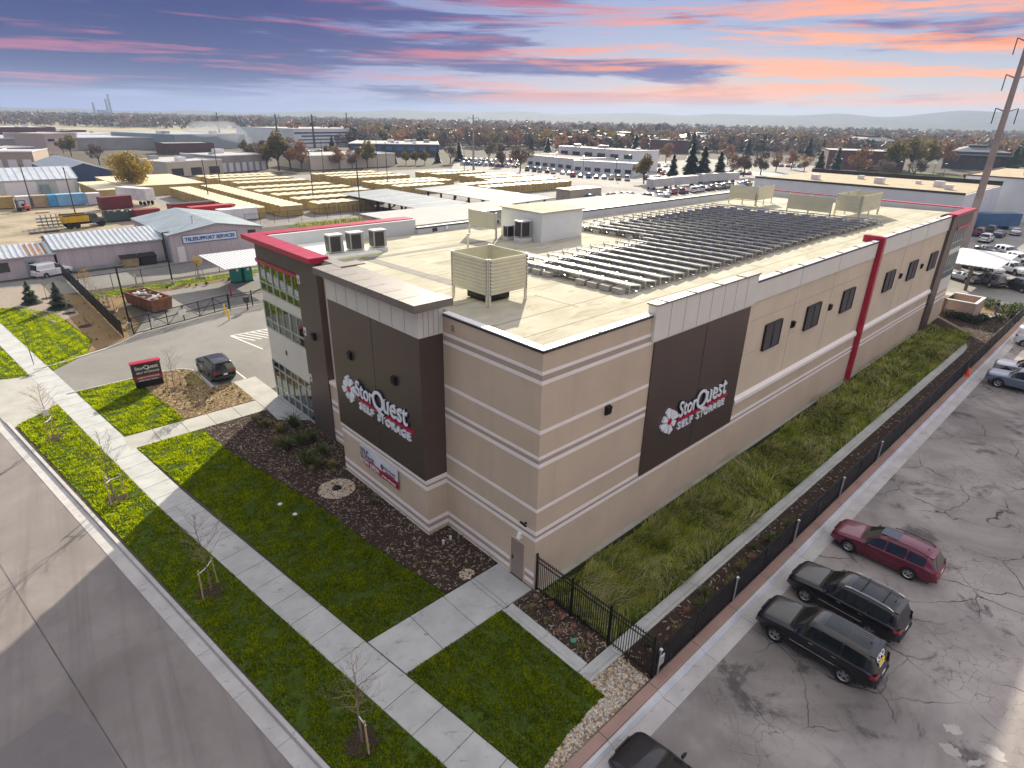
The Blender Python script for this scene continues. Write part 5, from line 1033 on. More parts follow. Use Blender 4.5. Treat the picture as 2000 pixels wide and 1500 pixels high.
def rocks(name, X, Y, z, size, seed, m, label):
    rs = np.random.RandomState(seed); V0, F0 = ico(1); n = len(X); nv = len(V0); sc = size * rs.uniform(.55, 1.35, n); a = rs.uniform(0, 6.28, n); el = rs.uniform(.5, .8, n); st_ = rs.uniform(.7, 1.4, n)
    P = V0[None] * (1 + rs.uniform(-.18, .18, (n, nv)))[:, :, None] * sc[:, None, None]; P[:, :, 0] *= st_[:, None]; P[:, :, 2] *= el[:, None]; c, s = np.cos(a)[:, None], np.sin(a)[:, None]; Q = P.copy(); Q[:, :, 0] = P[:, :, 0] * c - P[:, :, 1] * s + X[:, None]; Q[:, :, 1] = P[:, :, 0] * s + P[:, :, 1] * c + Y[:, None]; Q[:, :, 2] += (z + sc * el * .45)[:, None]
    o = soup(name, Q.reshape(-1, 3), (F0[None] + (np.arange(n) * nv)[:, None, None]).reshape(-1, 3), m, np.repeat(rs.randint(0, len(m), n), len(F0))); tag(o, label, 'rocks', kind='stuff')
ROCKM = [mat('tan_rock', (.42, .33, .22), .9, var=.15, vs=4), mat('pale_rock', (.55, .48, .38), .9, var=.1, vs=4), mat('brown_rock', (.26, .19, .13), .9, var=.15, vs=4), mat('grey_rock', (.38, .36, .34), .9, var=.1)]
rs = np.random.RandomState(8); X, Y = pts_in([(-1.95, -5.08), (-.1, -5.15), (-.1, -6.55), (-6.5, -6.62), (-5.9, -6.3), (-4.1, -5.98), (-2.0, -5.86)], 330, rs); rocks('river_rock', X, Y, 0., .055, 8, ROCKM, 'tan river rocks filling the corner between lawn and pink kerb')
dc = g(658, 955); a = rs.uniform(0, 6.28, 900); r = 1.05 * np.sqrt(rs.uniform(.06, 1, 900)); rocks('drain_rock', dc.x + r * np.cos(a), dc.y + r * np.sin(a), .01, .055, 9, [ROCKM[1], ROCKM[1], ROCKM[0]], 'ring of pale rocks round the drain in the mulch bed')
dt = thing('area_drain', 'dark domed drain grate in the ring of pale rocks', 'drain', (dc.x, dc.y, .02)); MB().lathe([(.24, 0), (.24, .08), (.17, .16), (.0, .19)], 14).build('dome', M_BLACK, dt, smooth=True); MB().lathe([(.24, 0), (.31, 0), (.31, .04), (.24, .05)], 14).build('collar', M_DGREY, dt)
a = rs.uniform(0, 6.28, 130); r = .36 * np.sqrt(rs.uniform(0, 1, 130)); p = g(911, 1122); rocks('rock_heap', p.x + r * np.cos(a), p.y + r * np.sin(a), .02, .05, 10, [ROCKM[0], ROCKM[1]], 'small heap of pale rocks at the corner of the entry path')
# loose wood chips on the beds
def chips(P, dens, seed, size, m, label):
    rs = np.random.RandomState(seed); X, Y = pts_in(P, dens, rs); n = len(X); a = rs.uniform(0, 3.14, n); L_ = size * rs.uniform(.5, 1.6, n); w = L_ * .3; z = .016 + rs.uniform(0, .03, n); t0 = rs.normal(0, .02, n); c, s = np.cos(a), np.sin(a)
    V = np.stack([np.c_[X - c * L_ - s * w, Y - s * L_ + c * w, z - t0], np.c_[X + c * L_ - s * w, Y + s * L_ + c * w, z + t0], np.c_[X + c * L_ + s * w, Y + s * L_ - c * w, z + t0 + .01], np.c_[X - c * L_ + s * w, Y - s * L_ - c * w, z - t0 + .01]], 1).reshape(-1, 3); V[:, 2] = np.maximum(V[:, 2], .014)
    o = soup('wood_chips', V, np.arange(4 * n).reshape(-1, 4), m, rs.randint(0, len(m), n)); tag(o, label, 'wood chips', kind='stuff')
CHD = [mat('chip_dark', (.05, .032, .025), .9, var=.2), mat('chip_mid', (.10, .07, .052), .9, var=.2), mat('chip_pale', (.30, .24, .18), .9, var=.2), MATS['chip_dark']]; CHT = [mat('chip_tan', (.30, .20, .095), .9, var=.2), mat('chip_straw', (.45, .35, .20), .9, var=.2), mat('chip_brown', (.16, .10, .05), .9, var=.2)]
chips(BED_A, 90, 21, .06, CHD, 'dark wood chips on the bed below the sign bay'); chips(BED_C, 120, 22, .06, CHD, 'dark wood chips on the bed outside the picket fence'); chips(BED_D, 25, 23, .07, CHD, 'dark wood chips along the mesh fence'); chips(BED_B, 90, 24, .08, CHT, 'tan wood chips on the bed beside the driveway')
# small fittings
for i, (px, py, lb) in enumerate(((866, 1063, 'white cleanout stub nearer the sign bay corner'), (880, 1055, 'white cleanout stub nearer the shop wall corner'))):
    p = g(px, py); t = thing('cleanout_pipe', lb, 'pipe', (p.x, p.y, 0)); MB().tube((0, 0, 0), (0, 0, .22), .06, n=10).build('stub', M_WHITEF, t); MB().tube((0, 0, .22), (0, 0, .26), .07, n=10).build('cap', M_WHITEF, t)
for px, py, lb in ((547, 985, 'pale round valve lid in the shaded lawn, farther from the path'), (576, 1005, 'pale round valve lid in the shaded lawn, nearer the path'), (1120, 1252, 'green valve lid in the bed by the picket fence')):
    p = g(px, py); o = MB().lathe([(0, .035), (.10, .035), (.13, .01), (.13, -.02)], 14).build('valve_lid', mat('green_lid', (.05, .3, .16), .6, var=0) if 'green' in lb else M_WHITEF); o.location = (p.x, p.y, .02); tag(o, lb, 'valve lid')
t = thing('traffic_cone', 'orange traffic cone standing on the pink kerb by the mesh fence', 'cone', (46.84, -6.91, .16)); M_CONE = mat('cone_orange', (.85, .06, .02), .5, var=.03); MB().lathe([(.22, .04), (.15, .2), (.05, .72), (.0, .73)], 14).build('cone_body', M_CONE, t, smooth=True); part('cone_base', M_CONE, (-.24, .24, -.24, .24, 0, .04), parent=t)
# ---------------------------------------------------------------- neighbouring lots (the property grid runs with the building)
def rect(x0, x1, y0, y1): return [(x0, y0), (x1, y0), (x1, y1), (x0, y1)]
M_YPAVE = m_asphalt('container_yard_paving', (.20, .185, .175), patch=.2); M_TANY = m_asphalt('tan_yard_dirt', (.26, .215, .15), patch=.35); M_GLOT = m_asphalt('far_lot_asphalt', (.24, .23, .215), patch=.15)
gmesh('yard', rect(24, 150, 104, 205), -.04, M_YPAVE); gmesh('yard', rect(-40, 24, 104, 205), -.038, M_TANY); gmesh('car_park', rect(68, 190, -45, 60), -.036, M_GLOT); gmesh('car_park', rect(116, 330, 62, 185), -.042, M_GLOT)
gmesh('alley', [(-60, 70.5), (30, 73.5), (30, 83.5), (-60, 82.5)], -.03, M_DRIVE)
# beds, gravel and lawn round the gate
gmesh('planting_bed', [(-9.0, 48.1), (-5.0, 50.4), (-4.9, 52), (-5.3, 70), (-9.5, 76), (-14, 76), (-11.5, 68.8), (-8.8, 63), (-8.5, 57.5), (-7.9, 52)], .0, M_WOOD, -.1)
gmesh('gravel_bed', [(-9.6, 60), (-7.2, 62), (-7.4, 78), (-20, 82), (-20, 73), (-12, 69)], .008, M_GRAV, -.1)
gmesh('planting_bed', [(-5.0, 52.4), (-3.4, 54), (-2.8, 64), (1.0, 66.2), (14, 67.3), (14, 68.6), (-2, 67.5), (-5.2, 68)], .0, M_WOOD, -.1)
YL = [(-5.2, 68.05), (-2, 67.55), (14, 68.65), (26, 69.5), (26, 71), (-5.2, 70.6)]; gmesh('lawn', YL, .0, M_TURF, -.1); turf(YL, 120, 31, 'mown strip inside the chain fence by the lilac sheds')
gmesh('lawn', rect(34, 66, 98, 104), -.02, M_TURF); tall([(36, 99), (64, 99), (64, 103.5), (36, 103.5)], 60, 33, 'weedy grass strip behind the red cornice')
t = thing('slat_fence', 'black slatted fence running away from the gate past the spruces', 'fence', (-5.55, 50.75, 0), NY)
SL = MB().box(0, .075, -.008, .008, .05, 1.62).mesh('slat', M_BLACK)
for k in range(300): inst('slat', SL, t, (k * .105, 0, 0))
for k in range(12): part('post', M_BLACK, (k * 2.86 - .04, k * 2.86 + .04, -.04, .04, 0, 1.75), parent=t)
part('rail', M_BLACK, (0, 31.5, -.02, .02, 1.64, 1.69), parent=t)
t = thing('sliding_gate', 'black sliding gate with diagonal braces across the drive', 'gate', (-4.64, 50.82, 0), math.atan2(2.81, 10.1)); GL = 10.5
for k in range(88): inst('picket', PICK, t, (.06 + k * GL / 88, 0, .12), sc=(.8, .8, 1.62))
for z in (.12, .95, 1.7): part('rail', M_BLACK, (0, GL, -.03, .03, z, z + .07), parent=t)
for k in range(7): x = k * GL / 6; part('frame_post', M_BLACK, (x - .035, x + .035, -.035, .035, .1, 1.8), parent=t)
for k in range(6):
    x0, x1 = k * GL / 6, (k + 1) * GL / 6; a, c = ((x0, -.03, .16), (x1, -.03, 1.72)) if k % 2 == 0 else ((x0, -.03, 1.72), (x1, -.03, .16)); MB().tube(a, c, .03, n=5).build('brace', M_BLACK, t)
part('sign_plate', M_WHITEF, (4.75, 5.55, -.06, -.045, .75, 1.35), parent=t); part('sign_plate', M_WHITEF, (1.9, 2.1, -.06, -.045, .95, 1.2), parent=t)
picket_fence('picket_fence', 'black picket fence between the sliding gate and the office', (5.6, 53.7), (10.6, 53.7), 1.75, 2.5, .12)
for i, (px, py, lb) in enumerate(((440, 613, 'yellow bollard on the street side of the gate post'), (448, 625, 'yellow bollard standing in front of the gate post'))):
    p = g(px, py); o = MB().lathe([(.09, 0), (.09, 1.05), (.05, 1.13), (0, 1.14)], 12).build('bollard', mat('yellow_paint', (.75, .52, .02), .5, var=.05)); o.location = (p.x, p.y, -.02); tag(o, lb, 'bollard', 'yellow bollards')
o = MB().lathe([(.10, 0), (.10, 1.35), (.05, 1.43), (0, 1.44)], 12).build('bollard', M_RED); o.location = (7.7, 59.16, -.02); tag(o, 'red bollard standing alone in the paved yard behind the gate', 'bollard')
t = thing('keypad_box', 'dark keypad box beside the picket fence at the gate', 'box', (*g(484, 605)[:2], 0)); part('pedestal', M_BLACK, (-.05, .05, -.05, .05, 0, .9), parent=t); part('housing', M_DGREY, (-.25, .25, -.2, .2, .9, 1.5), parent=t)
def lamp_post(x, y, h, label, az):
    t = thing('lamp_post', label, 'street lamp', (x, y, 0), az); MB().lathe([(.22, 0), (.22, .55), (.0, .55)], 12).build('footing', M_CONC_C, t); part('pole', M_BLACK, (-.06, .06, -.06, .06, .5, h), parent=t); part('lamp_head', M_DGREY, (-.06, .75, -.16, .16, h, h + .1), parent=t)
lamp_post(-4.3, 53.6, 6.2, 'slim dark lamp post beside the roll off bin and gate', .2); lamp_post(4.1, 69.2, 6.4, 'slim dark lamp post in front of the lilac gable shed', .2)
t = thing('sign_post', 'thin street sign seen edge on in the lawn past the driveway', 'sign', (-12.99, 47.9, 0)); MB().tube((0, 0, 0), (0, 0, 2.7), .03, n=6).build('post', M_DGREY, t); part('plate', M_DGREY, (-.012, .012, -.25, .25, 2.0, 2.65), parent=t)
# roll-off bin
t = thing('roll_off_bin', 'rusty brown roll off bin heaped with white debris by the gate', 'skip', (-.85, 60.2, 0), R(12)); M_RUST = mat('rusty_brown_paint', (.20, .085, .045), .7, .1, var=.25, vs=2); bw, bl_, bh = 1.15, 2.9, 1.45
b = MB()
for s in (1, -1): b.add([(s * bw * .9, -bl_, .25), (s * bw * .9, bl_, .25), (s * bw, bl_, bh), (s * bw, -bl_, bh), (s * (bw * .9 - .06), -bl_, .25), (s * (bw * .9 - .06), bl_, .25), (s * (bw - .06), bl_, bh), (s * (bw - .06), -bl_, bh)], [(0, 1, 2, 3), (7, 6, 5, 4), (3, 2, 6, 7), (0, 3, 7, 4), (1, 5, 6, 2)])
b.build('side_wall', M_RUST, t)
for s in (1, -1): b = MB(); b.add([(-bw * .9, s * bl_, .25), (bw * .9, s * bl_, .25), (bw, s * (bl_ + .15), bh), (-bw, s * (bl_ + .15), bh), (-bw * .9, s * (bl_ - .06), .25), (bw * .9, s * (bl_ - .06), .25), (bw, s * (bl_ + .08), bh), (-bw, s * (bl_ + .08), bh)], [(0, 1, 2, 3), (7, 6, 5, 4), (3, 2, 6, 7)]); b.build('end_wall', M_RUST, t)
part('floor', M_RUST, (-1.0, 1.0, -2.9, 2.9, .2, .28), parent=t); b = MB(); b.box(-1.2, -1.1, -3.05, 3.05, bh, bh + .08); b.box(1.1, 1.2, -3.05, 3.05, bh, bh + .08); b.box(-1.1, 1.1, -3.08, -2.98, bh, bh + .08); b.box(-1.1, 1.1, 2.98, 3.08, bh, bh + .08); b.build('rim', M_RUST, t)
for s in (1, -1):
    for k in range(6): part('rib', M_RUST, (s * bw * .96 - .04, s * bw * .96 + .04, -2.5 + k, -2.4 + k, .25, bh), parent=t)
for y in (-2.2, 2.2): MB().tube((-.8, y, .13), (.8, y, .13), .13, n=10).build('roller', M_DGREY, t)
t = thing('debris_pile', 'heap of white boards and scraps inside the roll off bin', 'debris', (-.85, 60.2, .9), R(12)); rng = random.Random(4); DM = [M_WHITEF, mat('cardboard', (.45, .33, .2), .9, var=.1), M_DGREY, M_STRAP]
MB().box(-1.02, 1.02, -2.8, 2.8, -.5, .1).build('fill', MATS['cardboard'], t)
for k in range(40):
    s = rng.uniform(.15, .7); MB().box(-s, s, -.12, .12, -.03, .03 + rng.uniform(0, .1)).build('scrap', DM[rng.randrange(4)], t, loc=(rng.uniform(-.7, .7), rng.uniform(-2.4, 2.4), rng.uniform(.15, .75)), rot=(rng.uniform(-.6, .6), rng.uniform(-.7, .7), rng.uniform(0, 3)))
M_TEAL = mat('teal_plastic', (.015, .22, .20), .5, var=.06)
for x, y, lb in ((10.7, 65.5, 'teal portable toilet nearer the lamp post'), (11.98, 65.3, 'teal portable toilet nearer the office tower')):
    t = thing('portable_toilet', lb, 'toilet', (x, y, 0), R(8)); part('cabin', M_TEAL, (-.55, .55, -.55, .55, .08, 2.05), parent=t, bevel=.05); b = MB(); P = [(-.58, 2.05), (-.5, 2.2), (-.2, 2.32), (.2, 2.32), (.5, 2.2), (.58, 2.05)]; b.add([(x_, -.58, z) for x_, z in P] + [(x_, .58, z) for x_, z in P], [tuple(range(6))[::-1], tuple(range(6, 12))] + [(i, i + 1, i + 7, i + 6) for i in range(5)]); b.build('roof', mat('pale_teal_roof', (.25, .42, .40), .5, var=0), t)
    d = part('door', M_TEAL, (-.42, .42, -.575, -.552, .14, 1.95), parent=t); part('door_sign', M_WHITEF, (-.15, .15, -.582, -.576, 1.45, 1.75), parent=d); part('skid', M_BLACK, (-.6, .6, -.6, .6, -.03, .08), parent=t)
# painted bay markings and access sign
PT = mat('white_line_paint', (.75, .74, .70), .7, var=.1)
for a, c, w in (((-.55, 36.2), (-.55, 33.3), .1), ((-3.1, 36.5), (-3.1, 33.4), .1), ((2.4, 44.8), (3.3, 39.2), .12), ((2.4, 44.8), (9.5, 44.4), .12)):
    u = (Vector(c) - Vector(a)).normalized(); b = MB().obox((Vector(a) + Vector(c)) / 2, u, (Vector(c) - Vector(a)).length / 2, w / 2, -.0195, -.0165); struct(b.build('bay_marking', PT))
for k in range(9): a = Vector((2.5 + k * .62, 44.6)); c = a + Vector((1.2, -2.6)); struct(MB().obox((a + c) / 2, (c - a).normalized(), (c - a).length / 2, .06, -.0195, -.0168).build('bay_marking', PT))
# canopy by the office: ribbed white roof on posts
M_WMET = mat('white_ribbed_metal', (.72, .72, .71), .45, .3, var=.04); M_PURP = mat('brown_steel_post', (.10, .08, .085), .5, .3, var=.06)
RIBM = MB().add([(-.03, 0, 0), (.03, 0, 0), (.03, 1, 0), (-.03, 1, 0), (-.02, 0, .06), (.02, 0, .06), (.02, 1, .06), (-.02, 1, .06)], [(4, 5, 6, 7), (0, 4, 7, 3), (1, 2, 6, 5), (0, 1, 5, 4), (3, 7, 6, 2)])
RIBW = RIBM.mesh('roof_rib', M_WMET)
def ribbed_roof(parent, x0, x1, y0, y1, za, zb, step, m, ribmesh, axis='y', name='roof_sheet', th=.08):
    """sloping ribbed sheet, ribs running along axis; za at the low-coordinate edge, zb at the high one"""
    b = MB()
    if axis == 'y': b.add([(x0, y0, za), (x1, y0, za), (x1, y1, zb), (x0, y1, zb), (x0, y0, za - th), (x1, y0, za - th), (x1, y1, zb - th), (x0, y1, zb - th)], [(0, 1, 2, 3), (7, 6, 5, 4), (0, 4, 5, 1), (1, 5, 6, 2), (2, 6, 7, 3), (3, 7, 4, 0)])
    else: b.add([(x0, y0, za), (x1, y0, zb), (x1, y1, zb), (x0, y1, za), (x0, y0, za - th), (x1, y0, zb - th), (x1, y1, zb - th), (x0, y1, za - th)], [(0, 1, 2, 3), (7, 6, 5, 4), (0, 4, 5, 1), (1, 5, 6, 2), (2, 6, 7, 3), (3, 7, 4, 0)])
    o = b.build(name, m, parent)
    if axis == 'y':
        L_ = math.hypot(y1 - y0, zb - za); n = int((x1 - x0) / step)
        for k in range(n + 1): inst('roof_rib', ribmesh, o, (x0 + .03 + k * (x1 - x0 - .06) / n, y0, za), (math.atan2(zb - za, y1 - y0), 0, 0), (1, L_, 1))
    else:
        L_ = math.hypot(x1 - x0, zb - za); n = int((y1 - y0) / step)
        for k in range(n + 1): inst('roof_rib', ribmesh, o, (x0, y0 + .03 + k * (y1 - y0 - .06) / n, za), (0, -math.atan2(zb - za, x1 - x0), -NY), (1, L_, 1)) if False else inst('roof_rib', ribmesh, o, (x0, y0 + .03 + k * (y1 - y0 - .06) / n, za), Matrix.Rotation(-NY, 3, 'Z').to_4x4().to_euler(), (1, x1 - x0, 1))
    return o
t = thing('entry_canopy', 'white ribbed canopy roof on a post beside the office tower', 'canopy', (0, 0, 0)); ribbed_roof(t, 7.5, 14.5, 59.4, 68.6, 3.2, 3.35, .42, M_WMET, RIBW)
for x, y in ((12.5, 61), (12.5, 67)): part('post', M_PURP, (x - .12, x + .12, y - .12, y + .12, -.02, 3.15), parent=t)
# ---------------------------------------------------------------- lilac sheds
M_LILAC = mat('lilac_siding', (.46, .405, .42), .7, .1, var=.10, vs=1.0, stretch=(3, 3, .25)); M_TINB = mat('grey_tin_roof', (.36, .42, .45), .45, .5, var=.12, vs=.4); M_TIN = mat('bright_tin_roof', (.58, .61, .63), .4, .5, var=.1, vs=.6); M_RIBD = mat('grey_tin_rib', (.52, .55, .57), .4, .5, var=.05); RIBT = RIBM.mesh('roof_rib', M_RIBD)  # rib metal is a tone darker than the bright tin sheet
M_WIND = mat('dark_window_glass', (.02, .026, .03), .12, 0, var=0, spec=.7); M_DOORG = mat('grey_green_door', (.22, .29, .30), .5, var=.05)
def gable(parent, x0, x1, y0, y1, he, hp, axis, wall, roof, ribmesh=None, step=.6, ov=.25):
    """gabled shed; ridge along axis"""
    b = MB()
    if axis == 'y':
        xm = (x0 + x1) / 2; b.add([(x0, y0, 0), (x1, y0, 0), (x1, y0, he), (xm, y0, hp), (x0, y0, he), (x0, y1, 0), (x1, y1, 0), (x1, y1, he), (xm, y1, hp), (x0, y1, he)], [(0, 1, 2, 3, 4), (9, 8, 7, 6, 5), (0, 4, 9, 5), (1, 6, 7, 2)]); b.build('wall', wall, parent)
        for s, xa in ((-1, x0 - ov), (1, x1 + ov)):
            zl = he - (hp - he) * ov / (xm - x0); r = MB(); r.add([(xa, y0 - ov, zl + .03), (xm, y0 - ov, hp + .03), (xm, y1 + ov, hp + .03), (xa, y1 + ov, zl + .03), (xa, y0 - ov, zl - .09), (xm, y0 - ov, hp - .09), (xm, y1 + ov, hp - .09), (xa, y1 + ov, zl - .09)], [(0, 1, 2, 3) if s < 0 else (3, 2, 1, 0), (0, 4, 5, 1), (3, 2, 6, 7), (0, 3, 7, 4)]); ro = r.build('roof_sheet', roof, parent)
            n = int((y1 - y0 + 2 * ov) / step)
            for k in range(n + 1): MB().tube((xa, y0 - ov + k * (y1 - y0 + 2 * ov) / n, zl + .035), (xm, y0 - ov + k * (y1 - y0 + 2 * ov) / n, hp + .035), .025, n=4, caps=False).build('roof_rib', ribmesh or roof, ro)
    else:
        ym = (y0 + y1) / 2; b.add([(x0, y0, 0), (x0, y1, 0), (x0, y1, he), (x0, ym, hp), (x0, y0, he), (x1, y0, 0), (x1, y1, 0), (x1, y1, he), (x1, ym, hp), (x1, y0, he)], [(4, 3, 2, 1, 0), (5, 6, 7, 8, 9), (0, 5, 9, 4), (1, 2, 7, 6)]); b.build('wall', wall, parent)
        for s, ya in ((-1, y0 - ov), (1, y1 + ov)):
            zl = he - (hp - he) * ov / (ym - y0); r = MB(); r.add([(x0 - ov, ya, zl + .03), (x1 + ov, ya, zl + .03), (x1 + ov, ym, hp + .03), (x0 - ov, ym, hp + .03), (x0 - ov, ya, zl - .09), (x1 + ov, ya, zl - .09), (x1 + ov, ym, hp - .09), (x0 - ov, ym, hp - .09)], [(0, 1, 2, 3) if s < 0 else (3, 2, 1, 0), (0, 4, 5, 1), (0, 3, 7, 4), (1, 5, 6, 2)]); ro = r.build('roof_sheet', roof, parent)
            if s > 0 or not ribmesh: continue
            n = int((x1 - x0 + 2 * ov) / step)
            for k in range(n + 1): x = x0 - ov + k * (x1 - x0 + 2 * ov) / n; MB().add([(x - .07, ya, zl + .035), (x + .07, ya, zl + .035), (x + .07, ym, hp + .035), (x - .07, ym, hp + .035), (x - .045, ya, zl + .14), (x + .045, ya, zl + .14), (x + .045, ym, hp + .14), (x - .045, ym, hp + .14)], [(4, 5, 6, 7), (0, 4, 7, 3), (1, 2, 6, 5), (0, 1, 5, 4)]).build('roof_rib', ribmesh, ro)
t = thing('gable_shed', 'lilac gabled shed with TELESUPPORT SERVICES sign', 'building', (0, 0, -.03)); gable(t, 7.85, 21.3, 82.0, 101.5, 4.0, 5.1, 'y', M_LILAC, M_TINB, M_TINB, .9)
M_CORR = mat('lilac_batten', (.52, .46, .475), .7, .1, var=.06); bat = MB().box(-.03, .03, -.02, .0, 0, 1).mesh('siding_batten', M_CORR)
for k in range(34): x = 8.0 + k * .4; inst('siding_batten', bat, t, (x, 81.999, 0), sc=(1, 1, 4.0 + 1.1 * (1 - abs(x - 14.57) / 6.72) - .08))
sb = part('sign_board', mat('pale_blue_board', (.62, .72, .78), .5, var=.03), (9.6, 17.2, 81.88, 81.96, 2.65, 3.65), parent=t); part('sign_border', mat('blue_border', (.03, .12, .35), .5, var=0), (9.5, 17.3, 81.9, 81.965, 2.55, 3.75), parent=t)
put_text('TELESUPPORT SERVICES', 'sign_lettering', mat('blue_lettering', (.01, .06, .30), .5, var=0), t, frame((9.85, 81.875, 2.88), (1, 0, 0), (0, 0, 1)), 7.1, .52, .03, .03)
MB().tube((12.5, 86, 4.5), (12.5, 86, 5.9), .14, n=10).build('flue', M_GALV, t); part('roller_door', M_DOORG, (7.80, 7.84, 82.9, 85.9, 0, 3.3), parent=t); part('window', M_WIND, (19.0, 20.2, 81.97, 81.995, 2.6, 3.6), parent=t); part('door', M_WHITEF, (8.6, 9.6, 81.95, 81.99, 0, 2.2), parent=t)
t = thing('long_shed', 'long low lilac shed with ribbed tin roof joined to the gable shed', 'building', (0, 0, -.03)); gable(t, -5.4, 7.5, 84.6, 95.5, 3.2, 4.3, 'x', M_LILAC, M_TIN, M_RIBD, .62); MB().box(-5.3, 7.4, 84.55, 84.59, 0, .5).build('plinth', M_TINB, t)
t = thing('low_shed', 'lower lilac shed with rust streaked tin roof and office door', 'building', (0, 0, -.03)); gable(t, -26, -5.7, 84.4, 93.5, 2.75, 3.6, 'x', M_LILAC, M_TIN, M_RIBD, .62); d = part('door', M_DOORG, (-8.9, -7.7, 84.33, 84.395, 0, 2.2), parent=t); part('door_glass', M_WIND, (-8.6, -8.0, 84.32, 84.329, 1.0, 1.9), parent=d); part('window', M_WIND, (-12.6, -10.6, 84.34, 84.395, 1.0, 2.2), parent=t); part('sign_board', M_WHITEF, (-17, -12.8, 84.32, 84.395, 2.2, 2.6), parent=t)
M_RUSTR = mat('rust_streak', (.30, .15, .07), .8, .2, var=.3, vs=1.5)
for k in range(4): x = -8.4 + k * .62; MB().add([(x, 84.2, 2.775), (x + .3, 84.2, 2.775), (x + .3, 88.5, 3.58), (x, 88.5, 3.58)], [(0, 1, 2, 3)]).build('rust_patch', M_RUSTR, t)
for lb, x, c in (('tan wheeled bin against the long lilac shed', 2.6, (.30, .24, .12)), ('black wheeled bin beside the tan bin at the long lilac shed', 4.9, (.02, .018, .018))):
    t = thing('waste_bin', lb, 'bin', (x, 83.4, -.03)); m_ = mat('bin_' + lb[:3], c, .6, var=.15); MB().add([(-.95, -.6, .1), (.95, -.6, .1), (.95, .6, .1), (-.95, .6, .1), (-1.05, -.7, 1.2), (1.05, -.7, 1.2), (1.05, .7, 1.45), (-1.05, .7, 1.45)], [(0, 3, 2, 1), (4, 5, 6, 7), (0, 1, 5, 4), (1, 2, 6, 5), (2, 3, 7, 6), (3, 0, 4, 7)]).build('body', m_, t); MB().add([(-1.1, -.75, 1.22), (1.1, -.75, 1.22), (1.1, .72, 1.5), (-1.1, .72, 1.5), (-1.1, -.75, 1.29), (1.1, -.75, 1.29), (1.1, .72, 1.57), (-1.1, .72, 1.57)], [(4, 5, 6, 7), (0, 1, 5, 4), (1, 2, 6, 5), (3, 0, 4, 7)]).build('lid', M_BLACK, t)
# chain link fences: posts, rails, net
M_NETL = m_net('chain_link', (.02, .02, .02), .16)
def chain_fence(label, P, h, step=3.0):
    t = thing('chain_fence', label, 'fence', (*P[0], 0))
    for a, c in zip(P, P[1:]):
        a = Vector(a); c = Vector(c); L_ = (c - a).length; n = max(1, round(L_ / step)); o = Vector(P[0])
        for k in range(n + 1): q = a.lerp(c, k / n) - o; MB().tube((q.x, q.y, 0), (q.x, q.y, h), .04, n=5).build('post', M_BLACK, t)
        q0 = a - o; q1 = c - o; MB().tube((q0.x, q0.y, h), (q1.x, q1.y, h), .03, n=4).build('top_rail', M_BLACK, t)
        MB().add([(q0.x, q0.y, .03), (q1.x, q1.y, .03), (q1.x, q1.y, h), (q0.x, q0.y, h)], [(0, 1, 2, 3)]).build('net', M_NETL, t)
chain_fence('thin chain link fence between the lawn strip and the lilac sheds', [(-5.4, 71.2), (8, 72.0), (28, 73.2)], 1.9); chain_fence('chain link fence in front of the yellow containers', [(28, 107.5), (45, 107.0), (75, 106.4)], 2.2)
# spruces, shrubs and young trees round the gate
M_SPR = m_leaf('spruce_needle', (.035, .055, .032), (.07, .10, .065), .15, 2.0)
def conifer_mesh(h, r, n, seed, m, z0=.15):
    rs = np.random.RandomState(seed); u = rs.uniform(0, 1, n) ** 1.5; z = z0 * h + (1 - z0) * h * u; a = rs.uniform(0, 6.28, n); tier = .75 + .25 * np.sin(u * 26); rr = r * (1 - u) ** .85 * tier * rs.uniform(.35, 1, n) ** .5 + .02 * h * .3; C = np.c_[rr * np.cos(a), rr * np.sin(a), z - rr * .25]; d = np.c_[np.cos(a), np.sin(a), rs.uniform(-.5, .1, n)]; s = (r * .22 * (1.2 - u) + .05)[:, None] * rs.uniform(.6, 1.3, n)[:, None]; p = np.c_[-np.sin(a), np.cos(a), rs.uniform(-.3, .3, n)] * s * .38
    V = np.stack([C - d * s, C + p, C + d * s, C - p], 1).reshape(-1, 3); o = soup('crown', V, np.arange(4 * n).reshape(-1, 4), m); me = o.data; bpy.data.objects.remove(o); return me
def conifer(mesh, x, y, k, label, group=None, trunk=True):
    t = thing('conifer_tree', label, 'tree', (x, y, 0), x * 1.7, group); inst('crown', mesh, t, sc=(k, k, k)); MB().tube((0, 0, -.05), (0, 0, 1.2), .09, .06, n=7).build('trunk', M_BARKD, t); return t
SPR = [conifer_mesh(2.6, 1.0, 1500, 1, M_SPR, .04), conifer_mesh(2.8, 1.15, 1700, 2, M_SPR, .04)]
p = g(62, 593); conifer(SPR[0], p.x, p.y, 1.0, 'small dark spruce by the gravel nearer the white van', 'spruces by the slat fence'); p = g(118, 602); conifer(SPR[1], p.x, p.y, 1.05, 'fuller dark spruce against the black slat fence', 'spruces by the slat fence')
rng = random.Random(11)
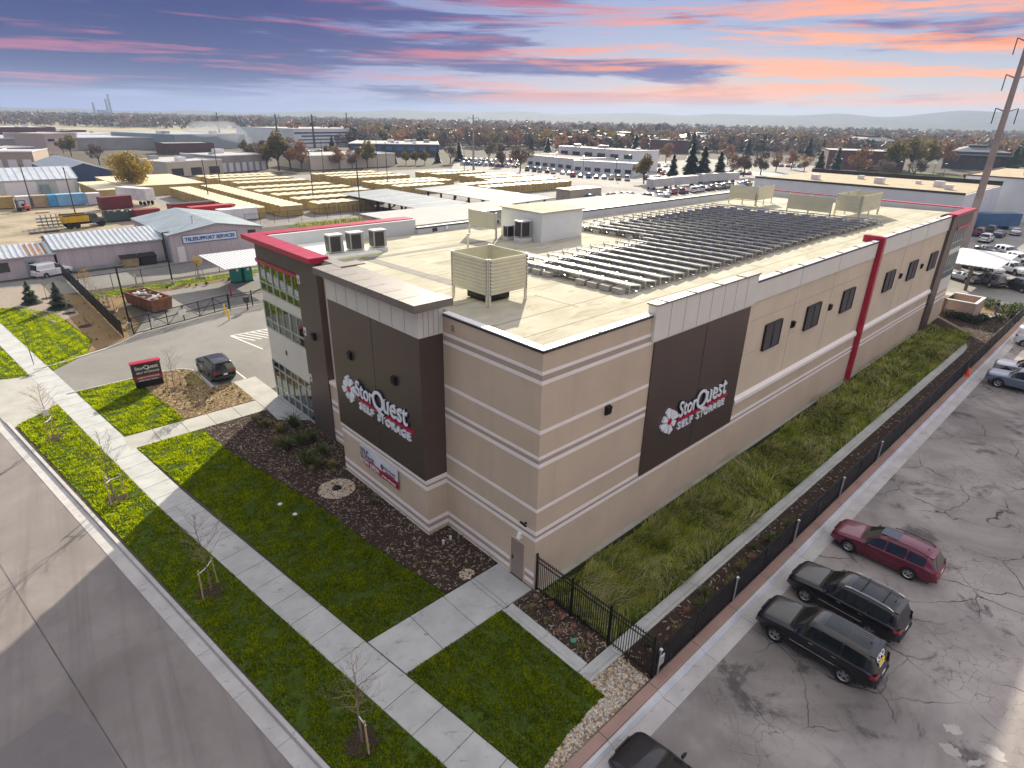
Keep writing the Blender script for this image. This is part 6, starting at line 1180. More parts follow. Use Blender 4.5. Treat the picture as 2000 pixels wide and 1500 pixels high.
for i, (px, py, h, lf, lb) in enumerate(((92, 583, .75, 0, 'bare sapling standing between the two spruces'), (172, 575, .8, 2, 'sapling with a few orange leaves behind the slat fence'), (135, 612, .55, 0, 'low bare sapling in front of the slat fence, farther from the gate'), (168, 637, .5, 0, 'low bare sapling in front of the slat fence, nearer the gate'), (205, 600, .55, 0, 'bare sapling inside the fence near the lamp post'), (215, 610, .5, 0, 'bare staked sapling inside the fence by the roll off bin'), (268, 560, .7, 0, 'bare staked sapling in the lawn strip before the long shed'), (391, 543, .75, 1, 'sapling with golden leaves in front of the TELESUPPORT sign'), (183, 587, .6, 0, 'bare sapling beside the orange leafed sapling'), (235, 632, .5, 0, 'bare staked sapling nearest the gate post'))):
    p = g(px, py); t = street_tree(p.x, p.y, i % 3, h, lb, (90, 270) if i > 3 else (), i)
    if lf: inst('leaves', leaf_mesh('leaves', 160 if lf == 2 else 500, .8, .9, 3.0, .09, 7 + i, M_ORL if lf == 2 else m_leaf('gold_leaf', (.36, .24, .05), (.5, .36, .08), .4)), t, sc=(h, h, h))
plants([(rng.uniform(-8.3, -6.0), rng.uniform(50.5, 66), 'olive', rng.uniform(.3, .5)) for _ in range(18)], 'low dry shrub outside the slat fence, NTH from the left', 'shrubs outside the slat fence')
plants([(rng.uniform(-4.6, 12), 66.6 + rng.uniform(-.3, .9), rng.choice(['olive', 'green', 'straw']), rng.uniform(.5, .9)) for _ in range(22)] + [(rng.uniform(-4.7, -3.2), rng.uniform(53, 66), 'olive', rng.uniform(.4, .7)) for _ in range(10)], 'low shrub round the paved yard behind the gate, NTH from the left', 'shrubs round the paved yard')
# ---------------------------------------------------------------- storage containers in rows
M_YC = mat('container_yellow', (.41, .31, .12), .6, .1, var=.14, vs=.25); M_YT = mat('container_cream_top', (.58, .52, .35), .6, .05, var=.12, vs=.3); M_YD = mat('container_door_dark', (.16, .10, .03), .8, var=.3, vs=1.5)
CW, CL, CH = 2.32, 4.9, 2.2
cb_ = MB(); cb_.box(-CW / 2 + .03, CW / 2 - .03, 0, CL, .1, CH, 0)
n = 8; P = [(-CW / 2 + CW * i / n, CH + .16 * math.sin(math.pi * i / n) ** 1.0) for i in range(n + 1)]
cb_.add([(x, -.06, z) for x, z in P] + [(x, CL + .06, z) for x, z in P], [(i, i + 1, i + n + 2, i + n + 1) for i in range(n)], 1); cb_.add([(x, -.06, z) for x, z in P] + [(CW / 2, -.06, CH - .03), (-CW / 2, -.06, CH - .03)], [tuple(range(n + 3))], 0); cb_.add([(x, CL + .06, z) for x, z in P] + [(CW / 2, CL + .06, CH - .03), (-CW / 2, CL + .06, CH - .03)], [tuple(range(n + 2, -1, -1))], 0)
cb_.box(-CW / 2 + .02, -CW / 2 + .10, -.03, .03, .1, CH - .05, 2); cb_.box(-.03, .03, -.03, -.001, .15, CH - .2, 2); cb_.box(.35, .45, -.035, -.001, .6, 1.6, 2)
ORD = ORDR
CONT = cb_.mesh('storage_container', [M_YC, M_YT, M_YD])
cnt = [0]
def cont_row(x0, x1, y, phrase, along='x', flip=False):
    n = round((x1 - x0) / CW)
    for k in range(n):
        if along == 'x': loc, rz = (x0 + (k + .5) * CW, y, -.04), 0
        else: loc, rz = (y, x0 + (k + .5) * CW, -.04), -NY
        if cnt[0] >= 299: return
        cnt[0] += 1; o = inst('storage_container', CONT, None, loc, (0, 0, rz)); tag(o, f'yellow container, {ORD[k]} from the {"near" if along == "y" else "left"} end in {phrase}', 'container', 'yellow storage containers')
cont_row(115, 164, 30.2, 'the end-on row nearest the gable shed', 'y'); cont_row(114.2, 166, 38.2, 'the end-on row beside a white car', 'y')
for i, (x0, x1, y) in enumerate(((46.3, 60, 113.3), (46, 70, 122.4), (45.4, 70, 132), (45, 69.6, 141.4), (44.4, 69.4, 150.6), (48, 69.4, 164), (47.3, 69.2, 173.2), (46.5, 68.5, 182), (46, 68.2, 188.6))): cont_row(x0, x1, y, f'left block row {ORD[i]}')
for i, (x0, x1, y) in enumerate(((80.4, 97, 133), (79.6, 106, 140.8), (79.3, 105.6, 147.2), (80.3, 104.2, 162.4), (79.6, 103.7, 170.6), (78.7, 103, 178.8))): cont_row(x0, x1, y, f'middle block row {ORD[i]}')
for i, (x0, x1, y) in enumerate(((100, 135, 118.5), (99, 138, 127), (114, 141, 132.2), (117, 141, 140.6), (117, 140, 148.5), (113, 134, 159.4), (112.4, 134, 167.5))): cont_row(x0, x1, y, f'right block row {ORD[i]}')
# long flat container shed at the head of the end-on rows and one in the tan yard
def flat_shed(label, x0, x1, y0, y1, h, wall, top, doors=0, side='w'):
    t = thing('storage_shed', label, 'building', (x0, y0, -.04)); part('wall', wall, (0, x1 - x0, 0, y1 - y0, 0, h), parent=t); part('roof', top, (-.15, x1 - x0 + .15, -.15, y1 - y0 + .15, h, h + .15), parent=t)
    for k in range(doors):
        w = (y1 - y0) / doors; d = part('door', M_YD if wall is M_YC else M_DOORG, (-.02, -.003, k * w + .08, k * w + .2, .1, h - .1), parent=t)
    return t
flat_shed('flat cream roofed yellow container shed under the golden tree', 21, 40.5, 168.5, 200, 2.4, M_YC, M_YT, 16); flat_shed('row of yellow units with cream roof beside the white trailer', 14.5, 21, 163, 186, 2.4, M_YC, M_YT, 8); flat_shed('tan site cabin behind the building with a blue plate', 109, 122, 96, 101, 2.9, mat('tan_cabin', (.42, .38, .29), .6, var=.05), M_YT, 2)
# carports
M_CPT = mat('grey_carport_sheet', (.17, .20, .235), .8, .0, var=.12, vs=.25); M_CPW = mat('white_membrane', (.36, .36, .355), .95, var=.06, vs=.4); CPR = RIBM.mesh('roof_rib', M_CPT)
def carport(label, x0, x1, y0, y1, h):
    t = thing('carport', label, 'carport', (0, 0, 0)); b = MB(); b.add([(x0, y0, h), (x1, y0, h + .35), (x1, y1, h + .35), (x0, y1, h), (x0, y0, h - .16), (x1, y0, h + .19), (x1, y1, h + .19), (x0, y1, h - .16)], [(0, 1, 2, 3), (7, 6, 5, 4), (0, 4, 5, 1), (1, 5, 6, 2), (2, 6, 7, 3), (3, 7, 4, 0)]); ro = b.build('roof_sheet', M_CPT, t)
    for k in range(1, int((y1 - y0) / 6)): y = y0 + k * 6.0; MB().add([(x0, y - .06, h + .012), (x1, y - .06, h + .362), (x1, y + .06, h + .362), (x0, y + .06, h + .012)], [(0, 1, 2, 3)]).build('roof_joint', M_WMET, ro)
    part('gutter', M_WMET, (x0 - .1, x0, y0, y1, h - .15, h + .02), parent=t)
    for k in range(7): y = y0 + 1.5 + k * (y1 - y0 - 3) / 6; [part('post', M_DGREY, (x - .2, x + .2, y - .2, y + .2, -.03, h - .1), parent=t) for x in (x0 + 3, x1 - 2)]
carport('grey roofed carport directly behind the low white roof', 56.4, 69, 89.2, 122, 3.0); carport('grey roofed carport farther from the yellow containers, behind the penthouse', 77, 91, 84.5, 121, 3.0)
t = thing('drive_up_units', 'low storage wing with glaring white roof behind the red cornice', 'building', (0, 0, -.03)); part('wall', M_BEIGE, (42, 74, 71, 87.5, 0, 3.3), parent=t); part('roof', M_CPW, (41.7, 74.3, 70.7, 87.8, 3.3, 3.5), parent=t)
t = thing('drive_up_units', 'low storage wing with white roof beyond the penthouse', 'building', (0, 0, -.03)); part('wall', M_BEIGE, (76, 112, 60, 80, 0, 3.3), parent=t); part('roof', M_CPW, (75.7, 112.3, 59.7, 80.3, 3.3, 3.5), parent=t)
M_JUN = m_leaf('juniper_needle', (.02, .035, .015), (.04, .06, .025), .1); JUN = conifer_mesh(2.2, .6, 260, 5, M_JUN, .03)
for i, x in enumerate((57.3, 58.9, 60.8)): conifer(JUN, x, 107.6, 1.0, ['small upright juniper by the carport, farthest from the white roof', 'small upright juniper, middle of three by the carport', 'small upright juniper by the carport, closest to its inner post'][i], 'junipers by the carport')
# ---------------------------------------------------------------- tan yard: trucks, trailers, bins
t = thing('tool_shed', 'pale green metal shed with three roller doors and ribbed tin roof', 'building', (0, 0, -.04)); gable(t, -30, 14, 184, 200, 3.8, 6.2, 'x', mat('pale_green_siding', (.50, .54, .50), .6, .1, var=.06), M_TIN, M_RIBD, 1.5)
for x0, x1 in ((-13, -2.5), (-1.2, 5.2), (9.4, 13.2)):
    d = part('roller_door', M_WHITEF, (x0, x1, 183.9, 183.995, 0, 3.3), parent=t); [part('door_slat', M_GREYW, (x0, x1, 183.87, 183.899, z, z + .04), parent=d) for z in np.arange(.5, 3.2, .5)]
part('lean_to', M_DOORG, (5.8, 7.6, 182.5, 183.9, 0, 2.6), parent=t)
M_BLUES = mat('blue_fascia', (.03, .05, .12), .6, var=.05); t = thing('barn', 'long shed with plain blue grey roof and navy gable', 'building', (0, 0, -.04)); gable(t, 12.5, 27, 205, 250, 3.6, 6.0, 'y', M_BLUES, mat('blue_grey_roof', (.27, .30, .35), .5, .4, var=.06), None, 4.5)
def box_container(name, label, cat, x, y, rz, L_, W_, H_, m, z=0.0, wheels=0, ribs=True, top=None):
    t = thing(name, label, cat, (x, y, -.03), rz); z0 = z + .15; part('body', m, (-L_ / 2, L_ / 2, -W_ / 2, W_ / 2, z0, z0 + H_), parent=t); part('roof', top or m, (-L_ / 2 - .02, L_ / 2 + .02, -W_ / 2 - .02, W_ / 2 + .02, z0 + H_, z0 + H_ + .06), parent=t)
    if ribs:
        for k in range(int(L_ / .6)): xx = -L_ / 2 + .3 + k * .6; part('rib', m, (xx - .08, xx + .08, -W_ / 2 - .035, -W_ / 2 - .001, z0 + .05, z0 + H_ - .05), parent=t)
    for s in (-1, 1): part('door', m, (-L_ / 2 - .03, -L_ / 2 - .001, min(0, s * W_ / 2) + .04, max(0, s * W_ / 2) - .04, z0 + .06, z0 + H_ - .06), parent=t)
    for k in range(wheels):
        for s in (-1, 1): w = MB().lathe([(.0, -.12), (.42, -.12), (.48, -.08), (.48, .08), (.42, .12), (.0, .12)], 12, axis='y').build('wheel', M_TYRE, t, loc=(-L_ / 2 + 1.0 + k * 1.2, s * (W_ / 2 - .2), .48))
    if wheels: part('landing_leg', M_DGREY, (L_ / 2 - 2, L_ / 2 - 1.8, -.8, .8, 0, z0), parent=t)
    return t
PM = lambda n_, c: mat(n_, c, .55, .1, var=.12, vs=.6)
box_container('storage_trailer', 'white box trailer with brown rear doors in the tan yard', 'trailer', 20, 152.5, R(118), 9, 2.5, 2.6, PM('trailer_white', (.66, .66, .66)), .95, 2, False)
box_container('shipping_container', 'maroon shipping container lying in the tan yard', 'container', 14.5, 147, R(10), 6.2, 2.4, 2.5, PM('maroon_steel', (.13, .02, .025)))
box_container('shipping_container', 'sky blue shipping container behind the leaning pole', 'container', 8.0, 158.2, 0, 5.4, 2.4, 2.4, PM('sky_blue_steel', (.20, .42, .60))); box_container('shipping_container', 'narrow bright blue container beside the sky blue one', 'container', 4.4, 158.0, 0, 1.5, 2.4, 2.4, PM('bright_blue_steel', (.08, .30, .55)))
box_container('shipping_container', 'tan storage unit behind the forklift end of the yard row', 'container', 2.3, 158.5, 0, 2.8, 2.6, 2.4, PM('tan_steel', (.36, .29, .19))); box_container('shipping_container', 'white storage unit with a roof hood beside the tan unit', 'container', -.6, 158.6, 0, 2.6, 2.6, 2.4, PM('white_steel', (.6, .58, .6)))
box_container('shipping_container', 'white storage unit with a red stripe next to the blue container', 'container', 12.2, 157.0, 0, 2.6, 2.4, 2.4, PM('white_steel2', (.62, .6, .62))); box_container('storage_unit', 'yellow tan storage unit at the left end of the yard row', 'container', -5.5, 160.5, 0, 6.5, 2.6, 2.3, PM('ochre_steel', (.42, .30, .12)))
box_container('shipping_container', 'long red shipping container behind the gable shed roof', 'container', 26.5, 121, R(4), 9, 2.4, 2.4, PM('red_steel', (.38, .02, .03))); box_container('shipping_container', 'dark topped red container behind the gable shed roof', 'container', 24.5, 127, R(4), 9, 2.4, 2.5, PM('red_steel2', (.30, .03, .03)), top=M_DGREY); box_container('shipping_container', 'short rust red container beside the green open bin', 'container', 15.5, 126, R(4), 4.5, 2.4, 2.0, PM('rust_red_steel', (.20, .03, .03))); box_container('shipping_container', 'white flat topped trailer just behind the gable shed ridge', 'trailer', 29.5, 115.5, R(2), 7.5, 2.4, 2.2, PM('white_steel3', (.68, .68, .7)))
t = thing('open_bin', 'dark green open bin full of scrap beside the yellow truck', 'skip', (10.8, 128, -.03)); GB = PM('green_bin', (.045, .075, .065)); part('side_wall', GB, (-2.4, 2.4, -1.2, -1.12, .2, 1.9), parent=t); part('side_wall', GB, (-2.4, 2.4, 1.12, 1.2, .2, 1.9), parent=t); part('end_wall', GB, (-2.4, -2.32, -1.12, 1.12, .2, 1.9), parent=t); part('end_wall', GB, (2.32, 2.4, -1.12, 1.12, .2, 1.9), parent=t); part('floor', GB, (-2.32, 2.32, -1.12, 1.12, .15, .3), parent=t)
t = thing('scrap_load', 'grey scrap filling the dark green open bin', 'debris', (10.8, 128, 1.6)); [MB().box(-.4, .4, -.15, .15, -.05, .08).build('scrap', DM[rng.randrange(4)] if k % 3 else M_DGREY, t, loc=(rng.uniform(-1.8, 1.8), rng.uniform(-.8, .8), rng.uniform(-.1, .35)), rot=(rng.uniform(-.5, .5), rng.uniform(-.5, .5), rng.uniform(0, 3))) for k in range(24)]; part('fill', M_DGREY, (-2.3, 2.3, -1.1, 1.1, -1.2, -.1), parent=t)
# yellow dump truck
t = thing('dump_truck', 'yellow dump truck with dark cab in the tan yard', 'truck', (4.2, 124, -.03), R(6)); YP = PM('truck_yellow', (.62, .40, .02)); CB = m_paint('truck_cab_dark', (.035, .05, .06)); b = MB()
b.add([(-3.2, -1.1, 1.1), (.9, -1.1, 1.1), (.9, 1.1, 1.1), (-3.2, 1.1, 1.1), (-3.2, -1.25, 2.25), (.9, -1.25, 2.25), (.9, 1.25, 2.25), (-3.2, 1.25, 2.25)], [(0, 3, 2, 1), (0, 1, 5, 4), (1, 2, 6, 5), (2, 3, 7, 6), (3, 0, 4, 7)]); b.add([(-3.1, -1.15, 2.1), (.8, -1.15, 2.1), (.8, 1.15, 2.1), (-3.1, 1.15, 2.1)], [(0, 1, 2, 3)]); b.build('dump_box', YP, t)
for k in range(6): part('box_rib', YP, (-3.1 + k * .75, -3.0 + k * .75, -1.28, -1.2, 1.1, 2.25), parent=t)
part('box_rail', M_DGREY, (-3.25, .95, -1.3, -1.2, 2.25, 2.45), (-3.25, .95, 1.2, 1.3, 2.25, 2.45), parent=t); b = MB(); P = [(1.1, .8), (2.5, .8), (2.5, 1.55), (2.2, 2.35), (1.1, 2.4)]; b.add([(x, -1.05, z) for x, z in P] + [(x, 1.05, z) for x, z in P], [tuple(range(5)), tuple(range(9, 4, -1))] + [((i + 1) % 5, i, i + 5, (i + 1) % 5 + 5) for i in range(5)]); cb2 = b.build('cab', CB, t); part('cab_window', M_CGLASS, (1.35, 2.2, -1.07, -1.055, 1.6, 2.2), parent=cb2); part('hood', CB, (2.5, 3.6, -.8, .8, .75, 1.5), parent=t, bevel=.08); part('bumper', M_DGREY, (3.6, 3.75, -1.05, 1.05, .5, .75), parent=t); part('chassis', M_BLACK, (-3.1, 3.6, -.45, .45, .6, 1.05), parent=t)
for x in (-2.3, -1.2, 2.9):
    for s in (1, -1): w = MB().lathe([(.0, -.13), (.45, -.14), (.52, -.09), (.52, .09), (.45, .14), (.0, .13)], 14, axis='y').build('wheel', M_TYRE, t, loc=(x, s * .95, .52)); MB().lathe([(0, .15), (.22, .15), (.24, .1)], 10, axis='y').build('rim', M_WHITEF, w)
t = thing('pipe_rack', 'dark steel stock rack with bars sticking out beside the dump truck', 'rack', (-1.6, 127.5, -.03))
for k in range(5): part('upright', M_BLACK, (k * .8 - .05, k * .8 + .05, -.05, .05, 0, 2.2), parent=t); [part('arm', M_BLACK, (k * .8 - .03, k * .8 + .03, -1.0, 1.0, z, z + .07), parent=t) for z in (.3, .9, 1.5, 2.1)]
for z in (.37, .97, 1.57): [MB().tube((-.8, -.7 + j * .3, z + .06), (4.5, -.7 + j * .3, z + .06), .055, n=5).build('bar', M_GALV if j % 2 else M_DGREY, t) for j in range(5)]
# forklift
t = thing('forklift', 'orange forklift with dark mast parked by the yellow unit', 'forklift', (-1.6, 153.6, -.03), R(185)); OR = PM('forklift_orange', (.65, .10, .02)); part('counterweight', OR, (-1.3, -.3, -.55, .55, .35, 1.15), parent=t, bevel=.12); part('chassis', M_DGREY, (-.3, .7, -.5, .5, .3, .8), parent=t); part('seat', M_BLACK, (-.5, 0, -.28, .28, 1.1, 1.5), parent=t); [part('guard_post', M_BLACK, (x - .04, x + .04, y - .04, y + .04, .8, 2.15), parent=t) for x in (-.7, .55) for y in (-.48, .48)]; part('overhead_guard', M_BLACK, (-.75, .62, -.52, .52, 2.15, 2.22), parent=t)
for y in (-.35, .35): part('mast', M_BLACK, (.8, .92, y - .06, y + .06, .1, 2.5), parent=t); part('fork', M_DGREY, (.95, 2.0, y - .06, y + .06, .12, .18), parent=t)
for x, r in ((-.85, .3), (.55, .36)): [MB().lathe([(.0, -.11), (r * .9, -.11), (r, -.06), (r, .06), (r * .9, .11), (.0, .11)], 12, axis='y').build('wheel', M_TYRE, t, loc=(x, y, r)) for y in (-.5, .5)]
for lb, x, y, s in (('flat wooden pallet lying near the forklift', 1.2, 149, 1.1), ('dark flat trailer bed on the yard floor left of the dump truck', -2.2, 121.5, 2.2)):
    t = thing('pallet', lb, 'pallet', (x, y, -.03), .2); [part('plank', M_STAKE if s < 2 else M_DGREY, (-s, s, -.7 + k * .24, -.52 + k * .24, .14, .18), parent=t) for k in range(6)]; [part('runner', M_STAKE if s < 2 else M_DGREY, (x_ - .06, x_ + .06, -.72, .72, 0, .14), parent=t) for x_ in (-s * .9, 0, s * .9)]
make_car('suv', 'white', 'parked_suv', 'white SUV between the two end-on container rows', 'car', (36.2, 143, -.03), NY, False); make_car('pickup', 'white', 'parked_pickup', 'white pickup before the pale green tool shed', 'truck', (-6.5, 178, -.03), 0, False); make_car('wagon', 'white', 'parked_car', 'white car half hidden by the dark green bin', 'car', (14.6, 131.5, -.03), .2, False)
# ---------------------------------------------------------------- far right corner: enclosure, person, bushes, canopy
t = thing('bin_enclosure', 'open topped pinkish stucco bin enclosure with white coping', 'enclosure', (0, 0, 0)); EB = mat('pinkish_stucco', (.46, .34, .28), .85, var=.06)
for bx in ((66.95, 67.15, -2.98, .05), (71.0, 71.2, -2.98, .05), (67.151, 70.999, -2.98, -2.78)): part('wall', EB, (*bx, 0, 1.95), parent=t)
for bx in ((66.9, 67.2, -3.03, .1), (70.95, 71.25, -3.03, .1), (67.201, 70.949, -3.03, -2.73)): part('coping', M_WHITEF, (*bx, 1.952, 2.03), parent=t)
part('gate_leaf', M_DGREY, (67.2, 69.05, .0, .06, .1, 1.9), parent=t); part('gate_leaf', M_DGREY, (69.1, 70.95, .0, .06, .1, 1.9), parent=t); part('gate_post', M_BROWN, (66.6, 66.9, -.1, .1, 0, 2.1), parent=t)
M_SHR = m_leaf('dark_shrub_leaf', (.02, .035, .012), (.045, .06, .02), .2); M_SHR2 = m_leaf('green_shrub_leaf', (.05, .09, .02), (.10, .13, .03), .3)
SHB = [leaf_mesh('shrub', 420, .75, .5, .42, .09, s, m_, .6) for s, m_ in ((1, M_SHR), (2, M_SHR), (3, M_SHR2))]
for i, (px, py, v, k, lb) in enumerate(((1852, 618, 0, 1.0, 'dark low shrub at the building end of the enclosure hedge'), (1868, 622, 1, 1.0, 'dark low shrub second along the enclosure hedge'), (1884, 626, 0, 1.0, 'dark low shrub third along the enclosure hedge'), (1902, 632, 1, 1.1, 'dark low shrub fourth along the enclosure hedge'), (1918, 628, 0, 1.0, 'dark low shrub at the outer corner of the enclosure'), (1930, 600, 2, 1.3, 'green spiky shrub between the enclosure and the person'), (1965, 612, 2, 1.3, 'green spiky shrub beyond the person'), (1948, 628, 1, 1.0, 'dark low shrub in front of the person'), (1975, 622, 1, 1.0, 'dark low shrub beside the mesh fence end'), (1985, 606, 2, 1.1, 'green shrub closest to the mesh fence end'))):
    p = g(px, py); o = inst('shrub', SHB[v], None, (p.x, p.y, 0), (0, 0, i), (k, k, k)); tag(o, lb, 'shrub', 'shrubs round the bin enclosure')
# person standing by the shrubs
def skin_person(t):
    J = {'pel': ((0, 0, .92), .15), 'waist': ((0, .01, 1.1), .135), 'chest': ((0, .0, 1.32), .165), 'neck': ((0, -.01, 1.5), .06), 'head': ((0, -.03, 1.62), .10), 'crown': ((0, -.02, 1.70), .085)}
    for s, n_ in ((1, 'l'), (-1, 'r')): J.update({'hip' + n_: ((s * .10, 0, .86), .10), 'kn' + n_: ((s * .11, -.02, .48), .065), 'an' + n_: ((s * .12, .02, .09), .045), 'to' + n_: ((s * .13, -.14, .04), .04), 'sh' + n_: ((s * .19, 0, 1.42), .075), 'el' + n_: ((s * .27, .02, 1.14), .048), 'wr' + n_: ((s * .22, -.16, .98), .034), 'ha' + n_: ((s * .20, -.24, .94), .04)})
    E = [('pel', 'waist'), ('waist', 'chest'), ('chest', 'neck'), ('neck', 'head'), ('head', 'crown')]
    for n_ in 'lr': E += [('pel', 'hip' + n_), ('hip' + n_, 'kn' + n_), ('kn' + n_, 'an' + n_), ('an' + n_, 'to' + n_), ('chest', 'sh' + n_), ('sh' + n_, 'el' + n_), ('el' + n_, 'wr' + n_), ('wr' + n_, 'ha' + n_)]
    ks = list(J); me = bpy.data.meshes.new('body'); me.from_pydata([J[k][0] for k in ks], [(ks.index(a), ks.index(b_)) for a, b_ in E], []); o = bpy.data.objects.new('body', me); COL.objects.link(o); o.parent = t; sm = o.modifiers.new('s', 'SKIN'); sm.use_smooth_shade = True
    for i, k in enumerate(ks): me.skin_vertices[0].data[i].radius = (J[k][1], J[k][1]); me.skin_vertices[0].data[i].use_root = k == 'pel'
    ss = o.modifiers.new('d', 'SUBSURF'); ss.levels = ss.render_levels = 2; dg = bpy.context.evaluated_depsgraph_get(); m2 = bpy.data.meshes.new_from_object(o.evaluated_get(dg)); o.modifiers.clear(); o.data = m2
    m2.materials.clear(); [m2.materials.append(x) for x in (mat('skin', (.45, .28, .2), .6, var=0), mat('navy_shirt', (.012, .015, .06), .85, var=.05), mat('blue_jeans', (.07, .10, .17), .85, var=.08), M_BLACK)]
    for p in m2.polygons: c = p.center; p.material_index = 3 if c.z < .09 else 2 if c.z < .92 and abs(c.x) < .2 and c.y > -.12 else 0 if (c.z > 1.5 or c.y < -.13 or (abs(c.x) > .2 and c.z < 1.22)) else 1; p.use_smooth = True
    hr = MB(); V, F = ico(2); V = V * np.array([.105, .115, .09]) + np.array([0, -.01, 1.69]); hr.add(V.tolist(), F.tolist()); hr.build('hair', mat('dark_hair', (.03, .02, .015), .8, var=0), t, smooth=True)
    MB().box(-.06, .06, .155, .165, 1.28, 1.40).build('shirt_logo', M_WHITEF, t)
p = g(1943, 615); t = thing('person', 'person in navy shirt and jeans standing among the shrubs by the enclosure', 'person', (p.x, p.y, 0), R(-20)); skin_person(t)
t = thing('entry_canopy', 'white ribbed canopy on a dark post beyond the far tower', 'canopy', (0, 0, 0)); ribbed_roof(t, 82.9, 95.5, -1.6, 5.2, 3.4, 3.6, .6, M_WMET, RIBW, 'x'); part('post', M_PURP, (83.2, 83.55, 1.0, 1.35, -.03, 3.35), (93, 93.35, 1.0, 1.35, -.03, 3.45), parent=t)
gmesh('planting_bed', [(72, -3.4), (78, -6.5), (78, 4), (71.5, 4), (71.5, -3)], -.01, M_WOOD, -.06); gmesh('lawn', [(71.5, 4.1), (78, 4.1), (78, 9), (71.5, 9)], -.01, M_TURF, -.06); turf([(71.5, 4.1), (78, 4.1), (78, 9), (71.5, 9)], 60, 41, 'small lit lawn beyond the bin enclosure')
gmesh('footpath', [(78.3, -8), (80.3, -8), (80.3, 20), (78.3, 20)], .0, M_CONC_C, -.06)
# cars in the lot beyond the far tower
for i, (px, py, kind, col, hd, lb) in enumerate(((1925, 472, 'suv', 'white', 0, 'white SUV seen side on behind the far canopy'), (1983, 458, 'sedan', 'silver', .1, 'silver sedan beside the navy cars in the far lot'), (1950, 462, 'sedan', 'navy', 0, 'navy sedan behind the side-on white SUV'), (1935, 455, 'suv', 'dark', 0, 'dark SUV before the blue trailer'), (1912, 460, 'suv', 'maroon', 0, 'maroon SUV beside the leaning pole'), (1928, 529, 'sedan', 'white', -2.2, 'white sedan facing the enclosure, middle of the far lot'), (1975, 533, 'suv', 'white', -2.2, 'white SUV facing the enclosure near the frame edge'), (1888, 522, 'sedan', 'navy', -2.2, 'navy sedan half hidden by the canopy post'), (1880, 548, 'sedan', 'silver', 1.0, 'silver sedan with its tail to the enclosure'), (1925, 556, 'suv', 'grey', 1.0, 'grey SUV with red tail lights behind the enclosure'), (1988, 566, 'suv', 'dark', 1.0, 'dark SUV at the frame edge behind the tan bed'), (1967, 500, 'suv', 'white', -2.2, 'white SUV between the canopy edge and the wheel stops'), (1990, 515, 'suv', 'white', -2.2, 'white SUV cut by the frame edge'), (1930, 495, 'sedan', 'grey', -2.2, 'grey car seen over the far canopy roof'), (1960, 442, 'pickup', 'blue', 0, 'blue pickup beside the blue trailer'), (1990, 430, 'suv', 'silver', 0, 'silver SUV under the white wall'))):
    p = g(px, py); make_car(kind, col, 'parked_' + ('car' if kind == 'sedan' else kind), lb, 'car', (p.x, p.y, -.035), hd, False, 'cars in the lot beyond the far tower')
p = g(1935, 450); box_container('storage_trailer', 'blue box trailer in the lot beyond the far tower', 'trailer', p.x + 2, p.y + 1, R(-38), 12, 2.5, 2.6, PM('trailer_blue', (.06, .13, .25)), .6, 2, False)
# ---------------------------------------------------------------- trees of the district
M_BR1 = m_leaf('bare_crown_brown', (.10, .07, .05), (.17, .12, .085), .2, .06); M_BR2 = m_leaf('bare_crown_rust', (.20, .10, .055), (.28, .155, .085), .25, .06); M_OL = m_leaf('olive_crown', (.12, .10, .025), (.22, .17, .04), .3, .15); M_GD = m_leaf('golden_crown', (.22, .155, .025), (.42, .30, .05), .35, .35); M_PINE = m_leaf('pine_crown', (.018, .030, .016), (.04, .055, .028), .1, .5); M_GRN = m_leaf('green_conifer', (.05, .08, .025), (.09, .13, .04), .2, .5); M_BLU = m_leaf('blue_spruce', (.045, .075, .075), (.08, .11, .11), .1, .5); M_GRY = m_leaf('bare_crown_grey', (.12, .10, .085), (.19, .155, .13), .2, .06)
def crown_mesh(seed, m, n=900, rx=.42, rz_=.38, z0=.60, size=.035, lob=9, twig=True):
    """unit-height tree crown: clumps of small faces round a branching frame"""
    rs = np.random.RandomState(seed); C = rs.normal(size=(lob, 3)); C /= np.linalg.norm(C, axis=1)[:, None]; C = C * rs.uniform(.35, .85, (lob, 1)) * np.array([rx, rx, rz_]); w = rs.randint(0, lob, n); d = rs.normal(size=(n, 3)); d /= np.linalg.norm(d, axis=1)[:, None]
    P = C[w] + d * (rs.uniform(.2, 1, n) ** .5)[:, None] * np.array([rx * .42, rx * .42, rz_ * .42]) + np.array([0, 0, z0]); a = rs.normal(size=(n, 3)); a += d * 1.2 if twig else 0; a /= np.linalg.norm(a, axis=1)[:, None]; c = np.cross(a, rs.normal(size=(n, 3))); c /= np.linalg.norm(c, axis=1)[:, None]; s = size * rs.uniform(.5, 1.5, n)[:, None]; k = .28 if twig else .6
    V = np.stack([P - a * s, P + c * s * k, P + a * s, P - c * s * k], 1).reshape(-1, 3); o = soup('crown', V, np.arange(4 * n).reshape(-1, 4), m); me = o.data; bpy.data.objects.remove(o); return me
tkm = MB(); tkm.tube((0, 0, -.02), (0, 0, .32), .028, .02, 7, caps=False)
rng = random.Random(77)
for k in range(8): a = k * .785 + rng.uniform(-.2, .2); e = Vector((math.cos(a) * .26, math.sin(a) * .26, rng.uniform(.55, .85))); m0 = Vector((0, 0, .22 + .012 * k)); q = m0.lerp(e, .5) + Vector((0, 0, -.04)); tkm.tube(m0, q, .013, .008, 5, caps=False); tkm.tube(q, e, .008, .002, 4, caps=False)
TRK = tkm.mesh('trunk', M_BARKD)
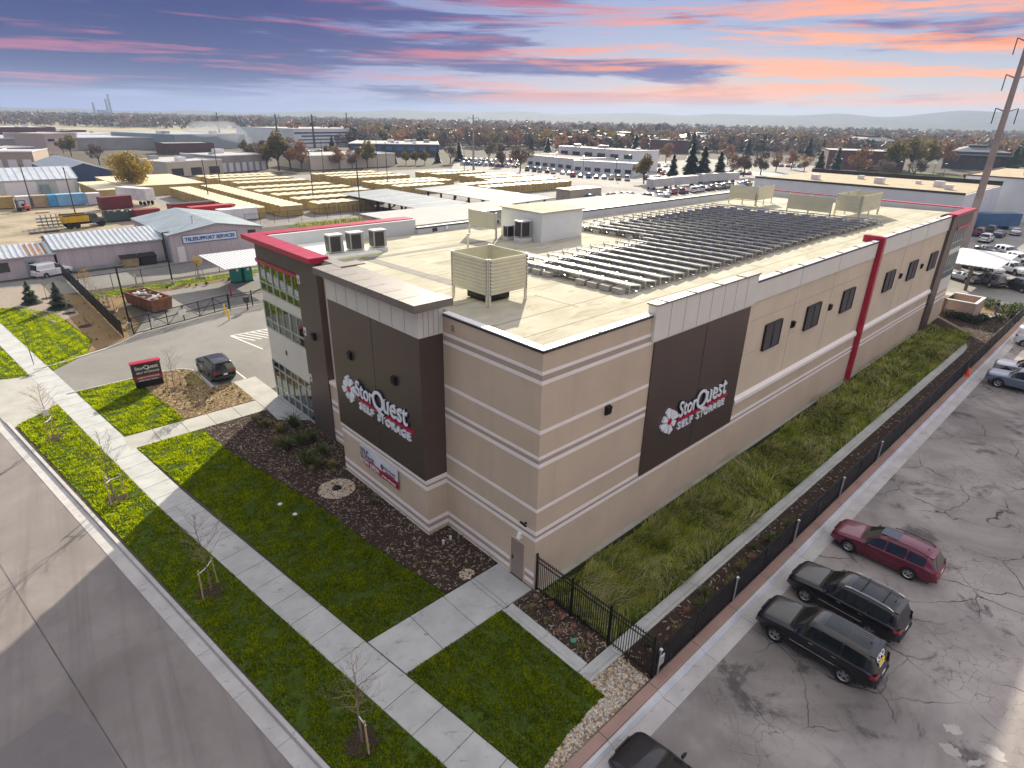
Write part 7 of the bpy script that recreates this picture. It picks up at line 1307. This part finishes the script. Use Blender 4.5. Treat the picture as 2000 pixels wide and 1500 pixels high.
CRN = {'brown': [crown_mesh(s, M_BR1, 1500, size=.045) for s in (1, 2, 3)], 'rust': [crown_mesh(s, M_BR2, 1500, size=.04) for s in (4, 5)], 'grey': [crown_mesh(s, M_GRY, 1300, size=.045) for s in (6, 7)], 'olive': [crown_mesh(8, M_OL, 1500, size=.04, twig=False)], 'gold': [crown_mesh(9, M_GD, 4200, .56, .36, .56, .026, 22, False)]}
CON = {'pine': [conifer_mesh(1, .30, 1300, s, M_PINE, .08) for s in (3, 4)], 'green': [conifer_mesh(1, .34, 1300, 7, M_GRN, .04)], 'blue': [conifer_mesh(1, .28, 1100, 8, M_BLU, .04)]}
def far_tree(px, py, h, kind, label, i=0, group='trees of the district', wide=1.0):
    p = g(px, py); h = h * (1.0 if kind in ('gold', 'pine', 'green', 'blue') else 1.12); con = kind in CON; t = thing('conifer_tree' if con else 'broadleaf_tree', label, 'tree', (p.x, p.y, -.05), px * .37, group); me = (CON if con else CRN)[kind]; inst('crown', me[i % len(me)], t, sc=(h * wide, h * wide, h)); inst('trunk', TRK, t, sc=(h * (.5 if con else 1), h * (.5 if con else 1), h * (.4 if con else 1))); return t
far_tree(262, 376, 11.6, 'gold', 'big golden leafed tree rising behind the yellow container shed', 0)
LT = [(140, 305, 8, 'olive', 'dark olive tree beside the long pink building'), (125, 300, 6, 'olive', 'smaller dark olive tree left of the pale barn roof'), (195, 322, 8, 'grey', 'bare forked tree behind the blue grey barn roof'),
 (500, 322, 9, 'brown', 'bare brown tree at the left of the clump behind the containers'), (523, 330, 10, 'brown', 'bare brown tree second in the clump behind the containers'), (545, 333, 12, 'olive', 'tawny tree in the middle of the clump behind the containers'), (568, 332, 12, 'brown', 'tall bare brown tree in the clump behind the containers'), (590, 335, 10, 'rust', 'rust coloured tree at the right of the clump behind the containers'), (478, 300, 6, 'olive', 'low olive tree beside the smoke'),
 (663, 330, 8, 'rust', 'rust tree before the pale long wall, left of a pair'), (688, 328, 7, 'rust', 'rust tree before the pale long wall, right of a pair'), (718, 328, 9, 'olive', 'tawny tree at the corner of the pale long wall'), (650, 297, 9, 'pine', 'dark conifer in front of the white striped building'), (640, 308, 5, 'olive', 'dense olive bush below the white striped building'),
 (793, 322, 5, 'olive', 'olive shrub tree, first of the clipped row behind the containers'), (812, 322, 5, 'olive', 'olive shrub tree, second of the clipped row behind the containers'), (830, 322, 5.2, 'olive', 'olive shrub tree, third of the clipped row behind the containers'), (772, 320, 4, 'pine', 'dark round conifer left of the clipped olive row'), (855, 318, 6, 'pine', 'dark conifer right of the clipped olive row'), (897, 315, 9, 'pine', 'dark broad conifer beside the tall cell pole'), (880, 320, 8, 'grey', 'bare grey tree left of the cell pole'), (955, 318, 9, 'grey', 'bare grey tree right of the cell pole'), (980, 325, 9, 'brown', 'bare brown tree at the left edge of the full car park'), (1016, 335, 10, 'brown', 'bare brown tree touching the white office building'),
 (1257, 358, 8.2, 'olive', 'round sparse olive tree between white office and parked cars'), (1312, 352, 9, 'pine', 'dark pine, first of the group of four'), (1347, 350, 13, 'pine', 'dark pine, second and tallest of the group of four'), (1370, 352, 12, 'pine', 'dark pine, third of the group of four'), (1402, 354, 10.5, 'pine', 'dark pine, fourth of the group of four'),
 (1430, 345, 8, 'rust', 'bare rust tree just right of the four pines'), (1452, 345, 9, 'brown', 'bare brown tree second right of the four pines'), (1485, 342, 9, 'brown', 'bare brown tree above the long white building left end'), (1515, 335, 8, 'rust', 'orange brown tree before the hip roofed office'), (1545, 330, 8, 'rust', 'orange brown tree between two hip roofed offices'), (1570, 335, 7, 'rust', 'small orange tree left of the green conifer'),
 (1597, 344, 10, 'green', 'full green conifer behind the long white building'), (1631, 335, 10.5, 'blue', 'blue spruce before the maroon office'), (1672, 346, 11, 'rust', 'broad pinkish bare tree before the maroon office'), (1722, 350, 7.5, 'grey', 'bare pale tree before the golden grove'), (1782, 352, 8, 'grey', 'bare pale tree right of the golden grove centre'), (1745, 338, 12, 'olive', 'golden olive tree, left of the grove'), (1775, 336, 13, 'olive', 'golden olive tree, middle of the grove'), (1806, 334, 12, 'olive', 'golden olive tree, right of the grove'), (1840, 330, 12, 'rust', 'red brown tree right of the golden grove'), (1897, 325, 11, 'pine', 'dark conifer before the large hip roof'), (1975, 335, 12, 'green', 'green conifer right of the leaning pole'), (1992, 325, 13, 'pine', 'dark conifer at the frame edge right of the leaning pole'), (1568, 300, 12, 'pine', 'dark conifer behind the orange trees'), (1578, 305, 12, 'pine', 'dark conifer second behind the orange trees'), (1605, 302, 10, 'pine', 'dark conifer left of the maroon office'), (1460, 302, 11, 'pine', 'dark conifer beside the middle hip roof'), (1240, 300, 12, 'pine', 'dark conifer left of the tall central grove'), (1352, 298, 14, 'pine', 'dark conifer behind the four pines'), (1300, 318, 9, 'rust', 'round rust tree left of the four pines'), (1275, 322, 8, 'brown', 'bare brown tree left of the round rust tree'), (1420, 322, 9, 'rust', 'round rust tree behind the four pines'), (1070, 296, 9, 'pine', 'dark conifer behind the white office roof'), (1038, 292, 8, 'pine', 'dark conifer left of the white office roof')]
for i, a in enumerate(LT): far_tree(a[0], a[1], a[2], a[3], a[4], i)
TW = [(1120, 258, 15), (1133, 260, 14), (1165, 256, 15), (1190, 257, 14), (1220, 258, 12), (1253, 257, 16), (1262, 258, 15), (1285, 260, 16), (1298, 258, 18), (1307, 262, 15)]
for i, (x, y, h) in enumerate(TW): far_tree(x, y + 8, h, 'brown', f'tall bare cottonwood on the skyline, {ORDR[i]} from the left', i, 'tall bare trees on the skyline')
# the far wood: one mass of bare crowns reaching to the hills
def wood(name, n, ylo, yhi, xlo, xhi, hmin, hmax, q, seed, mats, wts, label):
    rs = np.random.RandomState(seed); px = rs.uniform(xlo, xhi, n); py = ylo + (yhi - ylo) * rs.uniform(0, 1, n) ** 1.3 + (px - 1000) * .018; d = np.outer((px - 1000) / F_PX, np.array(CR[0])) + np.outer((py - 750) / F_PX, np.array(CR[1])) + np.array(CR[2]); t = -CAMP.z / d[:, 2]; ok = (d[:, 2] < 0) & (t < 2300); P = np.array(CAMP) + d * t[:, None]; P = P[ok]; n = len(P); dist = np.linalg.norm(P[:, :2], axis=1)
    h = rs.uniform(hmin, hmax, n); k = np.repeat(np.arange(n), q); u = rs.normal(size=(n * q, 3)); u /= np.linalg.norm(u, axis=1)[:, None]; r = rs.uniform(.3, 1, n * q) ** .5; C = P[k] + u * r[:, None] * np.c_[h[k] * .42, h[k] * .42, h[k] * .40]; C[:, 2] = P[k, 2] + np.abs(u[:, 2] * r * h[k] * .42 + h[k] * .52)
    a = rs.normal(size=(n * q, 3)); a /= np.linalg.norm(a, axis=1)[:, None]; c = np.cross(a, rs.normal(size=(n * q, 3))); c /= np.linalg.norm(c, axis=1)[:, None]; s = (h[k] * .13 * rs.uniform(.6, 1.4, n * q))[:, None]; V = np.stack([C - a * s, C + c * s * .7, C + a * s, C - c * s * .7], 1).reshape(-1, 3)
    mi = rs.choice(len(mats), n, p=wts)[k]; o = soup(name, V, np.arange(4 * n * q).reshape(-1, 4), mats, mi); tag(o, label, 'wood', kind='stuff')
wood('far_wood', 2600, 237, 262, -60, 2060, 9, 17, 34, 5, [M_BR1, M_GRY, M_BR2, M_PINE, M_OL], [.40, .28, .14, .10, .08], 'far bare woodland stretching below the hazy hills'); wood('far_wood', 2300, 255, 292, 560, 2060, 8, 14, 44, 6, [M_BR1, M_GRY, M_BR2, M_PINE, M_OL], [.36, .2, .24, .12, .08], 'nearer bare trees massed between the far offices'); wood('far_wood', 1500, 243, 264, -60, 760, 8, 15, 30, 8, [M_BR1, M_GRY, M_PINE], [.5, .3, .2], 'dark bare trees massed behind the industrial roofs')
# ---------------------------------------------------------------- far buildings
def bld(name, label, a, c, depth, h, wall, roof, wins=0, wz=(.9, 2.2), wm=None, units=0, hip=None, stripe=None, z=0):
    """front base line from pixel a to pixel c, running away from the camera for depth metres"""
    A = g(*a); C_ = g(*c); u = (C_ - A); L_ = u.length; t = thing(name, label, 'building', (A.x, A.y, -.05), math.atan2(u.y, u.x)); wm = wm or M_WIND
    part('wall', wall, (0, L_, 0, depth, 0, h), parent=t)
    if hip:
        o = h * .22; h = h * .8; hh = hip * .75; ins = min(L_, depth) * .36; MB().add([(-o, -o, h), (L_ + o, -o, h), (L_ + o, depth + o, h), (-o, depth + o, h), (ins, ins, h + hh), (L_ - ins, ins, h + hh), (L_ - ins, depth - ins, h + hh), (ins, depth - ins, h + hh)], [(0, 1, 5, 4), (1, 2, 6, 5), (2, 3, 7, 6), (3, 0, 4, 7), (4, 5, 6, 7), (3, 2, 1, 0)]).build('roof', roof, t); part('roof_cap', M_DGREY, (ins, L_ - ins, ins, depth - ins, h + hh + .01, h + hh + .9), parent=t)
    else: part('roof', roof, (.3, L_ - .3, .3, depth - .3, h + .002, h + .05), parent=t); [part('coping', M_WHITEF if wall is not M_MAR else M_DGREY, bx, parent=t) for bx in ((-.1, L_ + .1, -.1, .3, h, h + .35), (-.1, .3, .3, depth, h, h + .35), (L_ - .3, L_ + .1, .3, depth, h, h + .35))]
    for k in range(wins): w = L_ / wins; part('window', wm, (k * w + w * .2, k * w + w * .8, -.06, -.005, wz[0], wz[1]), parent=t)
    rr = random.Random(int(a[0])); 
    for k in range(units): x = rr.uniform(.1, .9) * L_; y = rr.uniform(.2, .8) * depth; s = rr.uniform(.8, 1.8); part('roof_unit', M_WHITEF if k % 2 else M_ACG, (x - s, x + s, y - s * .8, y + s * .8, h + .05, h + .05 + s * .9), parent=t)
    for k, (z0, z1) in enumerate(stripe or ()):  part('band', wm, (L_ * .04 * (k % 3), L_ * (1 - .05 * (k % 2)), -.05, -.006, z0, z1), parent=t)
    return t
M_MAR = mat('maroon_brick', (.12, .05, .05), .85, var=.12, vs=.3); M_FGREY = mat('grey_block_wall', (.28, .27, .265), .85, var=.1, vs=.2); M_FWH = mat('white_far_wall', (.62, .64, .66), .7, var=.06, vs=.2); M_FBL = mat('blue_fascia_far', (.04, .12, .27), .6, var=.05); M_FCR = mat('cream_far_wall', (.52, .48, .38), .8, var=.07, vs=.2); M_FPK = mat('pinkish_far_wall', (.45, .36, .33), .8, var=.07); M_FTE = mat('teal_grey_wall', (.25, .31, .33), .8, var=.08); M_HIP = mat('grey_hip_roof', (.10, .11, .13), .6, .0, var=.1, vs=.15); M_FDK = mat('dark_office_wall', (.06, .05, .05), .8, var=.15); M_TANR = mat('tan_gravel_roof', (.36, .29, .19), .95, var=.15, vs=.4)
bld('warehouse', 'long maroon warehouse at the far left under the skyline', (-60, 275), (114, 273), 50, 8, M_MAR, M_CPW, 14, (1, 2.6), M_FDK, 6); bld('warehouse', 'smaller maroon warehouse with cream end beside the long one', (118, 272), (172, 270), 40, 5.5, M_MAR, M_CPW, 5, (1, 2.4), M_FDK, 3); bld('warehouse', 'dark low warehouse behind the grey block wall', (150, 279), (272, 275), 40, 5, M_FDK, M_CPW, 0, units=3); bld('warehouse', 'long grey block warehouse with pale roof', (-40, 297), (318, 290), 60, 6, M_FGREY, M_TIN, 0, units=4); bld('warehouse', 'pinkish building with three small dark windows', (95, 297), (157, 293), 22, 8.5, M_FPK, M_FPK, 3, (5, 6.2)); bld('warehouse', 'low blue fronted shed above the grey yard', (10, 309), (72, 306), 20, 4, M_BLUES, M_CPW, 0); bld('warehouse', 'tan workshop with two white doors behind the ribbed shed', (-15, 333), (72, 332), 22, 6, mat('tan_workshop_wall', (.38, .31, .25), .8, var=.06), M_CPW, 3, (.1, 3.6), M_WHITEF)
bld('warehouse', 'teal grey warehouse beside the drifting smoke', (345, 293), (482, 288), 60, 8, M_FTE, M_FTE, 0, units=3); bld('warehouse', 'low maroon shed in front of the teal warehouse', (325, 302), (420, 300), 18, 5, M_MAR, M_FGREY, 4, (.5, 2.5), M_FDK); bld('warehouse', 'cream flat roofed building behind the container rows', (330, 346), (437, 338), 26, 4.5, M_FCR, M_CPW, 3, (.2, 2.6), M_FDK, 3); bld('warehouse', 'grey building with white and blue doors behind the container rows', (433, 337), (522, 331), 24, 5.5, M_FGREY, M_CPW, 7, (.1, 3.2), M_FWH, 2); bld('warehouse', 'white building with dark blue stripes near the skyline', (578, 288), (726, 283), 60, 11, M_FWH, M_CPW, 0, stripe=((2, 2.8), (4.2, 4.9), (6.3, 7.2), (8.2, 9.2)), wm=M_BLUES); bld('warehouse', 'wide low building with bright blue fascia', (682, 304), (858, 306), 50, 6, M_FDK, M_CPW, 8, (3.0, 5.0), M_FBL, 8); bld('warehouse', 'pale long building with grey ramp wall behind the rust trees', (606, 332), (772, 324), 26, 5, M_FCR, M_CPW, 0, units=2)
W1 = bld('office_building', 'white office building with dark windows and brown flat roof', (1029, 326), (1118, 336), 34, 5.0, M_FWH, mat('brown_flat_roof', (.20, .14, .11), .9, var=.1), 6, (1.2, 2.6)); bld('office_building', 'taller white office wing with large dark windows', (1090, 322), (1238, 336), 16, 8.2, M_FWH, M_CPW, 6, (5.0, 6.6), units=5); bld('office_building', 'low white wing at the front of the white office', (1119, 337), (1236, 345), 12, 4.6, M_FWH, M_CPW, 6, (1.0, 2.4))
for a, c, d, h, hp, lb in (((868, 276), (925, 275), 45, 7, 5, 'dark office with pale hip roof left of the cell pole'), ((928, 279), (988, 278), 45, 6, 5, 'dark office with pale hip roof right of the cell pole'), ((1150, 283), (1212, 283), 45, 7, 6, 'dark office with pale hip roof above the white office'), ((1222, 288), (1290, 287), 45, 7, 6, 'dark office with pale hip roof left of the four pines'), ((1362, 292), (1440, 291), 45, 8, 6, 'dark office with grey hip roof right of the four pines'), ((1466, 294), (1545, 293), 45, 8, 6, 'dark office with grey hip roof above the orange trees'), ((1690, 300), (1770, 300), 40, 9, 6, 'dark office with grey hip roof behind the golden grove'), ((1838, 328), (1968, 334), 36, 8.5, 5, 'large dark office with grey hip roof beside the leaning pole')): bld('office_building', lb, a, c, d, h, M_FDK, M_HIP, 8, (3.8, 5.6), M_MAR, hip=hp)
for a, c, d, h, lb in (((1003, 278), (1048, 279), 40, 9, 'dark flat block behind the full car park'), ((1077, 274), (1150, 276), 40, 9, 'dark flat block behind the white office'), ((1104, 292), (1192, 294), 36, 8, 'maroon flat office with pale trim above the white office'), ((1268, 298), (1342, 300), 36, 8, 'maroon flat office behind the four pines'), ((1612, 330), (1762, 336), 34, 8.5, 'maroon flat office behind the blue spruce')): bld('office_building', lb, a, c, d, h, M_MAR, M_CPW, 9, (2.2, 3.6), M_FDK, 3)
for a, c, lb in (((1550, 286), (1700, 288), 'long low cream building behind the conifers'), ((1770, 289), (1890, 292), 'long low cream building right of the golden grove'), ((1940, 296), (2060, 300), 'low cream building at the frame edge by the skyline'), ((1320, 268), (1420, 270), 'pale stacked building on the skyline'), ((520, 262), (640, 264), 'low pale shed on the left skyline'), ((205, 248), (310, 249), 'low pale shed under the smokestacks')): bld('warehouse', lb, a, c, 40, 6, M_FCR, M_CPW, 6, (1.5, 3), M_FDK)
t = thing('warehouse', 'long bluish white warehouse wall right behind the main roof', 'building', (0, 0, -.05)); part('wall', M_FWH, (132, 165, 14, 57, 0, 8), parent=t); part('roof', M_TANR, (132.4, 164.6, 14.4, 56.6, 8.0, 8.1), parent=t); part('coping', M_DGREY, (131.9, 132.4, 14, 57, 8, 8.4), parent=t); part('coping', M_DGREY, (164.6, 165, 14, 57, 8, 9.0), parent=t)
for y in (19, 24, 28, 33.5, 36.5, 39.5, 44): part('window', M_WIND, (131.94, 131.99, y, y + 2.2, 3.2, 4.4), parent=t)
for x, y, s in ((140, 46, .8), (143, 33, .9), (146, 22, .9), (150, 27, .5), (152, 40, .6), (141, 19, .7)): part('roof_vent', M_WHITEF, (x - s, x + s, y - s, y + s, 8.1, 8.1 + s * 1.4), parent=t)
t = thing('warehouse', 'big white warehouse with brown edge right of the leaning pole', 'building', (0, 0, -.05)); part('wall', M_FWH, (170, 215, -60, 23, 0, 9.4), parent=t); part('roof', M_TANR, (170.4, 214.6, -59.6, 22.6, 9.4, 9.5), parent=t); part('coping', mat('brown_edge', (.12, .07, .06), .6, var=0), (169.9, 170.4, -60, 23.1, 9.4, 9.7), (170, 215, 22.7, 23.1, 9.0, 9.72), parent=t); part('downpipe', M_MAR, (169.8, 169.99, 22.5, 22.8, 0, 9.4), parent=t); part('wall_lamp', M_DGREY, (169.8, 169.99, 6.5, 7.2, 5.6, 6.0), parent=t)
for k in range(3): part('roof_unit', M_WHITEF, (186 + k * 2, 192 + k * 2, 8 - k * 9, 14 - k * 9, 9.5, 11.3), parent=t)
# ---------------------------------------------------------------- poles
M_POLE = mat('rust_brown_pole', (.30, .25, .24), .6, .3, var=.12, vs=.4); M_PDK = mat('dark_pole', (.05, .042, .04), .8, var=.1)
def tower_pole(x, y, h, label, r, arms, m, al=2.2, drop=2.0, rz=0):
    t = thing('utility_pole', label, 'pole', (x, y, -.05), rz); MB().tube((0, 0, 0), (0, 0, h), r, r * .45, 10).build('shaft', m, t)
    for z in arms:
        for s in (-1, 1): MB().tube((0, 0, z), (s * al, 0, z + al * .28), .11, .07, 6).build('crossarm', m, t); MB().tube((s * al, 0, z + al * .28), (s * al, 0, z + al * .28 - drop), .07, .07, 6).build('insulator', M_BLACK, t)
p = g(1868, 524); tower_pole(p.x, p.y, 33.0, 'tall leaning looking steel transmission pole at the frame edge', .62, (22.2, 26.4, 30.8), M_POLE, 1.7, 2.0, SUN_AZ - 1.4)
for px, py, h, lb in ((925, 336, 21, 'tall cell and power pole rising behind the containers'), (545, 287, 20, 'dark power pole left of the white striped building'), (615, 289, 20, 'power pole rising before the white striped building'), (680, 270, 22, 'dark power pole behind the white striped building'), (430, 268, 20, 'lone dark power pole beside the smoke')):
    p = g(px, py); tower_pole(p.x, p.y, h, lb, .48 if px > 900 else .8, (h * .78, h * .93), M_PDK if px != 925 else M_POLE, 2.0 if px > 900 else 2.6, .8, R(-45))
p = g(925, 336); 
for k, (px, py, h, lb) in enumerate(((64, 407, 9, 'leaning dark yard pole before the white storage unit'), (147, 416, 9, 'dark yard pole before the sky blue container'), (410, 400, 10, 'slim pole in the end-on container row nearest the shed'), (432, 372, 12, 'slim pole behind the end-on container rows'), (614, 402, 12, 'slim pole among the left container block'), (704, 414, 11, 'slim pole at the corner of the grey carport'), (758, 371, 13, 'slim pole between the container blocks'), (700, 376, 9, 'slim short pole at the inner edge of the left container block'), (634, 352, 12, 'slim pole at the back of the container blocks'), (738, 331, 11, 'slim pole behind the clipped olive row'), (907, 347, 9, 'slim pole at the right container block'))):
    p = g(px, py); t = thing('yard_pole', lb, 'pole', (p.x, p.y, -.05)); MB().tube((0, 0, 0), (0, 0, h), .13, .09, 7).build('shaft', M_PDK, t); MB().tube((0, 0, h), (0, 0, h + .15), .16, .16, 7).build('cap', M_PDK, t)
for k, (px, py) in enumerate(((1138, 342), (1086, 332), (1202, 350), (1227, 338), (1637, 345), (1692, 348), (1752, 352), (1818, 356), (1838, 357))):
    p = g(px, py); t = thing('lot_lamp', f'lot lamp post with pale head, {ORDR[k]} from the left beyond the main roof', 'street lamp', (p.x, p.y, -.05), .5); MB().tube((0, 0, 0), (0, 0, 7), .1, .08, 6).build('pole', M_PDK, t); part('lamp_head', M_WHITEF, (-.9, .9, -.25, .25, 7, 7.2), parent=t)
M_STK = mat('smokestack_concrete', (.16, .17, .20), .9, var=.05)
for k, (px, h, r) in enumerate(((187, 42, 4.5), (213, 55, 5), (219, 72, 4.5))): p = g(px, 226.5); t = thing('smokestack', ['short', 'middle', 'tallest'][k] + ' grey smokestack of the power plant on the skyline', 'chimney', (p.x, p.y, 0)); MB().tube((0, 0, 0), (0, 0, h), r, r * .75, 14).build('flue', M_STK, t); MB().tube((0, 0, h), (0, 0, h + 1.5), r * .8, r * .8, 14).build('rim', M_STK, t)
p = g(201, 226.5); t = thing('power_plant', 'blocky grey boiler house between the smokestacks', 'building', (p.x, p.y, 0)); part('boiler_house', M_STK, (-12, 12, -10, 10, 0, 20), parent=t); part('annex', M_STK, (-30, -12.01, -9, 9, 0, 9), parent=t)
# ---------------------------------------------------------------- parked cars of the district: one shared mesh per kind and colour
FARC = {}
def far_car(kind, col):
    k = (kind, col)
    if k not in FARC:
        tmp = make_car(kind, col, 'tmp_car', 'x', 'car', (0, 0, 0), math.pi, False); b = MB(); mats = []
        def walk(o, pm):
            mw = pm @ Matrix.LocRotScale(o.location, o.rotation_euler, o.scale)
            if o.type == 'MESH':
                for m_ in o.data.materials:
                    if m_ not in mats: mats.append(m_)
                b.add([mw @ v.co for v in o.data.vertices], [], 0); base = len(b.v) - len(o.data.vertices)
                for p_ in o.data.polygons: b.f.append([base + i for i in p_.vertices]); b.m.append(mats.index(o.data.materials[0]))
            for c in list(o.children): walk(c, mw)
        walk(tmp, Matrix.Identity(4)); FARC[k] = b.mesh('parked_car', mats, True)
        def kill(o):
            for c in list(o.children): kill(c)
            bpy.data.objects.remove(o)
        kill(tmp)
    return FARC[k]
rng = random.Random(9); KI = ['sedan', 'suv', 'suv', 'pickup', 'sedan', 'minivan']; KC = ['white', 'white', 'silver', 'dark', 'grey', 'black', 'navy', 'white', 'tan', 'blue', 'maroon', 'red']
def car_row(a, c, n, hd, where, jit=.4):
    A = g(*a); C_ = g(*c)
    for k in range(n):
        p = A.lerp(C_, k / max(1, n - 1)); kd = rng.choice(KI); cl = rng.choice(KC); o = inst('parked_car', far_car(kd, cl), None, (p.x + rng.uniform(-jit, jit), p.y + rng.uniform(-jit, jit), -.04), (0, 0, hd + rng.uniform(-.05, .05) + math.pi)); tag(o, f'{dict(dark="charcoal", navy="navy blue").get(cl, cl)} {dict(suv="SUV").get(kd, kd)}, {ORDR[k]} from the left {where}', 'car', 'parked cars of the district')
car_row((1150, 392), (1230, 386), 7, 1.0, 'in the row behind the penthouse'); car_row((1168, 403), (1205, 400), 3, .3, 'just over the grey parapet behind the penthouse'); car_row((1250, 389), (1300, 384), 5, .9, 'beside the tan cabin row'); car_row((1305, 380), (1462, 362), 17, .75, 'in the long row along the far fence'); car_row((1120, 345), (1225, 352), 8, .6, 'in front of the white office wing'); car_row((1030, 333), (1110, 341), 7, .8, 'in front of the white office windows'); car_row((905, 322), (1005, 327), 10, .5, 'in the front row by the cell pole'); car_row((900, 315), (1010, 318), 12, .5, 'in the back row by the cell pole'); car_row((1290, 337), (1315, 349), 4, .4, 'left of the four pines'); car_row((1150, 322), (1300, 326), 12, .4, 'in the pale lot behind the white office'); car_row((1420, 340), (1462, 341), 6, .3, 'right of the four pines'); car_row((1260, 350), (1330, 356), 6, .5, 'under the round olive tree'); car_row((585, 297), (660, 300), 7, .2, 'before the white striped building'); car_row((1515, 325), (1560, 327), 5, .2, 'under the orange trees')
for lb, x0, x1, y, m_ in (('grey box trailer, first of the line along the far car row', 1283, 1322, 372, PM('trailer_grey', (.45, .45, .45))), ('grey box trailer, second of the line along the far car row', 1326, 1372, 367, PM('trailer_grey', 0)), ('grey box trailer, third of the line along the far car row', 1376, 1452, 360, PM('trailer_grey', 0))):
    A = g(x0, y); C_ = g(x1, y - 4); u = C_ - A; c = (A + C_) / 2; box_container('storage_trailer', lb, 'trailer', c.x, c.y + 3, math.atan2(u.y, u.x), u.length, 2.5, 2.5, m_, .6, 1, False)
gmesh('car_park', [g(*q)[:2] for q in ((880, 335), (1010, 345), (1020, 312), (890, 308))], -.03, M_GLOT); gmesh('car_park', [g(*q)[:2] for q in ((1130, 330), (1320, 336), (1320, 318), (1140, 314))], -.03, M_CONC_C); gmesh('road', [g(*q)[:2] for q in ((1400, 338), (1900, 372), (1900, 362), (1420, 332))], -.028, M_CONC_C); gmesh('lawn', [g(*q)[:2] for q in ((1310, 356), (1370, 357), (1360, 345), (1315, 345))], -.02, M_TURF); gmesh('lawn', [g(*q)[:2] for q in ((1660, 345), (1930, 362), (1930, 345), (1680, 332))], -.022, M_TURF); gmesh('field', [g(*q)[:2] for q in ((-200, 262), (900, 262), (900, 240), (-200, 225))], -.02, m_soil('dry_field', (.30, .25, .16), (.38, .32, .22), (.22, .2, .12), .01, .1))
# ---------------------------------------------------------------- hills
rs = np.random.RandomState(4); HX = [-400, 0, 250, 500, 650, 800, 1000, 1250, 1500, 1770, 1850, 2000, 2400]; HP = [0, 1, 0, 1, 5, 9, 9, 10.5, 13, 15, 19, 27, 32]
V = []; F = []; nx, ny = 160, 14
for i in range(nx):
    px = -400 + 2800 * i / (nx - 1); d = r_ * ((px - 1000) / F_PX) + f_ + d_ * ((231 - 750) / F_PX); d = Vector((d.x, d.y)).normalized(); hp = float(np.interp(px, HX, HP)); hp = hp + .7 * math.sin(px * .021) + .5 * math.sin(px * .05 + 1)
    for j in range(ny):
        u = j / (ny - 1); D = 1900 + 1700 * u; hh = max(0, (20 + hp * 2.95) * (u ** 1.5)) * (1 + .08 * math.sin(px * .03 + u * 9)) - 3 * (1 - u); q = Vector((CAMP.x, CAMP.y)) + d * D; V.append((q.x, q.y, hh))
for i in range(nx - 1):
    for j in range(ny - 1): F.append((i * ny + j, (i + 1) * ny + j, (i + 1) * ny + j + 1, i * ny + j + 1))
struct(soup('hills', V, F, m_soil('hill_grass', (.06, .062, .05), (.10, .095, .07), (.035, .042, .035), .012, .1), smooth=True))
# ---------------------------------------------------------------- smoke drifting from the yards
p = g(492, 296); b = MB(); V0, F0 = ico(3)
for x, y, z, rx, rz_ in ((0, 0, 2, 2.4, 3), (-2, 2, 5, 4, 3.5), (-6, 6, 8.5, 8, 4), (-14, 13, 11.5, 14, 4.5)): b.add((V0 * np.array([rx, rx, rz_]) * (1 + .12 * np.sin(V0[:, :1] * 5 + x)) + np.array([x, y, z])).tolist(), F0.tolist())
sm = b.build('smoke', None, loc=p); sm.data.materials.clear(); m = bpy.data.materials.new('smoke_air'); m.use_nodes = True; nt = m.node_tree; nt.nodes.remove(nt.nodes['Principled BSDF']); pv = nt.nodes.new('ShaderNodeVolumePrincipled'); pv.inputs['Color'].default_value = (.8, .84, .92, 1); pv.inputs['Density'].default_value = .03; nt.links.new(pv.outputs[0], nt.nodes['Material Output'].inputs['Volume']); sm.data.materials.append(m); tag(sm, 'pale smoke drifting up beside the teal warehouse', 'smoke', kind='stuff')
# ---------------------------------------------------------------- haze
hz = MB().box(-700, 5200, -2200, 5200, -3, 122).build('haze', None); hz.data.materials.clear(); m = bpy.data.materials.new('haze_air'); m.use_nodes = True; nt = m.node_tree; nt.nodes.remove(nt.nodes['Principled BSDF']); pv = nt.nodes.new('ShaderNodeVolumePrincipled'); pv.inputs['Color'].default_value = (.55, .72, 1.0, 1); pv.inputs['Density'].default_value = HAZE; pv.inputs['Anisotropy'].default_value = 0; nt.links.new(pv.outputs[0], nt.nodes['Material Output'].inputs['Volume']); hz.data.materials.append(m); tag(hz, 'thin bluish haze over the far ground', 'haze', kind='stuff')
